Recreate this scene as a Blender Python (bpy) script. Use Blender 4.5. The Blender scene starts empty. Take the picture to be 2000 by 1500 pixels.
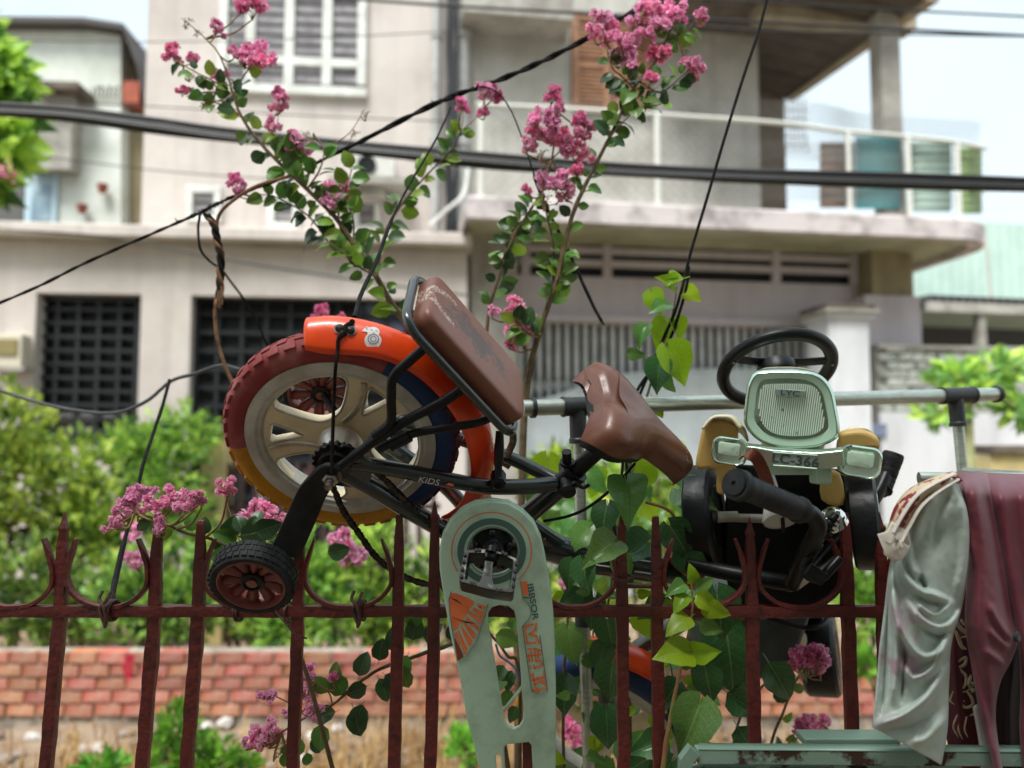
import bpy, bmesh, math, random
from math import sin, cos, pi, radians, sqrt, atan2, hypot
from mathutils import Vector, Matrix, noise
RND = random.Random(11)
sc = bpy.context.scene
COL = sc.collection

# ------------------------------------------------------------------ camera, light, exposure
CAM = Vector((0, 0, 1.82))
TILT = radians(4.0)
FPX = 1500.0                       # focal length in pixels of the 2000 px wide photograph
cd = bpy.data.cameras.new('camera')
cd.sensor_width = 36; cd.lens = 27
cd.clip_start = 0.05; cd.clip_end = 400
cd.dof.use_dof = True; cd.dof.focus_distance = 1.17; cd.dof.aperture_fstop = 2.3; cd.dof.aperture_blades = 0
cam = bpy.data.objects.new('camera', cd); COL.objects.link(cam)
cam.location = CAM; cam.rotation_euler = (radians(90) + TILT, 0, 0)
sc.camera = cam

SUN_EL, SUN_AZ = radians(62), radians(205)     # high, veiled by cloud, a little behind the camera's left
w = bpy.data.worlds.new('World'); sc.world = w; w.use_nodes = True
wn, wl = w.node_tree.nodes, w.node_tree.links
wn.clear()
sky = wn.new('ShaderNodeTexSky'); sky.sky_type = 'NISHITA'; sky.sun_disc = False
sky.sun_elevation = SUN_EL; sky.sun_rotation = SUN_AZ
sky.air_density = 1.0; sky.dust_density = 6.0; sky.ozone_density = 1.0
cloud = wn.new('ShaderNodeMix'); cloud.data_type = 'RGBA'      # the overcast veil over the blue sky
cloud.inputs[0].default_value = 0.8
tcw = wn.new('ShaderNodeTexCoord')
cn = wn.new('ShaderNodeTexNoise'); cn.inputs['Scale'].default_value = 2.2; cn.inputs['Detail'].default_value = 5
cr_ = wn.new('ShaderNodeValToRGB')
cr_.color_ramp.elements[0].position = .3; cr_.color_ramp.elements[0].color = (4.25, 5.1, 5.4, 1)
cr_.color_ramp.elements[1].position = .75; cr_.color_ramp.elements[1].color = (5.1, 5.75, 5.95, 1)
wl.new(tcw.outputs['Generated'], cn.inputs['Vector']); wl.new(cn.outputs['Fac'], cr_.inputs[0])
wl.new(sky.outputs[0], cloud.inputs[6]); wl.new(cr_.outputs[0], cloud.inputs[7])
bg = wn.new('ShaderNodeBackground'); bg.inputs[1].default_value = 0.06
wo = wn.new('ShaderNodeOutputWorld')
wl.new(cloud.outputs[2], bg.inputs[0]); wl.new(bg.outputs[0], wo.inputs[0])

sd = bpy.data.lights.new('sun', 'SUN'); sd.energy = 1.5; sd.angle = radians(26); sd.color = (1, .985, .955)
sun = bpy.data.objects.new('sun', sd); COL.objects.link(sun)
sdir = Vector((sin(SUN_AZ) * cos(SUN_EL), cos(SUN_AZ) * cos(SUN_EL), sin(SUN_EL)))
sun.rotation_euler = sdir.to_track_quat('Z', 'Y').to_euler()

vs = sc.view_settings
vs.view_transform = 'Standard'; vs.look = 'None'; vs.gamma = 1; vs.use_curve_mapping = False
vs.exposure = 1.95

# ------------------------------------------------------------------ pixel <-> place
def ray(px, py):
    xc, yc = (px - 1000) / FPX, (750 - py) / FPX
    return Vector((xc, cos(TILT) - sin(TILT) * yc, sin(TILT) + cos(TILT) * yc))
def P(px, py, Y):
    d = ray(px, py); return CAM + d * (Y / d.y)
def onplane(px, py, o, n):
    d = ray(px, py); return CAM + d * ((o - CAM).dot(n) / d.dot(n))
def M(Y): return Y / FPX            # metres per photo pixel at that distance

# ------------------------------------------------------------------ mesh building
def cr(pts, k=6, closed=False):
    """Catmull-Rom through points (Vectors or tuples)."""
    p = [Vector(a) for a in pts]; n = len(p); out = []
    rng = range(n) if closed else range(n - 1)
    for i in rng:
        a = p[(i - 1) % n] if closed or i > 0 else p[0] * 2 - p[1]
        b, c = p[i], p[(i + 1) % n]
        d = p[(i + 2) % n] if closed or i + 2 < n else p[-1] * 2 - p[-2]
        for j in range(k):
            t = j / k
            out.append(.5 * ((2 * b) + (c - a) * t + (2 * a - 5 * b + 4 * c - d) * t * t + (3 * b - a - 3 * c + d) * t ** 3))
    if not closed: out.append(p[-1].copy())
    return out
def crn(vals, k):
    return [v[0] for v in cr([(v, 0, 0) for v in vals], k)]

class MB:
    def __init__(s): s.v = []; s.f = []; s.m = []
    def add(s, vs_, fs_, m=0):
        b = len(s.v); s.v += [Vector(a) for a in vs_]
        s.f += [tuple(b + i for i in f) for f in fs_]; s.m += [m] * len(fs_); return s
    def rings(s, rs, m=0, cap=True, closed=False, wrap=True):
        n = len(rs[0]); b = len(s.v)
        for r in rs: s.v += [Vector(a) for a in r]
        R = len(rs)
        for i in range(R if closed else R - 1):
            j = (i + 1) % R
            for k in range(n if wrap else n - 1):
                l = (k + 1) % n
                s.f.append((b + i * n + k, b + i * n + l, b + j * n + l, b + j * n + k)); s.m.append(m)
        if cap and not closed and wrap:
            s.f.append(tuple(b + k for k in range(n))[::-1]); s.m.append(m)
            s.f.append(tuple(b + (R - 1) * n + k for k in range(n))); s.m.append(m)
        return s
    def tube(s, pts, r, n=8, m=0, closed=False, ry=None, up=None, cap=True, sq=False):
        p = [Vector(a) for a in pts]; N = len(p)
        rr = r if isinstance(r, (list, tuple)) else [r] * N
        ryy = ry if isinstance(ry, (list, tuple)) else ([ry] * N if ry else rr)
        def tan(i):
            a = p[(i - 1) % N] if closed else p[max(i - 1, 0)]
            b_ = p[(i + 1) % N] if closed else p[min(i + 1, N - 1)]
            t = b_ - a
            return t.normalized() if t.length > 1e-9 else Vector((0, 0, 1))
        t = tan(0)
        u = Vector(up) if up else (Vector((0, 0, 1)) if abs(t.z) < .9 else Vector((0, 1, 0)))
        rs = []
        for i in range(N):
            t = tan(i)
            if up: u = Vector(up)
            u = u - t * u.dot(t)
            u = u.normalized() if u.length > 1e-6 else t.orthogonal().normalized()
            w_ = t.cross(u)
            ring = []
            for k in range(n):
                a = 2 * pi * (k + (.5 if sq else 0)) / n
                c_, s_ = cos(a), sin(a)
                if sq:
                    q = max(abs(c_), abs(s_)) ** .75; c_, s_ = c_ / q, s_ / q
                ring.append(p[i] + w_ * (c_ * rr[i]) + u * (s_ * ryy[i]))
            rs.append(ring)
        return s.rings(rs, m, cap, closed)
    def box(s, c, sx, sy, sz, rot=None, m=0):
        c = Vector(c); vv = []
        for x in (-1, 1):
            for y in (-1, 1):
                for z in (-1, 1):
                    q = Vector((x * sx / 2, y * sy / 2, z * sz / 2))
                    vv.append(c + (rot @ q if rot else q))
        return s.add(vv, [(0, 1, 3, 2), (4, 6, 7, 5), (0, 4, 5, 1), (2, 3, 7, 6), (0, 2, 6, 4), (1, 5, 7, 3)], m)
    def bx(s, x0, x1, y0, y1, z0, z1, m=0):
        return s.box(((x0 + x1) / 2, (y0 + y1) / 2, (z0 + z1) / 2), abs(x1 - x0), abs(y1 - y0), abs(z1 - z0), None, m)
    def lathe(s, prof, o, ax, n=24, m=0, a0=0, a1=2 * pi, ref=None, cap=True):
        """prof: (radius, height along axis)"""
        o = Vector(o); ax = Vector(ax).normalized()
        u = Vector(ref) if ref else ax.orthogonal()
        u = (u - ax * u.dot(ax)).normalized(); w_ = ax.cross(u)
        full = abs(a1 - a0 - 2 * pi) < 1e-6
        N = n if full else n + 1
        rs = [[o + ax * h + (u * cos(a0 + (a1 - a0) * k / n) + w_ * sin(a0 + (a1 - a0) * k / n)) * r for k in range(N)] for r, h in prof]
        return s.rings(rs, m, cap and full, False, full)
    def grid(s, rows, m=0):
        return s.rings(rows, m, False, False, False)
    def ball(s, c, r, n=8, m=0, sx=1, sy=1, sz=1):
        c = Vector(c); rs = []
        h = max(4, n // 2)
        for i in range(h + 1):
            a = pi * i / h
            rs.append([c + Vector((sin(a) * cos(2 * pi * k / n) * r * sx, sin(a) * sin(2 * pi * k / n) * r * sy, cos(a) * r * sz)) for k in range(n)])
        return s.rings(rs, m, False)
    def jitter(s, amt, sc_=1.0, seed=0.0):
        for v in s.v: v += noise.noise_vector(v * sc_ + Vector((seed, seed * 2, 0))) * amt
        return s
    def mesh(s, name, mats, smooth=True, ang=40):
        me = bpy.data.meshes.new(name)
        me.from_pydata([tuple(a) for a in s.v], [], s.f)
        for mm in (mats if isinstance(mats, (list, tuple)) else [mats]): me.materials.append(mm)
        if any(s.m): me.polygons.foreach_set('material_index', s.m)
        if smooth:
            me.polygons.foreach_set('use_smooth', [True] * len(me.polygons))
            try: me.set_sharp_from_angle(angle=radians(ang))
            except Exception: pass
        me.update(); return me
    def build(s, name, mats, parent=None, smooth=True, ang=40, bevel=0, seg=2, solid=0, fixn=True):
        me = s.mesh(name, mats, smooth, ang)
        if parent is not None:
            me.transform(WM(parent).inverted())
        if fixn:
            b_ = bmesh.new(); b_.from_mesh(me); bmesh.ops.recalc_face_normals(b_, faces=b_.faces); b_.to_mesh(me); b_.free()
        return link(name, me, parent, bevel, seg, solid)
WMS = {}
def WM(o): return WMS.get(o.name, Matrix())
def link(name, me, parent=None, bevel=0, seg=2, solid=0):
    o = bpy.data.objects.new(name, me); COL.objects.link(o)
    if parent is not None:
        o.parent = parent; WMS[o.name] = WM(parent)
    if solid:
        md = o.modifiers.new('s', 'SOLIDIFY'); md.thickness = solid; md.offset = 0
    if bevel:
        md = o.modifiers.new('b', 'BEVEL'); md.width = bevel; md.segments = seg; md.limit_method = 'ANGLE'; md.angle_limit = radians(35)
        md.harden_normals = True
    return o
def tag(o, label=None, cat=None, group=None, kind=None):
    if label: o['label'] = label
    if cat: o['category'] = cat
    if group: o['group'] = group
    if kind: o['kind'] = kind
    return o
def thing(name, label, cat, loc=(0, 0, 0), group=None, mat=None):
    o = bpy.data.objects.new(name, None); COL.objects.link(o)
    m = mat if mat is not None else Matrix.Translation(Vector(loc))
    o.matrix_world = m; WMS[o.name] = m.copy(); o.empty_display_size = .05
    return tag(o, label, cat, group)
def inst(name, me, parent, mw):
    """a piece that shares mesh data, placed by a world matrix"""
    o = bpy.data.objects.new(name, me); COL.objects.link(o)
    if parent is not None:
        o.parent = parent; WMS[o.name] = WM(parent)
        o.matrix_local = WM(parent).inverted() @ mw
    else: o.matrix_world = mw
    return o

def plate(outlines, thick, to3d, bevel=0, m_res=3):
    """2-D outlines (first outer, rest holes) -> solid with bevelled rim; returns (verts, faces) mapped by to3d(x, y, h)."""
    cu = bpy.data.curves.new('tmp', 'CURVE'); cu.dimensions = '2D'; cu.fill_mode = 'BOTH'
    cu.extrude = max(thick / 2 - bevel, 1e-5); cu.bevel_depth = bevel; cu.bevel_resolution = m_res if bevel else 0
    cu.offset = -bevel
    for o in outlines:
        sp = cu.splines.new('POLY'); sp.points.add(len(o) - 1); sp.use_cyclic_u = True
        for i, q in enumerate(o): sp.points[i].co = (q[0], q[1], 0, 1)
    ob = bpy.data.objects.new('tmp', cu); COL.objects.link(ob)
    dg = bpy.context.evaluated_depsgraph_get()
    me = bpy.data.meshes.new_from_object(ob.evaluated_get(dg))
    vv = [to3d(v.co.x, v.co.y, v.co.z) for v in me.vertices]; ff = [tuple(p.vertices) for p in me.polygons]
    bpy.data.objects.remove(ob); bpy.data.curves.remove(cu); bpy.data.meshes.remove(me)
    return vv, ff
def text_geo(s_, size, to3d, thick=0.0, squeeze=1.0, bold=0.0):
    """lettering as mesh, centred; to3d(x, y, h)"""
    cu = bpy.data.curves.new('tmp', 'FONT'); cu.body = s_; cu.size = size; cu.extrude = thick
    cu.align_x = 'CENTER'; cu.align_y = 'CENTER'; cu.offset = bold; cu.resolution_u = 3
    ob = bpy.data.objects.new('tmp', cu); COL.objects.link(ob)
    dg = bpy.context.evaluated_depsgraph_get()
    me = bpy.data.meshes.new_from_object(ob.evaluated_get(dg))
    vv = [to3d(v.co.x * squeeze, v.co.y, v.co.z) for v in me.vertices]; ff = [tuple(p.vertices) for p in me.polygons]
    bpy.data.objects.remove(ob); bpy.data.curves.remove(cu); bpy.data.meshes.remove(me)
    return vv, ff
def rrect(hx, hy, r, n=6):
    o = []
    for cx, cy, a in ((hx - r, hy - r, 0), (-hx + r, hy - r, pi / 2), (-hx + r, -hy + r, pi), (hx - r, -hy + r, 1.5 * pi)):
        for k in range(n + 1):
            b = a + pi / 2 * k / n; o.append((cx + r * cos(b), cy + r * sin(b)))
    return o
def smooth2(pts, k=5): return [(v.x, v.y) for v in cr([(a, b, 0) for a, b in pts], k, True)]

# ------------------------------------------------------------------ materials
def srgb(r, g, b):
    f = lambda c: (c / 255 / 12.92) if c / 255 <= .04045 else ((c / 255 + .055) / 1.055) ** 2.4
    return (f(r), f(g), f(b), 1)
def mat(name, col, rough=.5, metal=0., c2=None, nscale=30., lo=.4, hi=.65, bump=0., bscale=None, spec=.5, coat=0., rand=0., trans=0., stretch=None, detail=4., r2=None, sheen=0.):
    """one procedural surface: base colour, a second colour showing through a noise mask, fine relief"""
    m = bpy.data.materials.new(name); m.use_nodes = True
    nt = m.node_tree; n, l = nt.nodes, nt.links
    b = n['Principled BSDF']
    c4 = tuple(col) if len(col) == 4 else tuple(col) + (1,)
    b.inputs['Base Color'].default_value = c4
    b.inputs['Roughness'].default_value = rough; b.inputs['Metallic'].default_value = metal
    b.inputs['Specular IOR Level'].default_value = spec
    b.inputs['Coat Weight'].default_value = coat; b.inputs['Coat Roughness'].default_value = .15
    if sheen: b.inputs['Sheen Weight'].default_value = sheen
    tc = n.new('ShaderNodeTexCoord'); vec = tc.outputs['Object']
    if stretch:
        mp = n.new('ShaderNodeMapping'); mp.inputs['Scale'].default_value = stretch
        l.new(vec, mp.inputs[0]); vec = mp.outputs[0]
    cs = None
    if c2 is not None:
        c24 = tuple(c2) if len(c2) == 4 else tuple(c2) + (1,)
        nz = n.new('ShaderNodeTexNoise'); nz.inputs['Scale'].default_value = nscale; nz.inputs['Detail'].default_value = detail
        nz.inputs['Roughness'].default_value = .62
        l.new(vec, nz.inputs['Vector'])
        rp = n.new('ShaderNodeMapRange'); rp.inputs[1].default_value = lo; rp.inputs[2].default_value = hi
        l.new(nz.outputs['Fac'], rp.inputs[0])
        mx = n.new('ShaderNodeMix'); mx.data_type = 'RGBA'
        mx.inputs[6].default_value = c4; mx.inputs[7].default_value = c24
        l.new(rp.outputs[0], mx.inputs[0]); cs = mx.outputs[2]
        if r2 is not None:
            mr = n.new('ShaderNodeMapRange'); mr.inputs[3].default_value = rough; mr.inputs[4].default_value = r2
            l.new(rp.outputs[0], mr.inputs[0]); l.new(mr.outputs[0], b.inputs['Roughness'])
    if rand:
        oi = n.new('ShaderNodeObjectInfo'); hs = n.new('ShaderNodeHueSaturation')
        mr = n.new('ShaderNodeMapRange'); mr.inputs[3].default_value = 1 - rand; mr.inputs[4].default_value = 1 + rand
        l.new(oi.outputs['Random'], mr.inputs[0]); l.new(mr.outputs[0], hs.inputs['Value'])
        ml = n.new('ShaderNodeMath'); ml.operation = 'MULTIPLY'; ml.inputs[1].default_value = 7.31
        fr = n.new('ShaderNodeMath'); fr.operation = 'FRACT'
        mh = n.new('ShaderNodeMapRange'); mh.inputs[3].default_value = .5 - rand * .07; mh.inputs[4].default_value = .5 + rand * .07
        l.new(oi.outputs['Random'], ml.inputs[0]); l.new(ml.outputs[0], fr.inputs[0]); l.new(fr.outputs[0], mh.inputs[0]); l.new(mh.outputs[0], hs.inputs['Hue'])
        if cs: l.new(cs, hs.inputs['Color'])
        else: hs.inputs['Color'].default_value = c4
        cs = hs.outputs[0]
    if cs: l.new(cs, b.inputs['Base Color'])
    if bump:
        bz = n.new('ShaderNodeTexNoise'); bz.inputs['Scale'].default_value = bscale or nscale; bz.inputs['Detail'].default_value = 3
        l.new(vec, bz.inputs['Vector'])
        bp = n.new('ShaderNodeBump'); bp.inputs['Strength'].default_value = min(1, bump); bp.inputs['Distance'].default_value = .3 / (bscale or nscale)
        l.new(bz.outputs['Fac'], bp.inputs['Height']); l.new(bp.outputs[0], b.inputs['Normal'])
    if trans:
        out = n['Material Output']; tl = n.new('ShaderNodeBsdfTranslucent'); ms = n.new('ShaderNodeMixShader')
        ms.inputs[0].default_value = trans
        if cs: l.new(cs, tl.inputs[0])
        else: tl.inputs[0].default_value = c4
        l.new(b.outputs[0], ms.inputs[1]); l.new(tl.outputs[0], ms.inputs[2]); l.new(ms.outputs[0], out.inputs[0])
    return m

# ================================================================== THE SETTING
class Frame:
    """a facade: U runs right along it, N faces the street"""
    def __init__(s, Y0, slope):
        s.O = Vector((0, Y0, 0)); s.U = Vector((1, slope, 0)).normalized(); s.N = Vector((s.U.y, -s.U.x, 0))
        s.Mx = Matrix((s.U, -s.N, (0, 0, 1))).transposed().to_4x4()
    def uz(s, px, py, off=0):
        p = onplane(px, py, s.O + s.N * off, s.N); return (p - s.O).dot(s.U), p.z
    def w(s, u, off, z): return s.O + s.U * u + s.N * off + Vector((0, 0, z))
    def pp(s, px, py, off=0):
        u, z = s.uz(px, py, off); return s.w(u, off, z)
    def b(s, mb, u0, u1, o0, o1, z0, z1, m=0):
        vv = [s.w(u, o, z) for u in (u0, u1) for o in (o0, o1) for z in (z0, z1)]
        return mb.add(vv, [(0, 1, 3, 2), (4, 6, 7, 5), (0, 4, 5, 1), (2, 3, 7, 6), (0, 2, 6, 4), (1, 5, 7, 3)], m)
    def pb(s, mb, x0, x1, y0, y1, o0, o1, m=0):
        """box whose street-side face fills the pixel rectangle (measured along its middle lines)"""
        f = max(o0, o1); xm, ym = (x0 + x1) / 2, (y0 + y1) / 2
        u0 = s.uz(x0, ym, f)[0]; u1 = s.uz(x1, ym, f)[0]; za = s.uz(xm, y1, f)[1]; zb = s.uz(xm, y0, f)[1]
        return s.b(mb, u0, u1, o0, o1, za, zb, m)

# ---- ground
m_soil = mat('garden soil', srgb(122, 100, 78), .95, c2=srgb(150, 136, 118), nscale=5, bump=.8, bscale=14, detail=8)
gb = MB()
gx = [-200, -60, -20] + [-8 + i * .25 for i in range(65)] + [20, 60, 200]; gy = [-30, -6] + [.6 + i * .22 for i in range(40)] + [11, 14, 20, 40, 90, 220]
gb.grid([[(x, y, (noise.noise(Vector((x * 1.3, y * 1.3, 0))) * .05 if abs(x) < 9 and .5 < y < 9 else 0) - .02) for x in gx] for y in gy])
tag(gb.build('ground', m_soil, fixn=False), kind='structure')

# rubble strip in front of the low wall
m_stone = mat('rubble', srgb(168, 156, 144), .9, c2=srgb(120, 104, 90), nscale=9, bump=.6, rand=.3)
m_white = mat('pale stone', srgb(222, 222, 220), .7, c2=srgb(190, 184, 178), nscale=14, rand=.12)
rock = []
for k in range(4):
    q = MB().ball((0, 0, 0), 1, 8); q.jitter(.45, 1.1, k * 3.7)
    rock.append(q.mesh('stone', [m_stone, m_white], True, 25))
rb = MB()
for i in range(1500):
    x, y = RND.uniform(-4.2, 4.2), RND.uniform(2.6, 4.85)
    r = RND.uniform(.012, .045); q = MB().ball((x, y, r * .3), r, 6, 0 if RND.random() < .85 else 1, 1.3, 1, .7)
    q.jitter(r * .5, .8 / r * .5, i); rb.add(q.v, q.f, q.m[0])
tag(rb.build('rubble', [m_stone, m_white], smooth=False), 'loose rubble and broken stones on the soil before the brick wall', 'rubble', kind='stuff')
for i, (px, py, s_, lab) in enumerate([(440, 1412, .055, 'white chipped stone lying below the brick wall, largest of the pale stones'), (405, 1418, .04, 'flat white stone beside the largest pale stone'),
        (660, 1422, .045, 'round white stone on dry soil right of the leafy hanging branch'), (120, 1398, .03, 'small white stone at the foot of the brick wall near the left fence bar'),
        (232, 1400, .025, 'tiny white stone by the brick wall, right of the first fence bar'), (195, 1462, .05, 'grey white rock on the soil between the first two fence bars'), (600, 1480, .05, 'pale rock low on the dry soil behind the fourth fence bar'),
        (1480, 1440, .045, 'white rock behind the green bench frame')]):
    d = ray(px, py); t_ = -(CAM.z - s_ * .5) / d.z; p = CAM + d * t_
    o = inst('stone', rock[i % 4].copy(), None, Matrix.Translation(p) @ Matrix.Rotation(i, 4, 'Z') @ Matrix.Diagonal((s_ * .95, s_ * .75, s_ * .6, 1)))
    o.data.polygons.foreach_set('material_index', [1] * len(o.data.polygons))
    tag(o, lab, 'stone', 'pale stones on the soil')

# dry grass
m_dry = mat('dry grass', srgb(196, 164, 112), .9, c2=srgb(150, 116, 76), nscale=3, trans=.2)
db = MB()
for i in range(4200):
    cl = RND.choice([(-1.95, 3.9), (-2.3, 4.1), (-1.5, 3.8), (.2, 4.4), (-.5, 4.5), (1.0, 4.3), (-.9, 4.1), (-2.6, 3.6), (2, 4.2)])
    x, y = RND.gauss(cl[0], .3), RND.gauss(cl[1], .25); h = RND.uniform(.06, .27); a = RND.uniform(0, 6.28); l_ = RND.uniform(.03, .16)
    if y > 4.85: continue
    dx, dy = cos(a), sin(a); wv = Vector((-dy, dx, 0)) * .004
    p0 = Vector((x, y, 0)); p1 = p0 + Vector((dx * l_ * .4, dy * l_ * .4, h * .7)); p2 = p0 + Vector((dx * l_, dy * l_, h * RND.uniform(.5, 1)))
    db.add([p0 - wv, p0 + wv, p1 + wv, p1 - wv, p2], [(0, 1, 2, 3), (3, 2, 4)])
tag(db.build('dry_grass', m_dry, fixn=False), 'straw coloured dry grass lying over the rubble', 'dry grass', kind='stuff')

# ---- low brick wall, every brick a piece
m_mort = mat('mortar', srgb(168, 158, 146), .95, c2=srgb(118, 112, 100), nscale=8, bump=.6)
m_brick = mat('brick', srgb(172, 92, 66), .9, c2=srgb(186, 150, 132), nscale=7, lo=.42, hi=.72, bump=.6, bscale=60, rand=.23, detail=8)
YW = 5.0
wx0, wx1 = P(-700, 1300, YW).x, P(2300, 1300, YW).x
wz1 = P(300, 1272, YW).z
bw_ = thing('brick_wall', 'low weathered red brick garden wall running across behind the iron fence', 'wall', ((wx0 + wx1) / 2, YW, 0))
cb = MB().bx(wx0, wx1, YW + .012, YW + .11, -.1, wz1 - .006); cb.build('mortar', m_mort, bw_)
bmesh_ = []
for k in range(4):
    q = MB().box((0, 0, 0), .170, .1, .064); q.jitter(.006, 9, k * 5); bmesh_.append(q.mesh('brick', m_brick, False))
z = wz1 - .04; row = 0
while z > 0.02:
    x = wx0 + (row % 2) * .0965 + RND.uniform(0, .03)
    while x < wx1:
        inst('brick', bmesh_[RND.randrange(4)], bw_, Matrix.Translation((x, YW + .045 + RND.uniform(-.006, .004), z + RND.uniform(-.003, .003))) @ Matrix.Rotation(RND.uniform(-.012, .012), 4, 'Y') @ Matrix.Diagonal((RND.uniform(.96, 1.03), 1, 1, 1)))
        x += .186 + RND.uniform(-.004, .004)
    z -= .081; row += 1
m_redp = mat('red paint', srgb(170, 26, 56), .6, c2=srgb(188, 90, 70), nscale=30, lo=.55, hi=.7)
sb = MB()
pts = [(231, 1280), (262, 1278), (260, 1305), (256, 1330), (250, 1342), (246, 1330), (240, 1310)]
sb.add([P(a, b, YW - .0075) for a, b in pts], [tuple(range(7))]); sb.build('paint_stain', m_redp, bw_)

# ================================================================== HOUSES
def plaster(name, c, c2, ns=1.6, bump=.15):
    m = mat(name, c, .9, c2=c2, nscale=ns, lo=.42, hi=.72, bump=bump, bscale=40, detail=8)
    n, l = m.node_tree.nodes, m.node_tree.links; b = n['Principled BSDF']; src = b.inputs['Base Color'].links[0].from_socket
    tc = [x for x in n if x.type == 'TEX_COORD'][0]; mp = n.new('ShaderNodeMapping'); mp.inputs['Scale'].default_value = (3.2, 3.2, .22); l.new(tc.outputs['Object'], mp.inputs[0])
    nz = n.new('ShaderNodeTexNoise'); nz.inputs['Scale'].default_value = 2.2; nz.inputs['Detail'].default_value = 6; l.new(mp.outputs[0], nz.inputs['Vector'])
    rp = n.new('ShaderNodeMapRange'); rp.inputs[1].default_value = .5; rp.inputs[2].default_value = .8; rp.inputs[4].default_value = .34; l.new(nz.outputs['Fac'], rp.inputs[0])
    mx = n.new('ShaderNodeMix'); mx.data_type = 'RGBA'; l.new(rp.outputs[0], mx.inputs[0]); l.new(src, mx.inputs[6]); mx.inputs[7].default_value = tuple(v * .55 for v in c2[:3]) + (1,); l.new(mx.outputs[2], b.inputs['Base Color'])
    return m
m_pink = plaster('pinkish plaster', srgb(208, 200, 194), srgb(182, 173, 166), 1.1)
m_stip = plaster('stippled grey plaster', srgb(192, 191, 183), srgb(158, 156, 146), 1.5, .6)
m_stain = mat('stained slab', srgb(206, 198, 198), .9, c2=srgb(104, 96, 92), nscale=2.8, lo=.46, hi=.74, detail=9, bump=.2)
m_lilac = plaster('lilac wall paint', srgb(196, 190, 196), srgb(182, 176, 184))
m_olive = plaster('olive plaster', srgb(150, 140, 112), srgb(128, 118, 92))
m_wframe = mat('white frame paint', srgb(222, 226, 220), .6, c2=srgb(200, 202, 196), nscale=6)
m_glassd = mat('dark glass', srgb(88, 88, 90), .25, c2=srgb(120, 118, 118), nscale=3)
m_louv = mat('louvre glass', srgb(150, 148, 150), .3, c2=srgb(120, 116, 118), nscale=6)
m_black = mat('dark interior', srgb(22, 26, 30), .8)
m_iron = mat('black iron', srgb(30, 34, 38), .5)
m_conc = mat('grey concrete', srgb(172, 170, 162), .9, c2=srgb(140, 136, 128), nscale=3, bump=.3, detail=8)
m_capd = mat('mossy concrete cap', srgb(110, 100, 88), .9, c2=srgb(74, 66, 58), nscale=6)

LF = Frame(9.0, .10)
left = thing('left_house', 'pale pink plastered house with dark barred openings, left of the drain pipes', 'house', LF.w(-3, 0, 0))
q = MB(); u0, _ = LF.uz(283, 200); u1, _ = LF.uz(900, 200); zl = LF.uz(600, 445, .0)[1]
LF.b(q, u0, u1, -4, 0, zl - .3, zl + 4.2)
q.build('upper_wall', m_pink, left)
q = MB(); g0 = LF.uz(-900, 600, .5)[0]; g1 = LF.uz(912, 600, .5)[0]
# ground floor wall built round its openings
zt = LF.uz(500, 452, .5)[1]; zo = LF.uz(400, 577, .5)[1]; zb = LF.uz(170, 872, .5)[1]
oa, ob_, oc, od = LF.uz(66, 700, .5)[0], LF.uz(272, 700, .5)[0], LF.uz(370, 700, .5)[0], LF.uz(802, 700, .5)[0]
for a, b, z0, z1 in ((g0, oa, 0, zt), (oa, ob_, zo, zt), (oa, ob_, 0, zb), (ob_, oc, 0, zt), (oc, od, zo, zt), (od, g1, 0, zt)):
    LF.b(q, a, b, .28, .5, z0, z1)
q.build('ground_floor_wall', m_pink, left)
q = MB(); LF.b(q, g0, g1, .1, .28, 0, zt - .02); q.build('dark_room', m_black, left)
q = MB(); LF.pb(q, -900, 922, 431, 456, .0, .72); q.build('ledge', m_pink, left, bevel=.02)
q = MB(); LF.pb(q, -900, 922, 457, 468, .0, .58); q.build('ledge_moulding', m_conc, left, bevel=.01)
def barred(x0, x1, y0, y1, nx, ny):
    f = MB()
    for x in (x0 + 5, x1 - 5): LF.pb(f, x - 5, x + 5, y0, y1, .3, .36)
    for y in (y0 + 5, y1 - 5): LF.pb(f, x0, x1, y - 5, y + 5, .3, .36)
    fo = f.build('window_grille', m_iron, left)
    for i in range(1, nx):
        x = x0 + (x1 - x0) * i / nx; b = MB(); LF.pb(b, x - 4, x + 4, y0, y1, .31, .345); b.build('bar', m_iron, fo)
    for i in range(1, ny):
        y = y0 + (y1 - y0) * i / ny; b = MB(); LF.pb(b, x0, x1, y - 3.5, y + 3.5, .312, .35); b.build('bar', m_iron, fo)
barred(68, 270, 578, 870, 5, 11)
barred(372, 800, 580, 1150, 9, 16)
q = MB()
for i in range(2):
    for j in range(3):
        LF.pb(q, 98 + j * 52, 142 + j * 52, 806 + i * 28, 826 + i * 28, .29, .305)
q.build('pane', m_louv, left)
q = MB(); LF.pb(q, 700, 790, 592, 652, .281, .292); q.build('blue_sign', mat('faded blue board', srgb(96, 104, 150), .6, c2=srgb(130, 140, 160), nscale=4), left)
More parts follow.
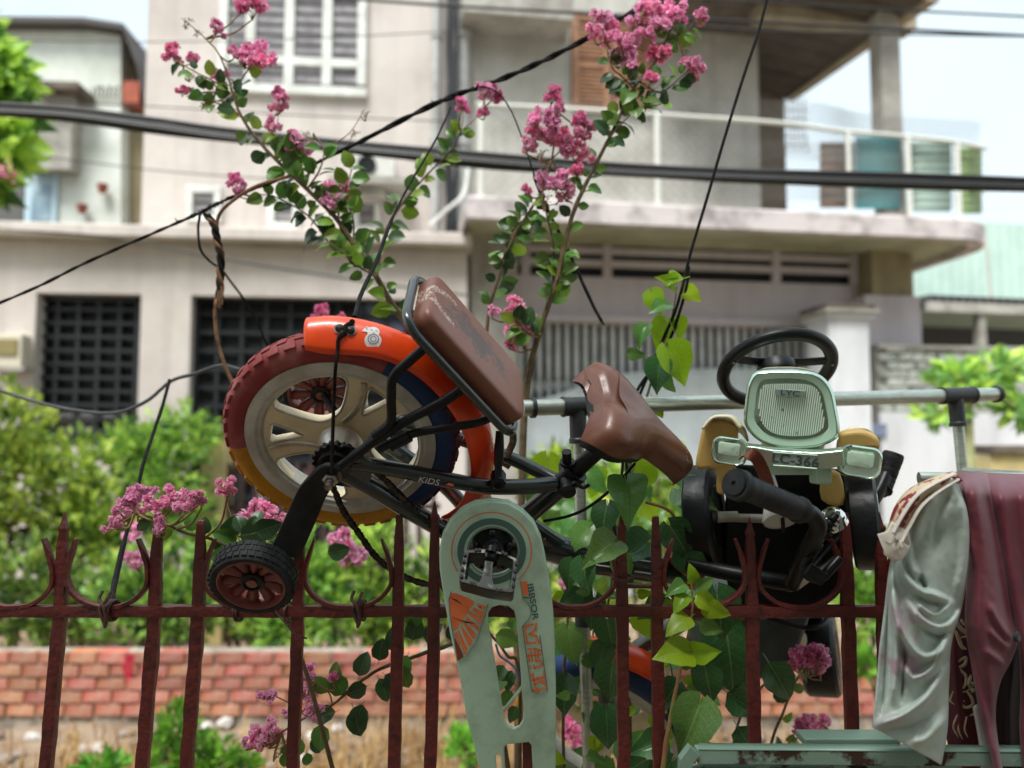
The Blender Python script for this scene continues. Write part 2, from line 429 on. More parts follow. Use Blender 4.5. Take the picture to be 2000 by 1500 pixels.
# first-floor window with white frame and louvres
def window(fr, par, x0, x1, y0, y1, cols, rows, fw=10, off=.0, nl=6, mg=None):
    f = MB()
    fr.pb(f, x0, x1, y0, y0 + fw, off, off + .07); fr.pb(f, x0, x1, y1 - fw, y1, off, off + .07)
    fr.pb(f, x0, x0 + fw, y0 + fw, y1 - fw, off, off + .068); fr.pb(f, x1 - fw, x1, y0 + fw, y1 - fw, off, off + .068)
    for c in cols: fr.pb(f, c - fw * .55, c + fw * .55, y0 + fw, y1 - fw, off, off + .066)
    xs = [x0 + fw] + sum([[c - fw * .55, c + fw * .55] for c in cols], []) + [x1 - fw]
    ys = [y0 + fw] + sum([[r - fw * .5, r + fw * .5] for r in rows], []) + [y1 - fw]
    for r in rows: fr.pb(f, x0 + fw, x1 - fw, r - fw * .5, r + fw * .5, off, off + .064)
    wo_ = f.build('window', m_wframe, par, bevel=.006)
    bk = MB(); fr.pb(bk, x0 + 2, x1 - 2, y0 + 2, y1 - 2, off - .02, off + .012); bk.build('dark_pane', mg or m_glassd, wo_)
    for i in range(0, len(xs), 2):
        for j in range(0, len(ys), 2):
            H = ys[j + 1] - ys[j]; n_ = max(2, round(H / 20)) if nl else 0
            for k in range(n_):
                a = ys[j] + H * k / n_; s_ = MB(); fr.pb(s_, xs[i], xs[i + 1], a + H / n_ * .12, a + H / n_ * .82, off + .02, off + .03)
                s_.build('louvre', m_louv, wo_)
    return wo_
window(LF, left, 428, 716, -160, 182, [490, 566, 640], [-20, 118], 17)
window(LF, left, 362, 430, 362, 432, [], [], 13)
window(LF, left, 522, 584, 378, 446, [], [], 13)
window(LF, left, 690, 742, 384, 450, [], [], 11)
q = MB(); LF.pb(q, 700, 752, 352, 380, 0, .35); q.build('awning', m_conc, left)
q = MB(); LF.pb(q, 640, 800, 345, 356, 0, .45); q.build('shelf', m_conc, left)

m_acw = mat('off white casing', srgb(218, 218, 212), .5, c2=srgb(196, 196, 190), nscale=5)
ac = thing('air_conditioner', 'white outdoor air conditioner unit on a ledge of the pink house', 'air conditioner', LF.pp(725, 345, .3))
q = MB(); LF.pb(q, 690, 772, 300, 345, .05, .36); q.build('casing', m_acw, ac, bevel=.015)
q = MB(); p = LF.pp(716, 322, .365); q.lathe([(.11, 0), (.11, .012), (.095, .012), (.095, .0)], p, LF.N, 20); q.build('fan_grille', m_iron, ac)
mb_ = thing('meter_box', 'cream electricity meter box on the pink house wall at the left edge', 'meter box', LF.pp(15, 700, .5))
q = MB(); LF.pb(q, -20, 42, 652, 716, .5, .68); q.build('case', mat('cream box', srgb(206, 200, 180), .6), mb_, bevel=.01)
q = MB(); LF.pb(q, -10, 32, 662, 692, .68, .7); q.build('cover', mat('amber cover', srgb(140, 128, 84), .3), mb_)
q = MB(); LF.pb(q, -24, 46, 716, 724, .5, .7); q.build('shelf', m_conc, mb_)
# drain pipes on the party line
m_pvc = mat('grey pipe', srgb(178, 180, 178), .5, c2=srgb(150, 150, 146), nscale=4)
for px, r, lab in ((850, .06, 'pale grey drain pipe running up between the two houses, left of the black cable riser'), (902, .085, 'thick grey drain pipe right of the black cable riser between the houses')):
    dp = thing('drain_pipe', lab, 'pipe', LF.pp(px, 440, .1), 'drain pipes between the houses')
    q = MB(); a = LF.pp(px, 452, .2); q.tube([a, a + Vector((0, 0, 4.2))], r, 12); q.build('pipe', m_pvc, dp)
    for t_ in (1.0, 2.3, 3.6):
        q = MB(); q.tube([a + Vector((0, 0, t_)), a + Vector((0, 0, t_ + .09))], r * 1.22, 12); q.build('collar', m_pvc, dp)
q = MB(); a = LF.pp(882, 452, .35)
for k in range(3): q.tube([a + LF.U * (k * .045 - .05) + Vector((0, 0, z_)) + Vector((noise.noise(Vector((z_ * 2, k, 0))) * .03, 0, 0)) for z_ in [i * .25 for i in range(17)]], .026, 7)
tag(q.build('cable_riser', m_iron), 'black cables running straight up between the two grey drain pipes', 'cables')
q = MB(); q.tube(cr([LF.pp(915, 330, .4), LF.pp(905, 380, .45), LF.pp(870, 412, .5), LF.pp(840, 440, .5)], 6), .022, 8)
tag(q.build('hose', m_wframe), 'pale hose curving off the thick drain pipe', 'hose')

# ---- far white house
WF = Frame(12.0, .06)
m_wwall = mat('white wall, mildewed', srgb(216, 222, 214), .9, c2=srgb(178, 184, 168), nscale=1.1, lo=.45, hi=.75, detail=9)
m_roofd = mat('dark roofing', srgb(78, 74, 72), .8)
wh = thing('white_house', 'white mildewed house with a sloping roof at the upper left', 'house', WF.pp(100, 430, 0))
q = MB()
pts = [(-1500, 30), (160, 48), (236, 62), (236, 1050), (-1500, 1050)]
front = [WF.pp(a, b, 0) for a, b in pts]; back = [v - WF.N * 3 for v in front]
q.rings([front, back]); q.build('front_wall', m_wwall, wh, smooth=False)
q = MB(); q.rings([[WF.pp(a, b, -.3) for a, b in ((236, 62), (262, 130), (276, 250), (280, 470), (236, 470))], [WF.pp(a, b, -.3) - WF.N * 2.5 for a, b in ((236, 62), (262, 130), (276, 250), (280, 470), (236, 470))]])
q.build('side_wall', m_olive, wh, smooth=False)
q = MB(); top = [(-1500, 26), (160, 44), (240, 56), (266, 128), (280, 196)]
for (a, b), (c, d) in zip(top, top[1:]):
    A, B = WF.pp(a, b, .25), WF.pp(c, d, .25); nrm = Vector((0, 0, .09))
    q.rings([[A, B, B + nrm, A + nrm], [A - WF.N * 3.4, B - WF.N * 3.4, B - WF.N * 3.4 + nrm, A - WF.N * 3.4 + nrm]])
q.build('roof_edge', m_roofd, wh, smooth=False)
q = MB(); WF.pb(q, 240, 272, 158, 200, -.3, .05); q.build('tile_edge', mat('terracotta', srgb(176, 96, 74), .9, c2=srgb(140, 80, 66), nscale=6), wh)
q = MB(); WF.pb(q, 56, 140, 168, 330, -.05, .3); q.build('door_canopy', m_conc, wh)
q = MB(); WF.pb(q, 60, 152, 158, 172, -.05, .55); q.build('canopy_slab', m_capd, wh)
q = MB(); WF.pb(q, -40, 46, 300, 440, 0, .03); q.build('grey_shutter', mat('grey shutter', srgb(92, 92, 90), .7), wh)
q = MB(); WF.pb(q, 50, 112, 270, 440, 0, .06); dr = q.build('door', mat('pale blue door', srgb(182, 206, 216), .5), wh, bevel=.01)
q = MB(); WF.pb(q, 62, 100, 300, 430, .06, .075); q.build('door_glass', mat('door glass', srgb(120, 146, 160), .2, c2=srgb(170, 190, 198), nscale=3), dr)
q = MB()
for k in range(7): q.tube(cr([WF.pp(180 + k * 8, 192 - RND.uniform(0, 8), .05), WF.pp(183 + k * 8, 182 - RND.uniform(0, 14), .08), WF.pp(178 + k * 8, 172, .06)], 4), .012, 5)
q.build('iron_bracket', m_capd, wh)
m_pot = mat('terracotta pot', srgb(160, 84, 66), .8, c2=srgb(128, 66, 54), nscale=9)
for px, py, lab in ((200, 368, 'terracotta wall pot on the white house, upper of the two'), (160, 408, 'terracotta wall pot on the white house, lower of the two')):
    t_ = thing('flower_pot', lab, 'pot', WF.pp(px, py, .12), 'pots on the white house wall')
    c_ = WF.pp(px, py + 8, .13)
    MB().lathe([(.055, 0), (.075, .1), (.082, .1), (.082, .125), (.07, .125), (.06, .03)], c_, (0, 0, 1), 14).build('pot', m_pot, t_)
    MB().lathe([(.068, .1), (.0, .115)], c_, (0, 0, 1), 12).build('soil', m_capd, t_)

# ---- right house with balcony
RF = Frame(8.9, .15)
right = thing('balcony_house', 'grey two storey house with a rounded balcony over a folding gate', 'house', RF.w(2, 0, 0))
zbal = RF.uz(1300, 415, .0)[1]
q = MB(); RF.b(q, RF.uz(905, 200)[0], RF.uz(1482, 200)[0], -5, 0, zbal - .2, zbal + 4.5); q.build('upper_wall', m_stip, right)
q = MB(); RF.b(q, RF.uz(1482, 200)[0], RF.uz(1532, 200, -1.2)[0], -4, -1.2, zbal - .2, zbal + 3.4); q.build('recess_wall', mat('brown recess wall', srgb(128, 116, 100), .9, c2=srgb(100, 88, 76), nscale=2), right)
q = MB(); RF.pb(q, 905, 1120, -20, 30, 0, .5); q.build('lintel', m_conc, right)
# shutter: two leaves of slats
m_wood = mat('brown shutter wood', srgb(160, 118, 88), .7, c2=srgb(128, 92, 70), nscale=5, stretch=(1, 1, 6))
sh = MB(); RF.pb(sh, 1116, 1272, 26, 216, 0, .03); so = sh.build('shutter', mat('shutter shade', srgb(92, 74, 62), .8), right)
for a, b in ((1118, 1192), (1198, 1270)):
    f = MB(); RF.pb(f, a, a + 13, 28, 214, .03, .075); RF.pb(f, b - 13, b, 28, 214, .03, .075)
    for y in (28, 120, 204): RF.pb(f, a + 13, b - 13, y, y + 11, .03, .073)
    f.build('shutter_frame', m_wood, so)
    for i in range(9):
        for y0 in (40, 132):
            s_ = MB(); y = y0 + i * (8.6 if y0 == 40 else 7.8); RF.pb(s_, a + 13, b - 13, y, y + 5.2, .035, .06); s_.build('slat', m_wood, so)
# eave with boards
m_soff = mat('brown soffit board', srgb(92, 85, 76), .9, c2=srgb(76, 69, 61), nscale=3, rand=.1)
m_fascia = mat('cream fascia', srgb(160, 150, 128), .9, c2=srgb(136, 124, 104), nscale=4)
zs = RF.uz(1500, 140, .0)[1]
eo = RF.uz(1478, 100, .0)[0]
def slab3(pxs, off_a, off_b): pass
A0 = RF.pp(1484, 120, 0); A1 = RF.pp(1484, 20, 1.6)
zsof = zs
nb = 9
far_a, near_a = RF.pp(1532, 190, -1.2), RF.pp(1812, -8, 1.4)
for i in range(nb):
    t0, t1 = i / nb, (i + .93) / nb
    def ev(t, s_):
        f_ = far_a.lerp(near_a, t); lft = Vector(RF.w(eo, 0, 0)); off = (f_ - RF.O).dot(RF.N)
        l_ = RF.w(eo - .5, off, f_.z + .25); return l_.lerp(f_, s_)
    q = MB(); up_ = Vector((0, 0, .05))
    a, b, c, d = ev(t0, 0), ev(t0, 1), ev(t1, 1), ev(t1, 0)
    q.rings([[a, b, c, d], [v + up_ for v in (a, b, c, d)]]); q.build('eave_board', m_soff, right, smooth=False)
q = MB(); a, b = far_a + Vector((0, 0, -.05)), near_a + Vector((0, 0, -.05))
q.rings([[a, b, b + RF.U * .14, a + RF.U * .14], [v + Vector((0, 0, .26)) for v in (a, b, b + RF.U * .14, a + RF.U * .14)]]); q.build('eave_fascia', m_fascia, right, smooth=False)
q = MB(); a, b = far_a + RF.U * .14 + Vector((0, 0, .18)), near_a + RF.U * .14 + Vector((0, 0, .18))
q.rings([[a - RF.U * 3, b - RF.U * 3, b, a], [v + Vector((0, 0, .1)) for v in (a - RF.U * 3, b - RF.U * 3, b, a)]]); q.build('roof_slab', m_capd, right, smooth=False)
q = MB(); RF.pb(q, 1484, 1790, 6, 42, .5, .75); q.build('eave_beam', m_fascia, right)
# balcony slab with a rounded end
ul, ur = RF.uz(912, 420, 1.2)[0], RF.uz(1940, 450, .9)[0]
zt_, zb_ = RF.uz(1300, 398, 1.2)[1], RF.uz(1300, 441, 1.2)[1]
ring = [(ul, -1.5), (ul, 1.2), (ur - .7, 1.2)] + [(ur - .7 + .7 * sin(a), .5 + .7 * cos(a)) for a in [pi / 2 * k / 10 for k in range(1, 11)]] + [(ur, -1.5)]
q = MB(); q.rings([[RF.w(u, o, z_) for u, o in ring] for z_ in (zb_ + .1, zt_)]); q.build('balcony_slab', m_stain, right, bevel=.03, ang=30)
rin = [(u - (.12 if u > ul + .01 else 0), o - (.12 if o > -1.4 else 0)) for u, o in ring]
q = MB(); q.rings([[RF.w(u, o, z_) for u, o in ring] for z_ in (zb_ + .13, zb_)], 0, False, False, False); q.rings([[RF.w(u, o, z_) for u, o in rin] for z_ in (zb_, zb_ + .13)], 0, False, False, False); q.rings([[RF.w(u, o, zb_) for u, o in rr_] for rr_ in (ring, rin)], 0, False, False, False); q.build('balcony_lip', m_stain, right, ang=30)
ring2 = [(u - (.05 if u > ul else -.05), o - (.06 if o > -1.4 else 0)) for u, o in ring]
q = MB(); q.rings([[RF.w(u, o, z_) for u, o in ring2] for z_ in (zb_ + .07, zb_ + .097)]); q.build('soffit', mat('pale green soffit', srgb(178, 184, 160), .9, c2=srgb(150, 146, 120), nscale=1.5), right, ang=30)
q = MB(); RF.pb(q, 930, 1725, 450, 484, -.2, .03); q.build('beam', m_olive, right)
# vent grille with white slats
gx0, gx1 = RF.uz(1012, 520, 0)[0], RF.uz(1672, 520, 0)[0]
gz0, gz1 = RF.uz(1300, 546, .0)[1], RF.uz(1300, 478, .0)[1]
q = MB(); RF.b(q, gx0, gx1, -.1, -.04, gz0 - .03, gz1); gr = q.build('vent', m_black, right)
for y in (490, 514):
    s_ = MB(); RF.b(s_, gx0, gx1, 0, .05, RF.uz(1300, y + 13)[1], RF.uz(1300, y)[1]); s_.build('vent_slat', m_lilac, gr)
for px in (1025, 1184, 1512, 1664):
    s_ = MB(); u = RF.uz(px, 520)[0]; RF.b(s_, u - .05, u + .05, .003, .07, gz0, gz1); s_.build('vent_post', m_lilac, gr)
q = MB(); zg = RF.uz(1300, 634, 0)[1]; RF.b(q, RF.uz(1000, 590)[0], RF.uz(1700, 590)[0], -.15, .02, zg, gz0); q.build('lilac_wall', m_lilac, right)
q = MB(); RF.b(q, RF.uz(1000, 590)[0], RF.uz(1612, 590)[0], .02, .1, zg, RF.uz(1300, 622)[1]); q.build('gate_header', m_lilac, right)
q = MB(); RF.b(q, RF.uz(915, 590)[0], RF.uz(1004, 590)[0], -.2, .25, 0, RF.uz(960, 448)[1]); q.build('corner_pier', m_conc, right, bevel=.02)
q = MB(); RF.b(q, RF.uz(1674, 520)[0], RF.uz(1722, 520)[0], -.2, .3, RF.uz(1700, 585)[1], RF.uz(1700, 470)[1]); RF.b(q, RF.uz(1722, 520)[0] + .005, RF.uz(1762, 520)[0], -.6, .2, RF.uz(1700, 585)[1], RF.uz(1700, 462)[1]); q.build('olive_pier', m_olive, right)
q = MB(); RF.b(q, RF.uz(1660, 640)[0], RF.uz(1766, 640)[0], -.6, .32, 0, RF.uz(1700, 586)[1]); q.build('lilac_pier', m_lilac, right)
# balcony rail, posts, colour sheets
m_rail = mat('white rail paint', srgb(214, 216, 208), .5)
def edge(px, py):
    """a point over the balcony's outer edge"""
    return RF.pp(px, py, 1.12 if px < 1840 else 1.12 - ((px - 1840) / 100) ** 2 * .3)
rail = [edge(930, 204), edge(1130, 214), edge(1330, 227), edge(1530, 241), edge(1640, 256), edge(1760, 266), edge(1860, 277), edge(1925, 290)]
brl = thing('balcony_rail', 'white tube railing along the balcony with posts and wire mesh', 'railing', RF.w(ul + 3, 1.12, zt_))
MB().tube(cr(rail, 4), .026, 8).build('top_rail', m_rail, brl)
rl2 = [edge(930, 322), edge(1330, 335), edge(1530, 345), edge(1700, 352), edge(1925, 372)]
MB().tube(cr(rl2, 4), .02, 6).build('lower_rail', mat('rusty tube', srgb(190, 160, 120), .7), brl)
for px, y0 in ((940, 204), (1283, 224), (1655, 258), (1868, 278), (1772, 268)):
    a = edge(px, y0); MB().tube([a, Vector((a.x, a.y, zt_ - .01))], .032, 8).build('post', m_rail, brl)
# wire mesh: real wires
m_wire = mat('galvanised wire', srgb(128, 128, 126), .6)
q = MB(); tops = cr([edge(930, 190), edge(1530, 195), edge(1700, 222), edge(1925, 236)], 30); bots = cr([edge(930, 385), edge(1530, 392), edge(1700, 398), edge(1925, 412)], 30)
N_ = len(tops)
for i in range(0, N_ * 2):
    for dr_ in (1, -1):
        pts = []
        for k in range(6):
            j = i / 2 * 1.0 + dr_ * k * 2.2
            if 0 <= j <= N_ - 1: 
                j0 = int(j); pts.append(tops[j0].lerp(bots[j0], k / 5))
        if len(pts) > 1: q.tube(pts, .0019, 3, cap=False)
tag(q.build('wire_mesh', m_wire, brl), kind='stuff')
def corr(name, lab, px0, px1, y0, y1, c, c2, n_):
    amp = .0012 if 'teal' in name else .005
    m = mat(name, c, .6, c2=c2, nscale=2.5, lo=.4, hi=.7)
    mb = MB(); rows = []
    for i in range(n_ * 6 + 1):
        t = i / (n_ * 6); rows.append([edge(px0, y0 + (y1 - y0) * t) + RF.N * (-.07 + amp * sin(i * pi / 3)), edge(px1, y0 + (y1 - y0) * t) + RF.N * (-.07 + amp * sin(i * pi / 3))])
    mb.grid(rows); return tag(mb.build('corrugated_sheet', m, solid=.006), lab, 'sheet', 'sheets fixed behind the balcony rail')
corr('brown sheet', 'brown sheet behind the balcony rail, left of the teal sheet', 1608, 1676, 274, 402, srgb(136, 116, 102), srgb(112, 96, 88), 8)
corr('teal sheet', 'teal sheet fixed behind the rounded balcony rail', 1678, 1766, 262, 404, srgb(74, 148, 156), srgb(110, 160, 158), 7)
corr('grey green sheet', 'grey green corrugated sheet between the teal and the green sheet', 1778, 1866, 272, 410, srgb(150, 172, 160), srgb(130, 150, 140), 9)
corr('green sheet', 'narrow green sheet at the right end of the balcony', 1884, 1926, 284, 414, srgb(136, 160, 104), srgb(120, 150, 100), 9)
q = MB()
for k in range(5): q.tube(cr([edge(1532 + k * 10, 190), edge(1540 + k * 8, 250), edge(1535 + k * 11, 300)], 4), .008, 4)
for k in range(5): q.tube([edge(1530, 215 + k * 17), edge(1580, 216 + k * 17)], .007, 4)
tag(q.build('drying_frame', m_wire), 'pale wire rack standing on the balcony against the sky', 'rack')
q = MB(); a = RF.w(RF.uz(1733, 200, .9)[0], .9, 0); 
pc = thing('balcony_column', 'grey square column standing on the balcony beneath the eave', 'column', (a.x, a.y, zt_))
u_ = RF.uz(1732, 200, .9)[0]; q.v = []; q.f = []; q.m = []
RF.b(q, u_ - .125, u_ + .125, .78, 1.0, zt_ + .003, RF.uz(1732, 30, .9)[1]); q.build('shaft', m_conc, pc, bevel=.012)
q = MB(); RF.b(q, u_ - .16, u_ + .16, .74, 1.03, zt_ + .002, zt_ + .12); q.build('base', m_conc, pc, bevel=.01)

# folding gate
fg = thing('folding_gate', 'grey white folding metal gate under the lilac wall, closed', 'gate', RF.w(1, -.05, 0))
m_gate = mat('gate paint', srgb(196, 200, 202), .5, c2=srgb(170, 174, 176), nscale=6)
ga, gb_ = RF.uz(1010, 700)[0], RF.uz(1604, 700)[0]
q = MB(); RF.b(q, ga - .3, gb_ + .3, -.6, -.5, 0, zg + .5); RF.b(q, ga - .3, gb_ + .3, -.498, -.152, zg + .06, zg + .2); q.build('dark_room', m_black, fg)
n_ = 34
sl = MB(); RF.b(sl, -.017, .017, -.02, .02, 0, zg - .02); slm = MB()
for i in range(n_):
    u = ga + (gb_ - ga) * (i + .5) / n_
    s_ = MB(); RF.b(s_, u - .03, u + .03, -.12, -.08, .02, zg + .06); s_.build('slat', m_gate, fg)
q = MB()
for i in range(n_ - 1):
    u = ga + (gb_ - ga) * (i + .5) / n_; d_ = (gb_ - ga) / n_
    for z0 in (.9, 1.7, 2.3):
        q.tube([RF.w(u, -.075, z0), RF.w(u + d_, -.075, z0 + .25)], .008, 4); q.tube([RF.w(u, -.07, z0 + .25), RF.w(u + d_, -.07, z0)], .008, 4)
tag(q.build('lattice', m_gate, fg), kind='stuff')
tops_ = cr([RF.pp(1000, 802, .02), RF.pp(1100, 772, .02), RF.pp(1200, 738, .02), RF.pp(1320, 726, .02), RF.pp(1460, 724, .02), RF.pp(1606, 722, .02)], 6)
rws = [[Vector((v.x, v.y, 0)) + RF.N * .02 * (i % 2) for i, v in enumerate(tops_)], [v + RF.N * .02 * (i % 2) for i, v in enumerate(tops_)]]
m_sheet = mat('pale gate sheet', srgb(206, 216, 220), .45, c2=srgb(188, 200, 206), nscale=2)
MB().grid(rws).build('gate_sheet', m_sheet, fg, solid=.01, smooth=False)
MB().tube(tops_, .03, 6).build('sheet_trim', m_sheet, fg)

# white gate pillar
gp = thing('gate_pillar', 'whitewashed gate pillar with a moulded cap beside the folding gate', 'pillar', RF.pp(1660, 900, .75))
m_wash = mat('whitewash', srgb(216, 218, 222), .9, c2=srgb(180, 182, 186), nscale=3, lo=.45, hi=.8, detail=9, stretch=(1, 1, .3))
uu = RF.uz(1660, 700, .8)[0]; ztp = RF.uz(1660, 622, .8)[1]
q = MB(); RF.b(q, uu - .25, uu + .25, .32, .8, 0, ztp); q.build('shaft', m_wash, gp, bevel=.015)
for i, (e, z0, z1) in enumerate(((.29, 0, .05), (.33, .053, .1), (.3, .103, .16))):
    q = MB(); RF.b(q, uu - e, uu + e, .56 - e, .56 + e, ztp + z0, ztp + z1); q.build('cap_moulding', [m_wash, m_conc, m_capd][i], gp, bevel=.012)
# mint metal building beyond
MF = Frame(12.5, .2)
m_mint = mat('mint cladding', srgb(190, 216, 204), .6, c2=srgb(176, 202, 192), nscale=1.5)
mh = thing('mint_shed', 'mint green clad shed with an open dark bay at the right', 'shed', MF.pp(1880, 800, 0))
q = MB(); a, b = MF.uz(1740, 500)[0], MF.uz(2300, 500)[0]; z0, z1 = MF.uz(1880, 592)[1], MF.uz(1880, 432)[1]
n_ = 60; rows = [[MF.w(a + (b - a) * i / n_, .015 * (i % 2), z_) for i in range(n_ + 1)] for z_ in (z0, z1)]
q.grid(rows); q.build('cladding', m_mint, mh, smooth=False, solid=.01)
q = MB(); MF.b(q, a, b, -3, -.05, z0, z1 - .01); q.build('upper_body', m_mint, mh)
q = MB(); MF.b(q, a, b, -3, -2.8, 0, z0); MF.b(q, a, a + .1, -2.8, 0, 0, z0); q.build('inside_wall', mat('bay wall', srgb(74, 76, 80), .9), mh)
q = MB()
for i in range(40):
    u = a + (b - a) * i / 40; MF.b(q, u, u + (b - a) / 80, 0, .9, z0 - .16, z0 - .08)
MF.b(q, a, b, 0, .9, z0 - .08, z0 - .06); q.build('awning', mat('dark awning', srgb(70, 72, 72), .6), mh)
q = MB(); MF.b(q, a, b, .8, .9, z0 - .34, z0 - .17); q.build('awning_beam', m_conc, mh)
q = MB(); c_ = MF.uz(1916, 640, .8)[0]; MF.b(q, c_ - .07, c_ + .07, .7, .84, 0, z0 - .34); q.build('post', m_conc, mh)
q = MB(); c_ = MF.uz(1925, 640, .75)[0]; MF.b(q, c_ - .03, c_ + .05, .6, .69, 0, z0 - .35); q.build('rusty_post', mat('rusty post', srgb(176, 128, 84), .8), mh)
q = MB(); q.tube([MF.pp(1922, 440, .5), MF.pp(1936, 582, .9)], .025, 6); q.build('stay_rod', m_conc, mh)
# stone faced wall and whitewashed wall at the right
SF = Frame(8.4, .15)
swl = thing('stone_wall', 'grey rough stone faced wall beside the white gate pillar', 'wall', SF.pp(1860, 900, 0))
a, b = SF.uz(1712, 740)[0], SF.uz(2200, 740)[0]; z0, z1 = SF.uz(1850, 806)[1], SF.uz(1850, 684)[1]
q = MB(); SF.b(q, a, b, -.2, 0, 0, z1 - .01); q.build('wall_core', m_conc, swl)
m_cob = mat('grey facing stone', srgb(150, 156, 148), .9, c2=srgb(196, 200, 192), nscale=7, bump=.5, rand=.2)
z = z0; r_ = 0
while z < z1 - .03:
    u = a + (r_ % 2) * .1
    while u < b:
        wd = RND.uniform(.14, .26); q = MB(); SF.b(q, u + .008, min(b, u + wd), 0, .035 + RND.uniform(0, .03), z + .006, min(z1, z + .095)); q.jitter(.01, 6, u)
        q.build('stone', m_cob, swl, bevel=.012, seg=1); u += wd + .008
    z += .1; r_ += 1
q = MB(); SF.b(q, a, b, -.22, .07, z1, z1 + .05); q.build('coping', m_conc, swl)
q = MB(); SF.b(q, a, b, .0, .05, 0, z0); q.build('whitewashed_base', m_wash, swl)
q = MB(); SF.pb(q, 1702, 1732, 828, 852, .05, .08); q.build('house_number_plate', mat('blue plate', srgb(84, 96, 130), .5, c2=srgb(160, 166, 184), nscale=30), swl)
YF = Frame(7.2, .1)
m_yel = mat('yellow limewash', srgb(204, 186, 128), .9, c2=srgb(170, 160, 128), nscale=4, lo=.42, hi=.7, detail=8)
for x0, x1, y0, lab in ((384, 432, 846, 'yellow limewashed fence pillar with dark cap behind the red tyre'), (1946, 2050, 888, 'yellow limewashed pillar with dark cap at the right edge')):
    t_ = thing('fence_pillar', lab, 'pillar', YF.pp((x0 + x1) / 2, 1100, 0), 'yellow fence pillars')
    q = MB(); YF.pb(q, x0, x1, y0, 1500, -.3, 0); q.build('shaft', m_yel, t_)
    q = MB(); YF.pb(q, x0 - 8, x1 + 8, y0 - 18, y0 - 1, -.36, .05); q.build('cap', m_capd, t_, bevel=.01)
# garden gate behind the bicycle wheel
m_rusty = mat('dark rusty iron', srgb(70, 46, 44), .7, c2=srgb(40, 34, 36), nscale=12)
gg = thing('garden_gate', 'dark rusty barred garden gate beside the yellow pillar', 'gate', YF.pp(640, 1200, -.1))
for i in range(16):
    px = 440 + i * 27; q = MB(); YF.pb(q, px - 5, px + 5, 905, 1400, -.12, -.09); q.build('bar', m_rusty, gg)
for y in (915, 985, 1180): q = MB(); YF.pb(q, 434, 860, y, y + 12, -.14, -.121); q.build('rail', m_rusty, gg)
for px, lab in ((500, 'pale concrete post nearest the yellow pillar, behind the dark garden gate'), (590, 'pale concrete post second from the yellow pillar, behind the dark garden gate'), (690, 'pale concrete post third from the yellow pillar, behind the dark garden gate'), (790, 'pale concrete post farthest from the yellow pillar, behind the dark garden gate')):
    t_ = thing('gate_post', lab, 'post', YF.pp(px, 1200, -.6), 'pale posts behind the garden gate')
    q = MB(); YF.pb(q, px - 9, px + 9, 940, 1400, -.75, -.6); q.build('shaft', m_conc, t_)
    q = MB(); YF.pb(q, px - 12, px + 12, 928, 940, -.78, -.57); q.build('cap', m_capd, t_)

# ---- unseen house block added behind the camera to keep sun off the fence
oh = thing('added_shade_house', 'plain plastered house front added unseen behind the viewer to shade the fence', 'house', (0, -3.4, 0))
m_oh = mat('added house plaster', srgb(176, 168, 158), .9, c2=srgb(150, 142, 134), nscale=2)
MB().bx(-9, 9, -7, -3.4, -.01, 11.2).build('wall', m_oh, oh, smooth=False)
MB().bx(-9.3, 9.3, -7.3, -3.0, 11.203, 11.35).build('roof', m_capd, oh, smooth=False)
MB().bx(-1.2, -.3, -3.398, -3.36, 0, 2.1).build('door', m_wood, oh, smooth=False)
MB().bx(1.0, 2.2, -3.398, -3.36, .9, 2.1).build('window', m_glassd, oh, smooth=False)

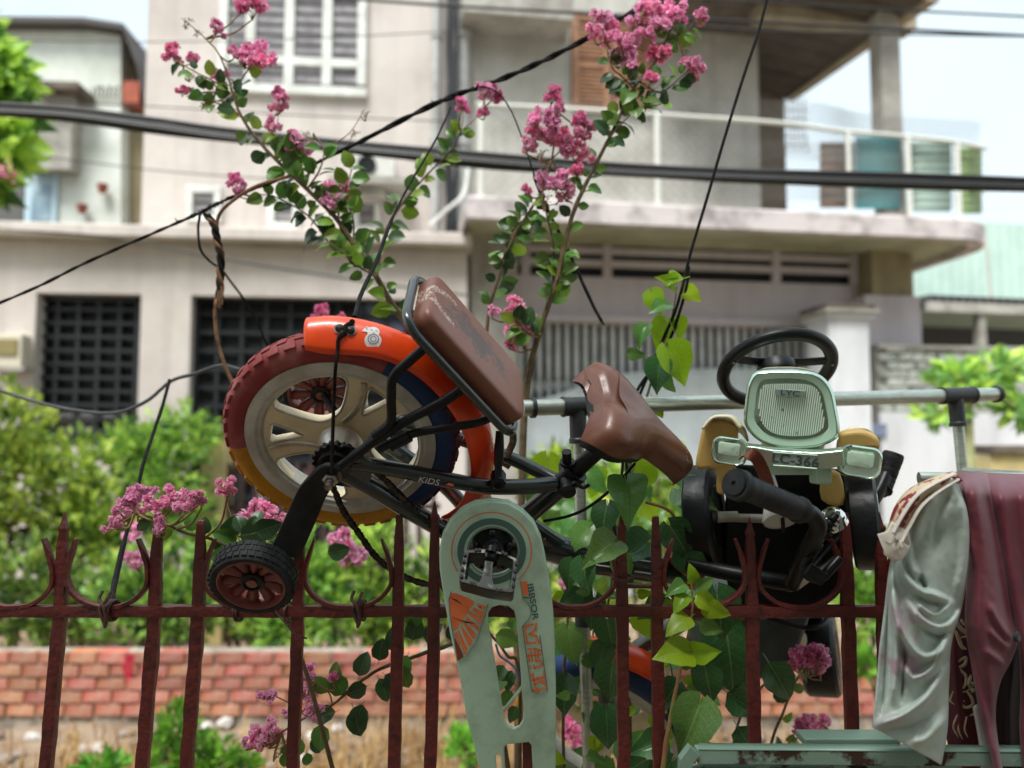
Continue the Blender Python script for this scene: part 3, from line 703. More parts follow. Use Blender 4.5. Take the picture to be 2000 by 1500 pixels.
# ================================================================== GARDEN BEHIND THE WALL
def leafmat(name, c, c2, rand=.25, trans=.35, rough=.45, ns=3.):
    return mat(name, c, rough, c2=c2, nscale=ns, lo=.35, hi=.65, rand=rand, trans=trans, spec=.4)
m_lb = [leafmat('bright leaf', srgb(200, 222, 108), srgb(172, 206, 84), .25, .34), leafmat('mid leaf', srgb(150, 184, 88), srgb(120, 160, 72), .25, .28), leafmat('deep leaf', srgb(80, 114, 58), srgb(58, 90, 48), .25, .25)]
m_wood2 = mat('twig bark', srgb(110, 92, 70), .9, c2=srgb(80, 66, 50), nscale=20, bump=.4)
def foliage(mb, cx, cy, Y, rx, ry, n, size, mix=(.45, .4, .15), ry_depth=.6, droop=0., seed=0):
    """leaf blades through an uneven crown volume given by its photo ellipse at distance Y"""
    c = P(cx, cy, Y); k = M(Y); R1, R2 = rx * k, ry * k
    rnd = random.Random(seed + int(cx * 7 + cy))
    done = 0; tries = 0
    while done < n and tries < n * 12:
        tries += 1
        d = Vector((rnd.gauss(0, 1), rnd.gauss(0, 1), rnd.gauss(0, 1))).normalized(); r = rnd.random() ** .45
        p = Vector((d.x * R1, d.y * max(R1 * ry_depth, .12), d.z * R2)) * r
        lump = noise.noise((c + p) * (2.6 / max(R1, R2)) + Vector((seed, 0, 0)))
        if lump < -.12 + .25 * (r - .6) or (r > .8 and noise.noise((c + p) * (7 / R1)) < -.02): continue
        sz = size * rnd.uniform(.45, 1.45)
        up = (d * .8 + Vector((rnd.uniform(-.7, .7), rnd.uniform(-.7, .7), rnd.uniform(0, .9) - droop))).normalized()
        side = up.cross(Vector((rnd.uniform(-1, 1), rnd.uniform(-1, 1), rnd.uniform(-.4, .4)))).normalized()
        nn = side.cross(up); q = c + p; w_ = sz * .24
        v_ = noise.noise((c + p) * (3.3 / max(R1, R2)) + Vector((9, 3, seed)))
        x = rnd.random() + v_ * .35
        m = 0 if x < mix[0] else (1 if x < mix[0] + mix[1] else 2)
        mb.add([q, q + up * sz * .45 + side * w_ + nn * sz * .06, q + up * sz + nn * -sz * .12, q + up * sz * .45 - side * w_ + nn * sz * .06, q + up * sz * .5 - nn * sz * .03], [(0, 1, 4), (1, 2, 4), (2, 3, 4), (3, 0, 4)], m)
        done += 1
def bush(lab, blobs, Y, size, n, mats=m_lb, mix=(.4, .42, .18), name='bush', cat='bush', group='bushes behind the brick wall', droop=0., stems=5, stem_to=None):
    cx = sum(b[0] for b in blobs) / len(blobs); b0 = P(cx, 1200, Y)
    t = thing(name, lab, cat, (b0.x, Y, 0), group)
    q = MB(); tot = sum(b[2] * b[3] for b in blobs)
    for i, b in enumerate(blobs): foliage(q, b[0], b[1], Y + (b[4] if len(b) > 4 else 0), b[2], b[3], int(n * b[2] * b[3] / tot), size, mix, droop=droop, seed=i * 3 + int(cx))
    tag(q.build('foliage', mats, t, smooth=False, fixn=False), kind='stuff')
    q = MB()
    for i in range(stems):
        b = blobs[i % len(blobs)]; top = P(b[0] + RND.uniform(-.4, .4) * b[2], b[1] - b[3] * .2, Y); base_ = Vector((b0.x + RND.uniform(-.12, .12) if stem_to is None else stem_to, Y + RND.uniform(-.08, .08), 0))
        mid = base_.lerp(top, .5) + Vector((RND.uniform(-.1, .1), 0, .05)); q.tube(cr([base_, mid, top], 5), crn([.022, .015, .006], 5), 6)
    q.build('stem', m_wood2, t); return t
bush('tall bright green bush at the left edge below the meter box', [(10, 850, 90, 110), (60, 930, 100, 90), (-40, 980, 110, 140)], 6.2, .10, 2400, mix=(.62, .3, .08))
bush('leafy bush under the dark barred window of the pink house', [(150, 950, 80, 110), (190, 1030, 110, 110), (130, 1060, 90, 100)], 6.4, .095, 2300, mix=(.5, .38, .12))
bush('tall loose bush between the barred window and the yellow pillar', [(300, 900, 90, 100), (370, 850, 60, 60), (310, 1010, 110, 110), (250, 880, 50, 60)], 6.7, .09, 2600, mix=(.5, .4, .1))
bush('low dark bush hugging the brick wall at the left', [(40, 1150, 130, 100), (130, 1190, 110, 80)], 5.7, .09, 1800, mix=(.15, .5, .35))
bush('low green bush over the brick wall behind the second fence bar', [(270, 1170, 110, 90), (350, 1190, 90, 80)], 5.6, .085, 1700, mix=(.34, .48, .18))
bush('green bush behind the small black stabiliser wheel', [(450, 1130, 80, 100), (510, 1180, 80, 80)], 5.8, .085, 1500, mix=(.3, .45, .25))
bush('bright green bush behind the gap between the wheel and the chain', [(600, 1130, 80, 120), (640, 1200, 90, 90), (560, 1230, 70, 60)], 5.6, .085, 1900, mix=(.45, .4, .15))
bush('green bush behind the bicycle chain', [(730, 1110, 80, 110), (770, 1200, 80, 80)], 5.7, .085, 1600, mix=(.34, .44, .22))
bush('green bush behind the mint chain guard', [(860, 1170, 90, 110), (950, 1160, 80, 110)], 5.8, .085, 1600, mix=(.34, .44, .22))
bush('sunlit bush behind the grey rack leg', [(1110, 960, 90, 100), (1090, 1080, 110, 110), (1040, 1180, 90, 80)], 4.6, .075, 2200, mix=(.5, .38, .12), stem_to=.35)
bush('pale green bush behind the saddle and vine', [(1260, 950, 100, 110), (1320, 1060, 90, 110), (1230, 1120, 90, 90)], 4.8, .075, 2200, mix=(.62, .3, .08), stem_to=.9)
bush('green bush behind the toy car', [(1440, 1120, 110, 120), (1540, 1180, 90, 90)], 5.7, .085, 1500, mix=(.3, .46, .24))
bush('green bush seen between the last two fence bars', [(1690, 1140, 80, 130), (1760, 1180, 100, 110)], 5.8, .085, 1700, mix=(.4, .42, .18))
bush('dark green bush behind the hung clothes', [(1900, 1080, 110, 120), (1990, 1120, 100, 130)], 5.9, .085, 1300, mix=(.25, .45, .3))
m_tree = [leafmat('young tree leaf', srgb(186, 212, 92), srgb(160, 194, 70)), m_lb[1], m_lb[2]]  # yellower young leaves mixed at random with darker ones
t = bush('bright green tree with long drooping leaves at the upper left edge', [(-40, 90, 46, 46), (-18, 150, 66, 62), (-18, 215, 70, 52), (-16, 290, 78, 62), (-60, 350, 64, 58), (-90, 230, 80, 160)], 6.0, .2, 2300, m_tree, (.56, .34, .1), 'tree', 'tree', None, droop=.8, stems=0)
q = MB(); a = P(-95, 900, 6); q.tube(cr([Vector((a.x, 6, 0)), P(-90, 600, 6), P(-60, 360, 6), P(-30, 200, 6), P(-25, 90, 6)], 6), crn([.1, .085, .06, .04, .015], 6), 9); q.tube(cr([P(-62, 370, 6), P(-20, 320, 6), P(20, 290, 6)], 5), crn([.04, .025, .01], 5), 7); q.build('trunk', m_wood2, t)
m_pinkb = mat('pink bloom', srgb(226, 110, 150), .6, c2=srgb(240, 160, 180), nscale=6, trans=.3)
q = MB()
for px, py in ((12, 330), (16, 346)): foliage(q, px, py, 5.6, 7, 10, 9, .05, (1, 0, 0), seed=px)
tag(q.build('blossom', [m_pinkb, m_pinkb, m_pinkb], t, smooth=False, fixn=False), kind='stuff')
m_pap = [leafmat('papaya leaf', srgb(150, 188, 120), srgb(126, 168, 98)), m_lb[0], m_lb[1]]
pt = bush('young papaya plant with a crown of lobed leaves before the stone wall', [(1872, 742, 40, 24), (1945, 722, 48, 25), (1990, 800, 40, 22), (1836, 806, 30, 13), (1905, 758, 30, 20)], 6.5, .15, 560, m_pap, (.5, .35, .15), 'papaya_plant', 'plant', None, droop=.5, stems=0)
q = MB(); a = P(1888, 900, 6.5); q.tube([Vector((a.x, 6.5, 0)), P(1888, 860, 6.5), P(1892, 760, 6.5)], [.07, .055, .03], 9)
for px, py in ((1865, 738), (1950, 720), (1985, 795), (1835, 800)): q.tube(cr([P(1892, 765, 6.5), P((1892 + px) / 2, (765 + py) / 2 - 14, 6.45), P(px, py, 6.4)], 5), .014, 6)
q.build('trunk', mat('green papaya trunk', srgb(176, 178, 128), .8, c2=srgb(140, 140, 100), nscale=8), pt)
m_herb = [leafmat('herb leaf', srgb(150, 206, 74), srgb(122, 184, 60)), leafmat('old herb leaf', srgb(106, 164, 58), srgb(84, 140, 48)), m_lb[2]]  # younger and older leaf tones, mixed at random
bush('small bright green herb growing on the rubble behind the second and third fence bars', [(345, 1425, 36, 50), (370, 1480, 80, 40), (430, 1500, 70, 40)], 3.4, .055, 800, m_herb, (.6, .35, .05), 'herb', 'plant', 'herbs on the rubble', stems=4)
bush('tiny bright herb at the bottom edge between the first two fence bars', [(190, 1505, 36, 16)], 3.0, .05, 160, m_herb, (.7, .3, 0), 'herb', 'plant', 'herbs on the rubble', stems=2)
bush('bright herb behind the left edge of the mint chain guard', [(905, 1458, 30, 36)], 3.6, .05, 260, m_herb, (.6, .35, .05), 'herb', 'plant', 'herbs on the rubble', stems=2)
bush('low green sprig before the brick wall, left of the hung clothes', [(1695, 1300, 34, 24)], 4.2, .08, 120, m_herb, (.4, .5, .1), 'herb', 'plant', 'herbs on the rubble', stems=2)
# fallen-back blooms further in the garden

# ================================================================== IRON FENCE
YF0 = 1.2
mm = M(YF0)
m_fence = mat('red brown fence paint', srgb(92, 33, 29), .4, c2=srgb(50, 19, 18), nscale=48, lo=.48, hi=.72, bump=.9, bscale=110, coat=.12, detail=8)
fence = thing('iron_fence', 'red brown painted iron picket fence with curled scrolls, carrying the bicycle', 'fence', (0, YF0, 0))
rz = P(1000, 1193, YF0).z
def fx(px): return P(px, 1193, YF0).x
def fz(py): return P(1000, py, YF0).z
pick = [(118, 1000, 1), (303, 984, 1), (388, 1016, 0), (583, 1008, 0), (778, 1008, 0), (848, 978, 1), (1032, 1000, 1), (1215, 1000, 1), (1283, 1008, 0), (1468, 1010, 1), (1656, 1000, 0), (1724, 1000, 1), (1910, 1000, 1), (-66, 1000, 1), (-152, 1010, 0), (-337, 1000, 1), (-522, 1004, 1), (-607, 1010, 0), (2095, 1010, 0), (2165, 1000, 1), (2350, 1000, 1)]
for i, (px, py, pt) in enumerate(pick):
    x = fx(px); zt_p = fz(py); hw = 12.5 * mm; x2 = fx(px - (15 if px < 500 else 5 if px < 1000 else 0))
    zr = fz(1205)
    if pt:
        prof = [(fz(1800), 13.5), (fz(1500), 13.5), (fz(1212), 13.5), (zr, 15), (fz(1196), 14), (fz(1150), 13), (fz(1110), 13), (zt_p - 62 * mm, 11), (zt_p - 36 * mm, 8.5), (zt_p - 33 * mm, 10.5), (zt_p - 27 * mm, 10), (zt_p - 24 * mm, 7), (zt_p - 10 * mm, 4), (zt_p, .8)]
    else:
        prof = [(fz(1800), 13.5), (fz(1500), 13.5), (fz(1212), 13.5), (zr, 15), (fz(1196), 14), (fz(1140), 13), (zt_p - 60 * mm, 11.5), (zt_p - 18 * mm, 9), (zt_p - 14 * mm, 8), (zt_p - 10 * mm, 8.5), (zt_p - 1 * mm, 7.5), (zt_p, 5)]
    pts, rs = [], []
    for k in range(len(prof) - 1):
        (za, ra), (zb2, rb2) = prof[k], prof[k + 1]; n_ = max(1, int((zb2 - za) / .02))
        for j in range(n_):
            t = j / n_; pts.append((za + (zb2 - za) * t, ra + (rb2 - ra) * t))
    pts.append(prof[-1])
    def xx(z): return x if z > zr else x + (x2 - x) * (zr - z) / (zr - fz(1500))
    q = MB().tube([(xx(z), YF0, z) for z, r in pts], [r * mm * (.9 if z < zr else .84) for z, r in pts], 12, ry=[r * mm * .62 for z, r in pts], sq=True, up=(0, 1, 0))
    q.jitter(.0019, 40, i)
    q.build('picket', m_fence, fence, ang=50)
q = MB()
n_ = 210; xs = [fx(-760) + (fx(2560) - fx(-760)) * i / n_ for i in range(n_ + 1)]
q.tube([(x, YF0, rz) for x in xs], .0095, 12, ry=.0088, sq=True, up=(0, 0, 1)); q.jitter(.002, 36, 3)
q.build('rail', m_fence, fence, ang=50)
def scroll(ax, bx_, dx=0, top=1052, yb=1190, rot=0):
    """U of flat iron between two pickets: flares out at both tops"""
    L = [(ax + 32, top), (ax + 19, top + 38), (ax + 13, top + 66), (ax + 16, top + 92), (ax + 33, yb - 24), (ax + 60, yb - 9)]
    R_ = [(bx_ - 32, top), (bx_ - 19, top + 38), (bx_ - 13, top + 66), (bx_ - 16, top + 92), (bx_ - 33, yb - 24), (bx_ - 60, yb - 9)]
    mid = [((ax + bx_) / 2, yb - 4)]
    pts = cr([(P(a, b, YF0 - .004)) for a, b in L + mid + R_[::-1]], 6)
    N_ = len(pts); rr = [.0032 if 5 < i < N_ - 6 else .0014 + .0018 * min(i, N_ - 1 - i) / 5 for i in range(N_)]
    q = MB().tube(pts, [.0055] * N_, 8, ry=rr, sq=True, up=None)
    # flat iron: wide across the fence, thin in its plane
    q = MB(); rs = []
    for i, p in enumerate(pts):
        t = (pts[min(i + 1, N_ - 1)] - pts[max(i - 1, 0)]).normalized(); nn = Vector((-t.z, 0, t.x)); y = Vector((0, 1, 0)); h = rr[i]
        rs.append([p + nn * h * a + y * .0065 * b for a, b in ((1, .8), (.8, 1), (-.8, 1), (-1, .8), (-1, -.8), (-.8, -1), (.8, -1), (1, -.8))])
    q.rings(rs); q.jitter(.0009, 60, ax)
    q.build('scroll', m_fence, fence, ang=50)
for a, b in ((-66, 118), (118, 303), (388, 583), (583, 778), (848, 1032), (1032, 1215), (1283, 1468), (1468, 1656), (1724, 1910), (-337, -152), (-522, -337), (1910, 2095), (2165, 2350)): scroll(a, b)
q = MB().box((fx(1249), YF0, fz(1145)), 68 * mm, .008, .006); q.build('cross_bar', m_fence, fence, bevel=.002)
m_tie = mat('rusty tie wire', srgb(92, 60, 50), .6, c2=srgb(50, 36, 34), nscale=80)
for i, (px, py, tail, lab) in enumerate(((215, 1192, 1, 'rusty tie wire knotted round the rail under the black cord'), (702, 1192, 1, 'rusty tie wire knotted round the rail below the bicycle chain'), (1215, 1132, 0, 'thin rusty wire wound round the fence picket beside the green vine leaf'), (462, 1192, 0, 'thin rusty wire wound round the rail left of the small wheel'), (560, 1196, 2, 'thin rusty wire looped round the rail and picket right of the small wheel'))):
    c_ = P(px, py, YF0); q = MB()
    for k in range(2 if tail != 2 else 1):
        R0 = .0155 if py > 1150 else .0165
        pts = []
        for j in range(26):
            a = j / 25 * 2 * pi * (2 if tail == 1 else 1.2)
            off = Vector((.004 * sin(a * .5) + k * .004, -cos(a) * .0155, sin(a) * R0)) if py > 1150 else Vector((sin(a) * R0, -cos(a) * .0165, .004 * sin(a * .5) + k * .002))
            pts.append(c_ + off)
        q.tube(pts, .0017, 6)
    if tail == 1:
        q.tube(cr([c_ + Vector((-.006, -.012, .032)), c_ + Vector((-.009, -.016, .02)), c_ + Vector((0, -.02, .01)), c_ + Vector((.004, -.018, -.012)), c_ + Vector((0, -.014, -.022))], 5), .0026, 6)
        q.tube(cr([c_ + Vector((.006, -.012, .03)), c_ + Vector((.002, -.018, .018)), c_ + Vector((-.006, -.018, .005)), c_ + Vector((.002, -.016, -.02))], 5), .0026, 6)
    if tail == 2: q.tube(cr([c_ + Vector((-.02, -.012, .01)), c_ + Vector((0, -.014, -.01)), c_ + Vector((.02, -.016, -.03)), c_ + Vector((.035, -.012, -.036))], 5), .0015, 5)
    tag(q.build('tie_wire', m_tie), lab, 'wire', 'tie wires on the fence')

# ================================================================== CABLES
m_cab = mat('black cable', srgb(15, 16, 18), .6, c2=srgb(28, 30, 32), nscale=40)
m_cabb = mat('black cord', srgb(16, 15, 15), .75, spec=.2, c2=srgb(50, 45, 42), nscale=60, lo=.5, hi=.75)
bund = thing('cable_bundle', 'thick bundle of black power cables sagging across the street', 'cables', P(1000, 320, 3.6))
base = [(-120, 208), (120, 224), (300, 246), (450, 264), (700, 290), (950, 315), (1200, 331), (1450, 345), (1760, 354), (2120, 366)]
for k in range(7):
    pts = cr([P(px, py, 3.6 + .002 * k) + Vector((0, (k % 3 - 1) * .02, (k // 2 - 1.5) * .0135 + .006 * sin(px * .009 + k * 2))) for px, py in base], 9)
    MB().tube(pts, .0135, 7).build('cable', m_cab, bund)
for pts_, Y, r, lab in (([(560, -14), (800, 6), (1100, 24), (1500, 44), (2080, 74)], 5.5, .011, 'thin black overhead wire crossing the top right, lowest of the upper wires'),
                  ([(1000, -16), (1440, 2), (1760, 20), (2080, 36)], 5.5, .008, 'thin black overhead wire at the top right, highest of the upper wires'),
                  ([(1100, 24), (1450, 58), (1750, 66), (2080, 72)], 6.2, .009, 'thin grey overhead wire just under the other upper wires at the right'),
                  ([(-60, 192), (300, 208), (600, 226), (900, 238)], 6, .0045, 'very thin overhead wire above the cable bundle at the left'),
                  ([(-60, 78), (300, 82), (620, 74), (900, 60)], 6, .004, 'very thin wire passing the big white window of the pink house'),
                  ([(-60, 446), (200, 462), (400, 500), (700, 548), (920, 578)], 6.6, .009, 'grey wire sloping down across the pink house front'),
                  ([(-60, 285), (280, 330), (560, 352)], 6.6, .005, 'faint thin wire below the cable bundle at the left')):
    tag(MB().tube(cr([P(a, b, Y) for a, b in pts_], 8), r, 6).build('overhead_wire', m_cab), lab, 'wire', 'overhead wires')
# the twisted line the bicycle hangs near
tl = thing('twisted_cable', 'twisted black cable rising from the left edge to the top right', 'cable', P(860, 200, 1.6))
ctrl = [(-120, 640), (60, 566), (170, 512), (300, 455), (385, 418), (455, 384), (560, 345), (700, 278), (860, 198), (1000, 146), (1130, 84), (1290, -6), (1440, -60)]
YT = 1.62
core = cr([P(a, b, YT) for a, b in ctrl], 14)
for s_ in range(2):
    pts = []
    for i, p in enumerate(core):
        px_ = ctrl[0][0] + (ctrl[-1][0] - ctrl[0][0]) * i / len(core)
        amp = .0038 if px_ > 830 else .0016
        a = i * .62 + s_ * pi
        pts.append(p + Vector((sin(a) * amp * .4, cos(a) * amp, sin(a) * amp)))
    rad = [(.0040 if i > len(core) * .56 else .0024) * (1 + .25 * noise.noise(p * 60)) for i, p in enumerate(core)]
    MB().tube(pts, rad, 7).build('strand', m_cabb, tl)
q = MB()
for i in range(60):
    px = RND.choice([RND.gauss(400, 24), RND.gauss(585, 18), RND.gauss(860, 20)]); k = min(range(len(ctrl) - 1), key=lambda j: abs(ctrl[j][0] - px))
    a = min(range(len(core)), key=lambda j: abs(core[j].x - P(px, 300, YT).x)); c_ = core[a]
    ang = RND.uniform(0, 6.28); ring = [c_ + Vector((.002 * sin(b), cos(b + ang) * .0052, sin(b + ang) * .0052)) for b in [j * .7 for j in range(8)]]
    q.tube(ring, .0011, 4)
    if RND.random() < .3: q.tube([c_, c_ + Vector((RND.uniform(-.008, .008), -.004, RND.uniform(-.012, .01)))], .0012, 4)
tag(q.build('binding', m_cab, tl), kind='stuff')
m_bark = mat('brown bark cord', srgb(132, 96, 62), .8, c2=srgb(84, 60, 40), nscale=40, bump=.5)
def cord(name, pts, Y, r, m, lab, cat='cord', n=7, group=None, Y2=None):
    k = len(pts); Ys = [Y + ((Y2 if Y2 else Y) - Y) * i / max(1, k - 1) for i in range(k)]
    c_ = cr([P(a, b, y) for (a, b), y in zip(pts, Ys)], 8)
    q = MB().tube(c_, r, n); q.jitter(.0006, 90, pts[0][0])
    return tag(q.build(name, m), lab, cat, group)
# hanging twist at the left
ht = thing('hanging_twist', 'black and brown cords twisted together hanging from the slanting cable', 'cord', P(425, 420, 1.58))
axis = cr([P(a, b, 1.56) for a, b in ((402, 418), (418, 440), (424, 470), (431, 500), (430, 540), (429, 580), (425, 602))], 9)
for s_, m_ in ((0, m_cabb), (2.1, m_bark), (4.2, m_cabb)):
    MB().tube([p + Vector((cos(i * .42 + s_) * .0045, sin(i * .42 + s_) * .0045, 0)) for i, p in enumerate(axis)], .0042, 7).build('strand', m_, ht)
MB().tube(cr([P(a, b, 1.57) for a, b in ((566, 344), (500, 364), (452, 394), (428, 420), (424, 450), (430, 480))], 8), .0036, 7).build('strand', m_bark, ht)
MB().tube(cr([P(a, b, 1.56) for a, b in ((424, 572), (420, 610), (424, 660), (438, 710), (456, 752), (470, 790))], 8), [.0038] * 41, 7).build('tail', m_bark, ht)
for i in range(3): MB().tube(cr([P(428 + i * 3, 560, 1.555), P(424 + i * 5, 590, 1.55), P(420 + i * 6, 604 - i * 4, 1.55)], 5), .0018, 5).build('loose_end', m_bark, ht)
cord('looped_cord', [(390, 420), (387, 450), (392, 488), (412, 512), (432, 526), (452, 552), (482, 592), (505, 635), (524, 680)], 1.6, .0028, m_cabb, 'thin black cord looping from the slanting cable down towards the red tyre', Y2=1.9)
cord('drooping_cord', [(-60, 742), (0, 763), (70, 785), (150, 802), (225, 806), (285, 784), (335, 744), (380, 730), (430, 714), (470, 722)], 1.9, .0042, mat('grey cord', srgb(70, 74, 76), .5), 'grey cord drooping in front of the dark barred window', Y2=1.75)
cord('fence_cord', [(331, 742), (318, 790), (298, 850), (280, 905), (262, 985), (242, 1060), (228, 1120), (220, 1160), (218, 1188)], 1.6, [.0034] * 40 + [.0048] * 25, m_cabb, 'black cord running from the drooping cord down to the fence rail', Y2=1.19)
cord('slanting_cord', [(880, 210), (850, 275), (800, 360), (765, 430), (735, 510), (705, 575), (692, 620)], 1.62, [.0022] * 24 + [.0034] * 25, m_cabb, 'thin black cord hanging from the slanting cable towards the orange mudguard', Y2=1.1)
cord('slack_cord', [(930, 168), (968, 178), (1000, 220), (1030, 300), (1048, 358), (1070, 410), (1100, 470), (1130, 535), (1155, 590), (1172, 622), (1180, 634)], 1.6, [.0016] * 30 + [.0036] * 45 + [.0024] * 6, m_cabb, 'black cord hanging loose from the slanting cable among the pink flowers', Y2=1.55)
rc = thing('vine_cord', 'black doubled cord slanting down from the top edge through the vine leaves', 'cord', P(1330, 560, 1.4))
for dx, m_, r in ((0, m_cabb, .003), (9, m_cabb, .003)):
    pts = [(1500, -10), (1482, 60), (1452, 150), (1415, 270), (1380, 390), (1350, 490), (1334, 555), (1318 + dx, 610), (1296 + dx * 1.5, 660), (1278, 705 + dx), (1250 - dx, 770), (1222, 850), (1214 + dx, 930), (1200, 1010), (1196 + dx, 1060)]
    if dx: pts = [(1345, 520)] + [(1341, 560)] + pts[7:]
    c_ = cr([P(a, b, 1.42) for a, b in pts], 8); MB().tube(c_, r, 7).build('strand', m_, rc)

# ================================================================== CHILD'S BICYCLE
bn = Vector((0.01002, -.79548, -.60589)).normalized()
bu = Vector((0, 0, 1)).cross(bn).normalized(); bv = bn.cross(bu)
bC = CAM + Vector((-.25673, 1.17173, .00446))
bM = Matrix((bu, bv, bn)).transposed().to_4x4(); bM.translation = bC
bike = thing('child_bicycle', "dark green child's bicycle with orange mudguard hung over the fence on its side", 'bicycle', mat=bM)
bI = bM.inverted()
def L(px, py, c=0.0):
    """photo point -> bicycle coordinates on the plane at height c over the wheel's mid plane"""
    q = bI @ onplane(px, py, bC + bn * c, bn); return Vector((q.x, q.y, c))
def W(q): return bM @ Vector(q)
def Lw(px, py, c=0.0): return W(L(px, py, c))
def btube(pts, r, n=10, k=6, ry=None):
    """pts: (px, py, c)"""
    return cr([Lw(*p) for p in pts], k)
def bb(name, mb, m, parent=None, **kw): return mb.build(name, m, parent or bike, **kw)
m_green = mat('dark green frame paint', srgb(28, 44, 44), .25, coat=.6, c2=srgb(18, 28, 30), nscale=30)
m_blk = mat('black painted metal', srgb(9, 11, 13), .34, spec=.3, c2=srgb(24, 27, 29), nscale=50)
m_blkp = mat('black plastic', srgb(11, 13, 15), .42, spec=.3, bump=.15, bscale=200)
m_rub = mat('black rubber', srgb(15, 17, 19), .6, spec=.3, c2=srgb(36, 38, 40), nscale=40, bump=.2, bscale=120)
m_tred = mat('dusty red rubber', srgb(134, 50, 50), .75, c2=srgb(164, 100, 98), nscale=18, lo=.5, hi=.8, bump=.25, bscale=120)
m_tblue = mat('dark blue rubber', srgb(12, 48, 98), .7, c2=srgb(28, 54, 92), nscale=18, bump=.2, bscale=120)
m_tyel = mat('mustard rubber', srgb(196, 138, 16), .65, c2=srgb(140, 92, 16), nscale=16, lo=.5, hi=.8, bump=.2, bscale=120)
m_tedge = mat('stained tread rubber', srgb(66, 34, 48), .8, c2=srgb(34, 40, 60), nscale=22)
m_rim = mat('grey rim plastic', srgb(192, 192, 184), .38, c2=srgb(164, 160, 148), nscale=20, coat=.2)
m_cream = mat('cream wheel plastic', srgb(224, 208, 172), .36, c2=srgb(196, 178, 140), nscale=26, lo=.5, hi=.8, coat=.2)
m_silv = mat('worn silver', srgb(214, 214, 206), .3, .7, c2=srgb(180, 172, 150), nscale=30)
m_orange = mat('orange red mudguard', srgb(250, 86, 14), .32, c2=srgb(238, 66, 12), nscale=7, coat=.3, bump=.05, bscale=60)
m_brown = mat('brown saddle vinyl', srgb(110, 66, 47), .36, c2=srgb(92, 53, 37), nscale=12, bump=.18, bscale=260, coat=.1)
m_steel = mat('worn steel', srgb(150, 146, 140), .35, .9, c2=srgb(84, 76, 70), nscale=60)
m_chain = mat('oily chain', srgb(34, 32, 32), .35, .6, c2=srgb(70, 62, 56), nscale=80)
m_copper = mat('brown red plastic', srgb(132, 70, 62), .38, c2=srgb(108, 52, 46), nscale=20, coat=.2)

# wheel: tyre in three colours, tread blocks, rim, spoke plate
RO, RR_ = .1765, .141
tprof = []
for k in range(19):
    a = -pi * .86 + 2 * pi * .86 * k / 18
    tprof.append((RO - .022 + .022 * cos(a), .0235 * sin(a)))
tprof = [(RR_ - .004, -.012)] + tprof + [(RR_ - .004, .012)]
def aoff(px, py): q = L(px, py, .02); return atan2(q.y, q.x)
a_ry, a_rb = aoff(448, 870), aoff(758, 716)          # red -> yellow, red -> blue
a_by = aoff(800, 1000) + 2 * pi
if a_ry < 0: a_ry += 2 * pi
tyre = None
wheel = thing_wheel = None
def sector(a0, a1, n_): 
    return MB().lathe([(r, h) for r, h in tprof], bC, bn, n_, 0, a0, a1, ref=bu, cap=False)
q = MB(); q.lathe(tprof, bC, bn, 108, 0, 0, 2 * pi, ref=bu, cap=False)
def acol(v):
    l_ = bI @ v; a = atan2(l_.y, l_.x) % (2 * pi); r = hypot(l_.x, l_.y)
    if a_rb % (2 * pi) < a < a_ry: return 0
    if a_ry <= a < a_by % (2 * pi): return 2
    return 1
q.m = [acol(sum((q.v[i] for i in f), Vector()) / len(f)) for f in q.f]
q.m = [3 if (m_ == 1 and hypot(*(bI @ (sum((q.v[i] for i in f), Vector()) / len(f))).xy) > RO - .006) else m_ for m_, f in zip(q.m, q.f)]
tyre = bb('rear_tyre', q, [m_tred, m_tblue, m_tyel, m_tedge], ang=60)
q = MB()
NB = 40
for k in range(NB):
    for row in (-1, 0, 1):
        a = 2 * pi * (k + (.5 if row == 0 else 0)) / NB
        c_ = bC + (bu * cos(a) + bv * sin(a)) * (RO - (.001 if row == 0 else .0045)) + bn * (row * .0135)
        rad = (bu * cos(a) + bv * sin(a)); tn = bn.cross(rad)
        tilt = Matrix((tn, (bn - rad * row * .38).normalized(), (rad + bn * row * .38).normalized())).transposed()
        b0 = len(q.f); q.box(c_, .0185 if row else .016, .0118, .0052, tilt)
        mi = acol(c_); mi = 3 if mi == 1 else mi
        for j in range(b0, len(q.f)): q.m[j] = mi
bb('tread_blocks', q, [m_tred, m_tblue, m_tyel, m_tedge], tyre, bevel=.0012, seg=1)
q = MB(); q.lathe([(RR_ - .012, -.02), (RR_ + .001, -.021), (RR_ + .001, .021), (RR_ - .003, .0225), (RR_ - .014, .0225), (RR_ - .018, .019), (RR_ - .022, .019), (RR_ - .025, .0145), (RR_ - .025, -.0145), (RR_ - .018, -.019)], bC, bn, 96, ref=bu, cap=False)
q.rings([]) if False else None
rimo = bb('rear_rim', q, m_rim, ang=30)
# spoke plate
Ri = RR_ - .0235
def pol(a, r): return (cos(a) * r, sin(a) * r)
arm0 = aoff(545, 852)
holes = []
for k in range(3):
    A = arm0 - k * 2 * pi / 3
    # big D opening centred half way to the next arm
    B = A - pi / 3
    w0, w1 = .62, .60
    o = [pol(B - .56, Ri * .93), pol(B - .4, Ri * .985), pol(B, Ri * .992), pol(B + .45, Ri * .985), pol(B + .6, Ri * .92), pol(B + .6, Ri * .78), pol(B + .5, Ri * .52), pol(B + .3, Ri * .38), pol(B - .1, Ri * .35), pol(B - .46, Ri * .46), pol(B - .57, Ri * .7)]
    holes.append(smooth2(o, 4))
    t_ = [pol(A + .14, Ri * .93), pol(A + .17, Ri * .88), pol(A + .02, Ri * .5), pol(A - .03, Ri * .5), pol(A - .17, Ri * .84), pol(A - .14, Ri * .9)]
    holes.append(t_)
outer = [pol(2 * pi * k / 72, Ri + .003) for k in range(72)]
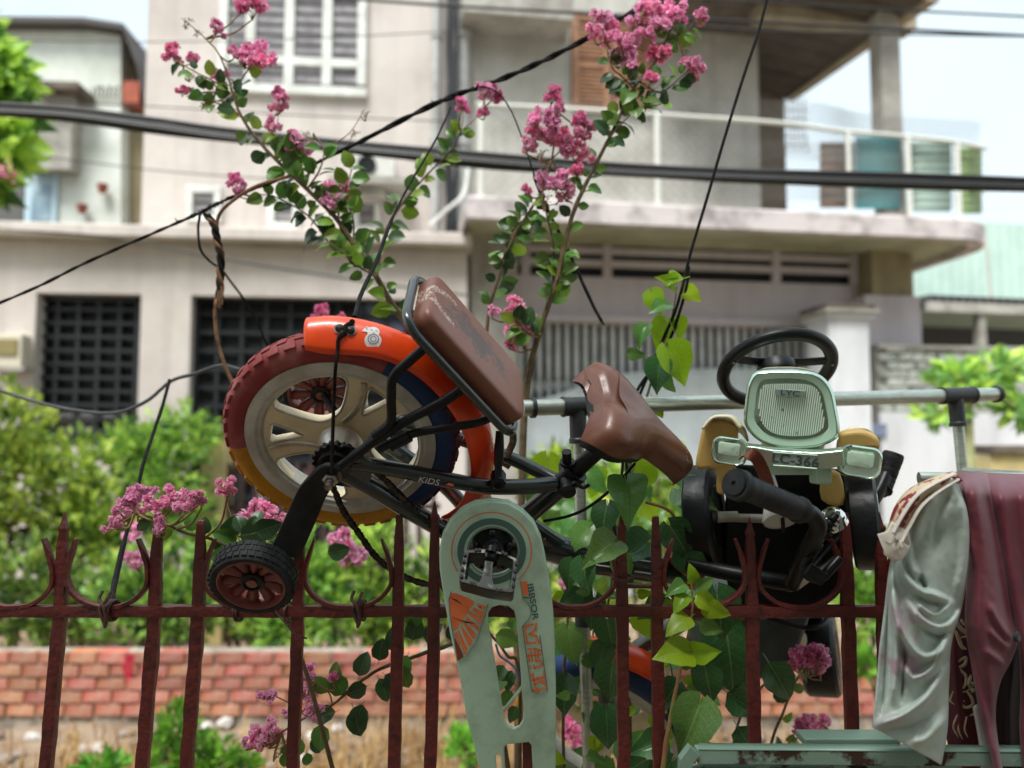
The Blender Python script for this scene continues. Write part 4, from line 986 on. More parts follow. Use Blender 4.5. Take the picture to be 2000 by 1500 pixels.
def bk3(c0): return lambda x, y, h: W((x, y, h + c0))
q = MB(); vv, ff = plate([outer] + holes, .02, bk3(.004), bevel=.0035); q.add(vv, ff)
spk = bb('spoke_plate', q, m_cream, rimo, ang=35)
q = MB()
for h in holes:
    pts = [W((x, y, .0135)) for x, y in h]; q.tube(pts, .0018, 5, closed=True)
for k in range(3):   # raised silver ribs curving out of the hub
    A = arm0 - k * 2 * pi / 3
    pts = cr([W((*pol(A + d, Ri * r), .0155)) for d, r in ((.26, .96), (.22, .8), (.2, .62), (.28, .42), (.5, .3))], 6)
    q.tube(pts, [.0045] * len(pts), 8, ry=.003, up=bn)
bb('rib_edging', q, m_silv, spk)
q = MB(); q.lathe([(.0, .02), (.03, .02), (.034, .024), (.03, .034), (.02, .046), (.014, .06), (0, .06)], bC, bn, 32); bb('hub', q, m_silv, rimo)
# freewheel cog, axle, nut
q = MB()
tooth = []
for k in range(18 * 4):
    a = 2 * pi * k / 72; tooth.append(((.034 if k % 4 < 2 else .0305) * cos(a), (.034 if k % 4 < 2 else .0305) * sin(a)))
vv, ff = plate([tooth], .004, bk3(.066)); q.add(vv, ff)
vv, ff = plate([[(x * .9, y * .9) for x, y in tooth]], .01, bk3(.058)); q.add(vv, ff)
q.lathe([(0, .05), (.024, .05), (.024, .078), (.016, .08), (0, .08)], bC, bn, 24); bb('sprocket', q, m_chain, rimo)
q = MB(); q.lathe([(.0055, -.1), (.0055, .122), (0, .123)], bC, bn, 12, cap=True); 
for c0 in (.098,): q.lathe([(.0, c0), (.0115, c0), (.0115, c0 + .009), (.009, c0 + .012), (0, c0 + .012)], bC, bn, 6)
q.lathe([(0, .094), (.015, .094), (.015, .098), (0, .098)], bC, bn, 20); bb('axle_nut', q, m_steel, ang=30)

# mudguard: loft between its far and near rims, bulged outward
far_ = [(606, 624), (650, 620), (700, 626), (752, 640), (800, 660), (850, 690), (895, 728), (930, 776), (950, 828), (958, 884), (953, 935), (938, 975), (912, 1002), (880, 1014)]
near = [(596, 684), (640, 692), (690, 694), (738, 700), (786, 718), (828, 746), (866, 784), (896, 828), (914, 876), (920, 920), (912, 955), (898, 985), (878, 1002), (862, 1010)]
fr, nr = cr([L(a, b, -.026) for a, b in far_], 5), cr([L(a, b, .03) for a, b in near], 5)
rows = []
for j in range(13):
    t = j / 12; row = []
    for f_, n2 in zip(fr, nr):
        p = f_.lerp(n2, t); rr_ = Vector((p.x, p.y, 0)).normalized()
        row.append(W(p + rr_ * (.016 * (1 - (2 * t - 1) ** 2) ** .8)))
    rows.append(row)
q = MB().grid(rows); fender = bb('mudguard', q, m_orange, fixn=False, solid=.0028)
fender.modifiers[0].offset = 0
FR, NR = fr, nr
def fend(i, t, out=.001):
    f_, n2 = FR[i], NR[i]; p = f_.lerp(n2, t); rr_ = Vector((p.x, p.y, 0)).normalized()
    return W(p + rr_ * (.016 * (1 - (2 * t - 1) ** 2) ** .8 + out))
def fpatch(i0, i1, fn, name, m, out=.0012):
    pass
# bracket with two screws on the mudguard
def fpx(px, py, out=.0015):
    """point on the mudguard under a photo pixel (searched on its surface)"""
    best = None
    for i in range(0, len(FR)):
        for j in range(0, 41):
            p = fend(i, j / 40, out); d = p - CAM
            c_ = Vector((d.x, d.y * cos(TILT) + d.z * sin(TILT), -d.y * sin(TILT) + d.z * cos(TILT)))
            x, y = 1000 + FPX * c_.x / c_.y, 750 - FPX * c_.z / c_.y; e = (x - px) ** 2 + (y - py) ** 2
            if best is None or e < best[0]: best = (e, p, i, j / 40)
    _, p, i, t = best; i = min(max(i, 1), len(FR) - 2); t = min(max(t, .04), .96)
    du = (fend(i + 1, t, out) - fend(i - 1, t, out)).normalized(); dv = (fend(i, t + .03, out) - fend(i, t - .03, out)).normalized()
    n_ = du.cross(dv).normalized()
    if n_.dot(CAM - p) < 0: n_ = -n_
    return p, du, dv, n_
sc1, sc2 = fpx(658, 642), fpx(687, 646)
q = MB()
for p, du, dv, n_ in (sc1, sc2): q.lathe([(0, 0), (.0075, 0), (.0075, .002), (0, .002)], p, n_, 18)
q.box((sc1[0] + sc2[0]) / 2 + sc1[3] * .002, .018, .009, .003, Matrix((sc1[1], sc1[2], sc1[3])).transposed()); brk = bb('stay_clip', q, m_steel, fender)
for p, du, dv, n_ in (sc1, sc2):
    q = MB(); q.lathe([(.0055, .001), (.0055, .0035), (.003, .0048), (0, .005)], p, n_, 16); q.box(p + n_ * .0052, .007, .0012, .001, Matrix((du, dv, n_)).transposed()); q.box(p + n_ * .0053, .0012, .007, .001, Matrix((du, dv, n_)).transposed()); bb('screw', q, m_chain, fender)
# white sticker with ring and lines
p, du, dv, n_ = fpx(731, 657, .0026)
if du.x < 0: du = -du
if dv.z > 0: dv = -dv
yv = -dv
def stk(x, y, h): return p + du * x + yv * y + n_ * (h - (x * x * 1.5 + y * y * 12))
def disc(cx, cy, r, h, n=20, ri=0):
    q = MB(); rs = [[stk(cx + cos(2 * pi * k / n) * rr_, cy + sin(2 * pi * k / n) * rr_, h) for k in range(n)] for rr_ in ([r, r * .75, r * .5, r * .25, .00005] if not ri else [r, ri])]
    return q.rings(rs, 0, False)
m_stk = mat('sticker white', srgb(232, 230, 228), .4); m_ink = mat('sticker ink', srgb(96, 92, 130), .5)
q = disc(.001, -.0065, .0115, .0003); q2 = disc(-.001, .0065, .0085, .0002); q.add(q2.v, q2.f)
q.add([stk(-.0165, .0045, .0003), stk(-.006, .004, .0003), stk(-.006, .012, .0003), stk(-.0115, .0135, .0003)], [(0, 1, 2, 3)])
stko = bb('sticker', q, m_stk, fender, fixn=False)
q = disc(.001, -.0045, .0076, .0008, 20, .0066); q3 = disc(.001, -.0045, .0042, .0008, 16, .0034); q.add(q3.v, q3.f)
for x, y, w_ in ((-.004, .0085, .003), (.003, .0085, .003), (0, .0045, .002), (-.011, .008, .002), (-.011, .0105, .003)):
    q.add([stk(x - w_ / 2, y, .0007), stk(x + w_ / 2, y, .0007), stk(x + w_ / 2, y + .0009, .0007), stk(x - w_ / 2, y + .0009, .0007)], [(0, 1, 2, 3)])
bb('sticker_print', q, m_ink, stko, fixn=False)
# cord over the mudguard
cpts = [fpx(688, 628, .004)[0]] + [fpx(a, b, .0045)[0] for a, b in ((684, 630), (678, 638), (671, 648), (666, 662), (661, 685))]
cpts = [Lw(700, 632, -.05)] + cpts + [Lw(656, 712, .045), Lw(653, 760, .055), Lw(651, 820, .07), Lw(649, 880, .09), Lw(648, 925, .108)]
tag(MB().tube(cr(cpts, 6), [.0034] * 30 + [.0026] * 37, 7).build('lashing_cord', m_cabb), 'black cord lashed over the orange mudguard and down to the axle nut', 'cord')

# far stabiliser and near stabiliser
def stabiliser(cx, cy, c0, R, wd, near_):
    ctr = Lw(cx, cy, c0)
    q = MB(); pr = [(R - .012, -wd / 2), (R - .003, -wd / 2), (R, -wd / 2 + .004), (R, wd / 2 - .006), (R - .004, wd / 2), (R - .010, wd / 2), (R - .012, wd / 2 - .002)]
    q.lathe(pr, ctr, bn, 56, ref=bu, cap=False); ty = bb('stabiliser_tyre', q, m_rub, ang=35)
    q = MB()
    for k in range(36):
        for row in range(3):
            a = 2 * pi * (k + .5 * (row % 2)) / 36; rad = bu * cos(a) + bv * sin(a); tn = bn.cross(rad)
            q.box(ctr + rad * R + bn * ((row - 1) * wd * .28), .0072, wd * .22, .0024, Matrix((tn, bn, rad)).transposed())
    bb('stabiliser_tread', q, m_rub, ty)
    q = MB(); q.lathe([(R - .012, -wd / 2 + .003), (R - .011, wd / 2 - .001), (R - .0135, wd / 2 + .0005), (R - .015, wd / 2 - .003), (R - .015, -wd / 2 + .003)], ctr, bn, 56, ref=bu, cap=False)
    rm = bb('stabiliser_rim', q, m_copper, ang=35)
    for k in range(10):
        a = 2 * pi * k / 10 + .1; rad = bu * cos(a) + bv * sin(a); tn = bn.cross(rad); rs = []
        for r, w_, h in ((.012, .0042, wd * .2), (.02, .0062, wd * .22), (.034, .0085, wd * .24), (R - .02, .0098, wd * .26), (R - .014, .006, wd * .25)):
            rs.append([ctr + rad * r + tn * w_ * s_ + bn * (h - abs(s_) ** 2 * .006 - d_) for s_, d_ in ((-1, 0), (-.5, 0), (0, 0), (.5, 0), (1, 0), (1, .004), (0, .004), (-1, .004))])
        bb('stabiliser_spoke', MB().rings(rs), m_copper, rm)
    q = MB(); q.lathe([(.017, wd * .0), (.017, wd * .3), (.0125, wd * .34), (.0125, wd * .28), (0, wd * .27)], ctr, bn, 24); q.lathe([(0, wd * .2), (.008, wd * .2), (.0075, wd * .36), (0, wd * .37)], ctr, bn, 16, 1)
    bb('stabiliser_hub', q, [m_blk, m_copper], rm)
    return ctr
nC = stabiliser(496, 1128, .165, .0595, .036, True)
fC = stabiliser(628, 766, -.175, .066, .036, False)
# bracket arm of the near stabiliser: flat cranked bar
q = MB()
pl = [(658, 928, .1, .015), (640, 925, .1, .016), (612, 960, .103, .0195), (600, 985, .11, .0205), (580, 1030, .13, .021), (556, 1082, .15, .021)]
ctrs = cr([Lw(a, b, c) for a, b, c, w_ in pl], 5); ws = crn([w_ for *_, w_ in pl], 5); rs = []
for i, p in enumerate(ctrs):
    t = (ctrs[min(i + 1, len(ctrs) - 1)] - ctrs[max(i - 1, 0)]).normalized(); s_ = bn.cross(t).normalized(); n2 = t.cross(s_)
    h = ws[i]; rs.append([p + s_ * h * a + n2 * .004 * b for a, b in ((1, .6), (.9, 1), (-.9, 1), (-1, .6), (-1, -1), (1, -1))])
q.rings(rs); bb('stabiliser_arm', q, m_blk, ang=40)
q = MB(); q.tube([Lw(628, 766, -.17), Lw(690, 850, -.1), Lw(672, 842, -.08)], .006, 8); q.lathe([(.02, -.14), (.022, -.12), (.012, -.1)], Lw(628, 766, 0), bn, 12); bb('far_stabiliser_arm', q, m_blk)
q = MB(); q.tube(btube([(700, 735, -.17), (705, 800, -.12), (690, 850, -.08)], 0), .012, 8, ry=.004, up=bn); bb('silver_lever', q, m_silv)

# frame
def ftube(name, pts, r, m=m_green, n=14, k=6, ry=None, **kw):
    c_ = cr([Lw(*p) for p in pts], k)
    rr_ = crn(r, k) if isinstance(r, (list, tuple)) else r
    return bb(name, MB().tube(c_, rr_, n, ry=ry, **kw), m)
ftube('seat_stay', [(672, 905, .062), (720, 908, .062), (800, 922, .058), (880, 938, .05), (950, 950, .042), (1030, 950, .03), (1085, 945, .018)], [.0105, .0115, .0118, .0118, .0122, .0122, .0118])
ftube('seat_stay', [(700, 800, -.07), (800, 830, -.066), (900, 858, -.06), (985, 890, -.05), (1050, 920, -.03), (1090, 940, -.012)], .0112)
ftube('chain_stay', [(668, 922, .06), (720, 948, .06), (780, 985, .055), (840, 1020, .05), (900, 1052, .045), (950, 1076, .03)], [.013, .0145, .0145, .0145, .014, .014], ry=None)
ftube('chain_stay', [(690, 830, -.07), (790, 890, -.066), (880, 960, -.06), (960, 1060, -.03)], .0125)
q = MB(); vv, ff = plate([[(a.x, a.y) for a in (L(646, 905, .066), L(690, 888, .066), L(728, 902, .066), L(724, 940, .066), L(690, 950, .066), L(650, 945, .066))]], .007, bk3(.066), bevel=.001); q.add(vv, ff); bb('dropout', q, m_green, ang=30)
ftube('seat_tube', [(965, 1066, 0), (1010, 1022, 0), (1060, 980, 0), (1098, 948, 0), (1118, 930, 0)], .0165)
ftube('down_tube', [(960, 1052, 0), (1060, 1066, 0), (1150, 1090, 0), (1250, 1106, 0), (1335, 1118, 0)], [.02, .024, .026, .026, .022])
ftube('top_tube', [(1010, 1010, 0), (1060, 1046, 0), (1100, 1072, 0)], .017)
ftube('head_tube', [(1316, 1070, 0), (1336, 1100, 0), (1356, 1134, 0)], .02, mat('copper head tube', srgb(150, 92, 66), .35, .3))
q = MB(); q.tube([Lw(965, 1066, -.04), Lw(965, 1066, .04)], .02, 16); bb('bottom_bracket', q, m_green)
# decals on the tubes
def tube_text(s_, size, px, py, c, dirpx, m, name, sq=1.0, par=None):
    o = Lw(px, py, c); e = (Lw(px + dirpx[0], py + dirpx[1], c) - o).normalized(); view = (CAM - o).normalized(); up = view.cross(e).normalized(); nn = e.cross(up)
    q = MB(); vv, ff = text_geo(s_, size, lambda x, y, h: o + e * (x + y * .18) + up * y + nn * h, 0, sq); q.add(vv, ff)
    return bb(name, q, m, par, fixn=False)
m_sil2 = mat('silver print', srgb(190, 192, 188), .5); m_oprint = mat('orange print', srgb(226, 112, 72), .5)
tube_text('KIDS', .0125, 838, 940, .0705, (30, 5.5), m_sil2, 'frame_lettering', 1.2)
tube_text('BIKE', .011, 908, 953, .0585, (30, 4), mat('dark print', srgb(70, 76, 76), .5), 'frame_lettering', 1.2)
q = MB(); o = Lw(870, 947, .0675); e = (Lw(890, 951, .0675) - o).normalized(); up = (CAM - o).normalized().cross(e); q.add([o, o + e * .012, o + e * .012 + up * .003, o + e * .004 + up * .004], [(0, 1, 2, 3)]); bb('frame_mark', q, m_oprint)
q = MB(); o = Lw(1150, 1090, .0)
for (a, b), (c_, d) in (((1150, 1078), (1192, 1084)), ((1236, 1092), (1290, 1100))): q.tube([Lw(a, b, .0275), Lw(c_, d, .0275)], .0012, 4); q.tube([Lw(a + 4, b + 24, .0265), Lw(c_ + 4, d + 24, .0265)], .0012, 4)
bb('frame_lines', q, m_sil2)
# seat post, clamp, quick release
ftube('seat_post', [(1108, 938, 0), (1140, 905, 0), (1176, 872, 0), (1200, 848, 0)], .0135, m_blk)
q = MB(); a, b = Lw(1098, 948, 0), Lw(1128, 920, 0); q.tube([a, b], .0195, 18); q.lathe([(0, -.03), (.011, -.03), (.011, .034), (0, .034)], Lw(1106, 932, 0), bn, 12)
q.lathe([(0, .03), (.013, .03), (.013, .036), (.009, .04), (0, .041)], Lw(1106, 932, 0), bn, 18); bb('seat_clamp', q, m_blk, ang=35)
q = MB(); q.tube(btube([(1120, 942, .03), (1138, 952, .03), (1152, 946, .03)], 0), .005, 8, ry=.003); q.tube([Lw(1108, 900, 0), Lw(1104, 925, 0)], .0035, 8); q.tube([Lw(1107, 882, 0), Lw(1107, 903, 0)], .0075, 12); q.lathe([(0, -.002), (.012, -.002), (.012, .003), (0, .003)], Lw(1108, 904, 0), bv, 16); bb('quick_release', q, m_blkp)
# saddle
r0, r1 = L(1180, 774, 0), L(1350, 926, 0)
sl_ = (r1 - r0); sl_n = sl_.normalized(); sup = Vector((-sl_n.y, sl_n.x, 0))
if sup.x < 0: sup = -sup
SL = sl_.length
st = [(0.0, .068, -.012, .012), (.03, .082, .0, .012), (.10, .090, .008, .013), (.2, .090, .012, .011), (.32, .075, .013, .006), (.44, .056, .011, .002), (.55, .042, .009, .001), (.68, .035, .008, 0), (.82, .031, .007, 0), (.93, .027, .004, 0), (1.0, .018, -.003, 0), (1.03, .006, -.012, 0)]
def srow(t, hw, top, groove, dz=0, k=17):
    row = []
    for j in range(k):
        s_ = -1 + 2 * j / (k - 1)
        c_ = s_ * hw * 1.14 - .022; d = .012 + top - (abs(s_) ** 2.6) * (.022 if t > .35 else .026) - groove * (.5 + .5 * cos(pi * min(1, abs(s_) / .62)))
        back = .2 * groove / .014 * max(0, 1 - abs(s_ / .55) ** 1.5) if t < .12 else 0      # notch at the back between the wings
        row.append(W(r0 + sl_n * (SL * (t + back * .42)) + sup * d + Vector((0, 0, c_))))
    return row
tt = [s[0] for s in st]
dense = []
for col in range(4): dense.append(crn([s[col] for s in st], 5))
rows = [srow(t, h, tp, g) for t, h, tp, g in zip(*dense)]
top_rows = rows
und = [[v - (bM.to_3x3() @ sup) * (.028 if i < len(rows) * .5 else .022) for v in r] for i, r in enumerate(rows)]
q = MB(); rings = [r + u_[::-1] for r, u_ in zip(rows, und)]
q.rings(rings); sd_ = bb('saddle', q, m_brown, ang=75)
# black base shell, slightly larger below
q = MB(); low = []
for r, u_ in zip(rows[3:30], und[3:30]):
    c_ = sum(u_, Vector()) / len(u_); ss_ = bM.to_3x3() @ sup; low.append([c_ + (v - c_) * .985 + ss_ * .002 for v in u_] + [c_ + (v - c_) * .96 - ss_ * .014 for v in u_[::-1]])
q.rings(low); bb('saddle_base', q, m_blkp, sd_, ang=60)
# white print near the nose
m_wprint = mat('worn white print', srgb(206, 190, 176), .6)
def sadd(t, s_, out=.0006):
    i = min(int(t * (len(rows) - 1)), len(rows) - 2); f = t * (len(rows) - 1) - i; j = (s_ + 1) / 2 * 16; j0 = min(int(j), 15); g = j - j0
    a = rows[i][j0].lerp(rows[i][j0 + 1], g); b = rows[i + 1][j0].lerp(rows[i + 1][j0 + 1], g); return a.lerp(b, f) + (bM.to_3x3() @ sup) * out
def saddle_text(s_, t, size):
    q = MB(); vv, ff = text_geo(s_, size, lambda x, y, h: (x, y, 0))
    vv = [sadd(t - y / SL * .8, .12 + x / .03) for x, y, h in vv]; q.add(vv, ff); bb('saddle_print', q, m_wprint, sd_, fixn=False)
saddle_text('DELE', .86, .0095); saddle_text('OUTDOOR', .815, .0055)
q = MB()
for k in range(9):
    a = pi * k / 8; c_ = (.12 + cos(a) * .5, .79 - sin(a) * .035)
    q.tube([sadd(c_[1], c_[0]), sadd(c_[1] - .012, c_[0])], .0005, 4)
bb('saddle_print', q, m_wprint, sd_)
# rear carrier pad
e0, e1 = L(843, 566, 0), L(1026, 772, 0)
pd = (e1 - e0).normalized(); pn = Vector((-pd.y, pd.x, 0)); pn = pn if pn.x > 0 else -pn
pL, pW = (e1 - e0).length / 2, .065
pc_ = (e0 + e1) / 2
def padp(x, y, h): return W(pc_ + pd * x + Vector((0, 0, y)) + pn * h)
rings = []
for ins, h in ((.003, -.03), (0, -.027), (0, -.008), (.001, -.0035), (.0045, -.0006), (.009, .0002), (.03, .0016), (.045, .002)):
    rings.append([padp(x, y, h) for x, y in rrect(pL - ins, pW - ins, max(.004, .02 - ins * .6), 6)])
rings.append([padp(x * .02, y * .02, .005) for x, y in rrect(pL, pW, .02, 6)])
q = MB().rings(rings)
# worn dark print on the pad
mp = bpy.data.materials.new('brown pad vinyl with worn print'); mp.use_nodes = True
n_, l_ = mp.node_tree.nodes, mp.node_tree.links; b_ = n_['Principled BSDF']; b_.inputs['Roughness'].default_value = .4
tc = n_.new('ShaderNodeTexCoord'); mpg = n_.new('ShaderNodeMapping'); mpg.vector_type = 'TEXTURE'
ang = atan2(pd.y, pd.x); mpg.inputs['Location'].default_value = (pc_ + pd * -.012)[:]; mpg.inputs['Rotation'].default_value = (0, 0, ang); mpg.inputs['Scale'].default_value = (.084, 1, .040)
l_.new(tc.outputs['Object'], mpg.inputs[0])
sp = n_.new('ShaderNodeSeparateXYZ'); l_.new(mpg.outputs[0], sp.inputs[0])
def math_(op, a, b=None, v=None):
    nd = n_.new('ShaderNodeMath'); nd.operation = op
    l_.new(a, nd.inputs[0]) if not isinstance(a, (int, float)) else setattr(nd.inputs[0], 'default_value', a)
    if b is not None:
        l_.new(b, nd.inputs[1]) if not isinstance(b, (int, float)) else setattr(nd.inputs[1], 'default_value', b)
    return nd.outputs[0]
x2 = math_('MULTIPLY', sp.outputs[0], sp.outputs[0]); z2 = math_('MULTIPLY', sp.outputs[2], sp.outputs[2]); rr2 = math_('ADD', x2, z2)
nz = n_.new('ShaderNodeTexNoise'); nz.inputs['Scale'].default_value = 60; nz.inputs['Detail'].default_value = 7; nz.inputs['Roughness'].default_value = .7; l_.new(tc.outputs['Object'], nz.inputs[0])
nz2 = n_.new('ShaderNodeTexNoise'); nz2.inputs['Scale'].default_value = 260; nz2.inputs['Detail'].default_value = 4; l_.new(tc.outputs['Object'], nz2.inputs[0])
edge_ = math_('SUBTRACT', 1.0, rr2)
v_ = math_('ADD', math_('MULTIPLY', edge_, .16), math_('ADD', math_('MULTIPLY', nz.outputs[0], .75), math_('MULTIPLY', nz2.outputs[0], .35)))
rg = n_.new('ShaderNodeMapRange'); rg.inputs[1].default_value = .60; rg.inputs[2].default_value = .67; l_.new(v_, rg.inputs[0])
ins_ = math_('MULTIPLY', rg.outputs[0], math_('GREATER_THAN', edge_, .05))
# pale arc at one end
xa = math_('ADD', sp.outputs[0], .42); d2 = math_('SQRT', math_('ADD', math_('MULTIPLY', xa, math_('MULTIPLY', xa, 1.1)), z2))
arc = math_('MULTIPLY', math_('LESS_THAN', math_('ABSOLUTE', math_('SUBTRACT', d2, .78)), .11), math_('MULTIPLY', math_('GREATER_THAN', nz2.outputs[0], .5), math_('LESS_THAN', sp.outputs[0], -.55)))
m1 = n_.new('ShaderNodeMix'); m1.data_type = 'RGBA'; m1.inputs[6].default_value = srgb(124, 78, 62); m1.inputs[7].default_value = srgb(66, 58, 54); l_.new(math_('MULTIPLY', ins_, .8), m1.inputs[0])
m2 = n_.new('ShaderNodeMix'); m2.data_type = 'RGBA'; l_.new(m1.outputs[2], m2.inputs[6]); m2.inputs[7].default_value = srgb(200, 184, 170); l_.new(math_('MULTIPLY', arc, .75), m2.inputs[0])
l_.new(m2.outputs[2], b_.inputs['Base Color'])
bb('carrier_pad', q, mp, ang=50)
# carrier frame hoop and struts
q = MB(); hoop = [padp(x, y, -.03) for x, y in rrect(pL + .009, pW + .008, .03, 8)]; q.tube(hoop, .0068, 10, closed=True, up=bM.to_3x3() @ pn)
q.tube([padp(0, -pW, -.034), padp(0, pW, -.034)], .005, 8); q.tube([padp(pL * .6, -pW, -.034), padp(pL * .6, pW, -.034)], .005, 8); bb('carrier_frame', q, m_green)
ftube('carrier_strut', [(838, 672, .05), (800, 705, .062), (768, 736, .068), (764, 780, .072), (762, 825, .078), (730, 852, .082)], .0068, m_blk)
ftube('carrier_strut', [(912, 752, .05), (870, 782, .062), (800, 818, .072), (740, 855, .08), (690, 892, .085), (655, 918, .09)], .0072, m_blk)
ftube('carrier_strut', [(968, 812, .05), (930, 826, .058), (870, 836, .066), (815, 845, .072), (780, 858, .076), (740, 878, .08)], .0062, m_blk)
q = MB(); q.tube(btube([(762, 872, .083), (800, 852, .078), (770, 868, .083)], 0), .0085, 10); bb('strut_sleeve', q, m_blk)
ftube('carrier_strut', [(806, 610, -.05), (800, 640, -.055), (806, 680, -.06), (780, 720, -.06)], .006, m_blk)
ftube('carrier_stay', [(976, 842, .0), (975, 880, .02), (973, 915, .04), (972, 938, .055)], [.006, .0075, .006, .006], m_blk)
ftube('carrier_stay', [(1000, 838, -.02), (1002, 862, -.03), (990, 890, -.04)], .006, m_steel)
q = MB(); q.lathe([(0, -.01), (.012, -.01), (.012, .012), (.007, .016), (0, .016)], Lw(973, 935, .045), bn, 8); bb('stay_bolt', q, m_blk, ang=30)
ftube('carrier_stay', [(905, 850, -.06), (960, 880, -.06), (1000, 905, -.05)], .012, mat('wine red tube', srgb(92, 52, 58), .4))
# drive chain: taut run to the crank, slack run below
m_link = m_chain
ch = None
def chain(pts, k):
    c_ = cr([Lw(*p) for p in pts], k)
    d = [0]
    for a, b in zip(c_, c_[1:]): d.append(d[-1] + (b - a).length)
    out = []; s_ = 0; i = 0
    while s_ < d[-1]:
        while d[i + 1] < s_: i += 1
        t = (s_ - d[i]) / (d[i + 1] - d[i]); out.append(c_[i].lerp(c_[i + 1], t)); s_ += .0127 * .95
    return out
q = MB()
for run in (chain([(680, 872, .062), (720, 908, .062), (760, 945, .062), (800, 985, .06), (840, 1018, .058), (880, 1040, .055), (920, 1048, .05)], 8), chain([(640, 925, .07), (655, 962, .08), (672, 1000, .085), (700, 1040, .085), (735, 1088, .085), (780, 1122, .082), (840, 1142, .08), (900, 1136, .07), (950, 1120, .06)], 8)):
    for i in range(len(run) - 1):
        a, b = run[i], run[i + 1]; t = (b - a).normalized(); s_ = bn.cross(t).normalized()
        for off in (-1, 1):
            c0 = bn * off * (.0034 if i % 2 else .0024); rs = []
            for h in (-.0006, .0006):
                rs.append([a + t * .0 + c0 + bn * h - t * .003 + s_ * w_ for w_ in (-.002, .002)] + [a + t * .002 + s_ * .0042 + c0 + bn * h, a.lerp(b, .5) + s_ * .0028 + c0 + bn * h, b - t * .002 + s_ * .0042 + c0 + bn * h] + [b + t * .003 + c0 + bn * h + s_ * w_ for w_ in (.002, -.002)] + [b - t * .002 - s_ * .0042 + c0 + bn * h, a.lerp(b, .5) - s_ * .0028 + c0 + bn * h, a + t * .002 - s_ * .0042 + c0 + bn * h])
            q.rings(rs)
        q.tube([a - bn * .0045, a + bn * .0045], .0026, 6)
tag(bb('chain', q, m_chain, smooth=False), kind='stuff')
# crank, chainring
gY = 1.125
gO = P(965, 1075, gY)
q = MB(); gN = Vector((0.02, -.98, -.2)).normalized()
def G(px, py, off=0.0): return onplane(px, py, gO + gN * off, gN)
cc = G(962, 1075, -.03)
q.lathe([(0, -.01), (.038, -.01), (.04, -.004), (.03, .004), (.02, .012), (.012, .016), (0, .016)], cc, gN, 40)
for k in range(5):
    a = k * 2 * pi / 5 + .3; q.ball(cc + Vector((cos(a) * .026, -.012, sin(a) * .026)), .0055, 10)
bb('chainring', q, mat('glossy black steel', srgb(16, 17, 18), .12, .4, coat=.6))
q = MB(); q.tube(cr([G(962, 1070, .0), G(962, 1082, .03), G(958, 1098, .05)], 5), .0095, 12); q.lathe([(0, 0), (.011, 0), (.011, .01), (.006, .013), (0, .013)], G(962, 1064, -.01), gN, 6); bb('crank', q, m_blk)
# chain guard: mint plate with slots
def zp(x, y): return (820 + x * .36, 960 + y * .36)
m_mint2 = mat('mint guard plastic', srgb(184, 218, 196), .4, c2=srgb(150, 172, 154), nscale=22, lo=.47, hi=.8, coat=.1, detail=9, stretch=(1, 1, .4), bump=.04, bscale=50)
ou = [(108, 330), (125, 235), (165, 160), (225, 100), (300, 62), (390, 50), (480, 62), (555, 105), (615, 165), (655, 250), (676, 340), (700, 480), (720, 640), (733, 850), (738, 1050), (738, 1250), (736, 1500), (735, 1750), (380, 1750), (330, 1520), (300, 1400), (260, 1240), (212, 970), (165, 760), (128, 540), (110, 420)]
s1 = [(372, 655), (392, 625), (430, 614), (480, 618), (512, 645), (525, 700), (540, 880), (562, 1180), (560, 1235), (540, 1268), (510, 1280), (478, 1268), (458, 1235), (440, 1110), (412, 940), (386, 790), (368, 700)]
s2 = [(458, 1385), (470, 1368), (590, 1356), (605, 1372), (612, 1500), (620, 1750), (470, 1750), (462, 1500)]
s3 = [(412, 1430), (420, 1420), (434, 1424), (440, 1440), (452, 1700), (430, 1700)]
hc = [(397 + 134 * cos(2 * pi * k / 40), 320 + 123 * sin(2 * pi * k / 40)) for k in range(40)]
def dens(o, k=3): return smooth2(o, k)
def g2(o): return [tuple(((lambda v: (v.x, v.z))(G(*zp(a, b)) - gO))) for a, b in o]
def g3(x, y, h):
    p = gO + Vector((x, 0, y)); p.y = gO.y - ((p.x - gO.x) * gN.x + (p.z - gO.z) * gN.z) / gN.y
    return p + gN * h
q = MB(); vv, ff = plate([g2(dens(ou[:17])[:-3] + ou[17:]) if False else g2(ou), g2(hc), g2(s1), g2(s2[:-1]), g2(s3)], .006, g3, bevel=.0022); q.add(vv, ff)
guard = bb('chain_guard', q, m_mint2, ang=40)
# rim wall behind its edge
def skirt(o, depth, name, m):
    pts = g2(o); q = MB(); q.rings([[g3(x, y, h) for x, y in pts] for h in (-.002, -depth)], 0, False); return bb(name, q, m, guard, solid=.002, ang=50)
skirt(ou[:14] + ou[20:], .014, 'guard_edge', m_mint2)
def ring_(cx, cy, r0_, r1_, a0, a1, m, name, h=.0036):
    n2 = 60; q = MB(); rs = []
    for r in (r0_, r1_): rs.append([g3(*g2([(cx + r * cos(a0 + (a1 - a0) * k / n2), cy + r * .965 * sin(a0 + (a1 - a0) * k / n2))])[0], h) for k in range(n2 + 1)])
    q.rings(rs, 0, False, False, False); return bb(name, q, m, guard, fixn=False)
m_or = mat('orange print on guard', srgb(240, 130, 78), .45, c2=srgb(224, 112, 66), nscale=40); m_teal = mat('teal print', srgb(76, 112, 104), .45)
m_groove = mat('groove line', srgb(108, 130, 116), .5)
ring_(389, 318, 213, 219, -pi * 1.18, pi * .27, m_or, 'orange_ring'); ring_(390, 320, 150, 186, 0, 2 * pi, m_teal, 'teal_ring'); ring_(396, 320, 134, 140, 0, 2 * pi, m_groove, 'hole_edge')
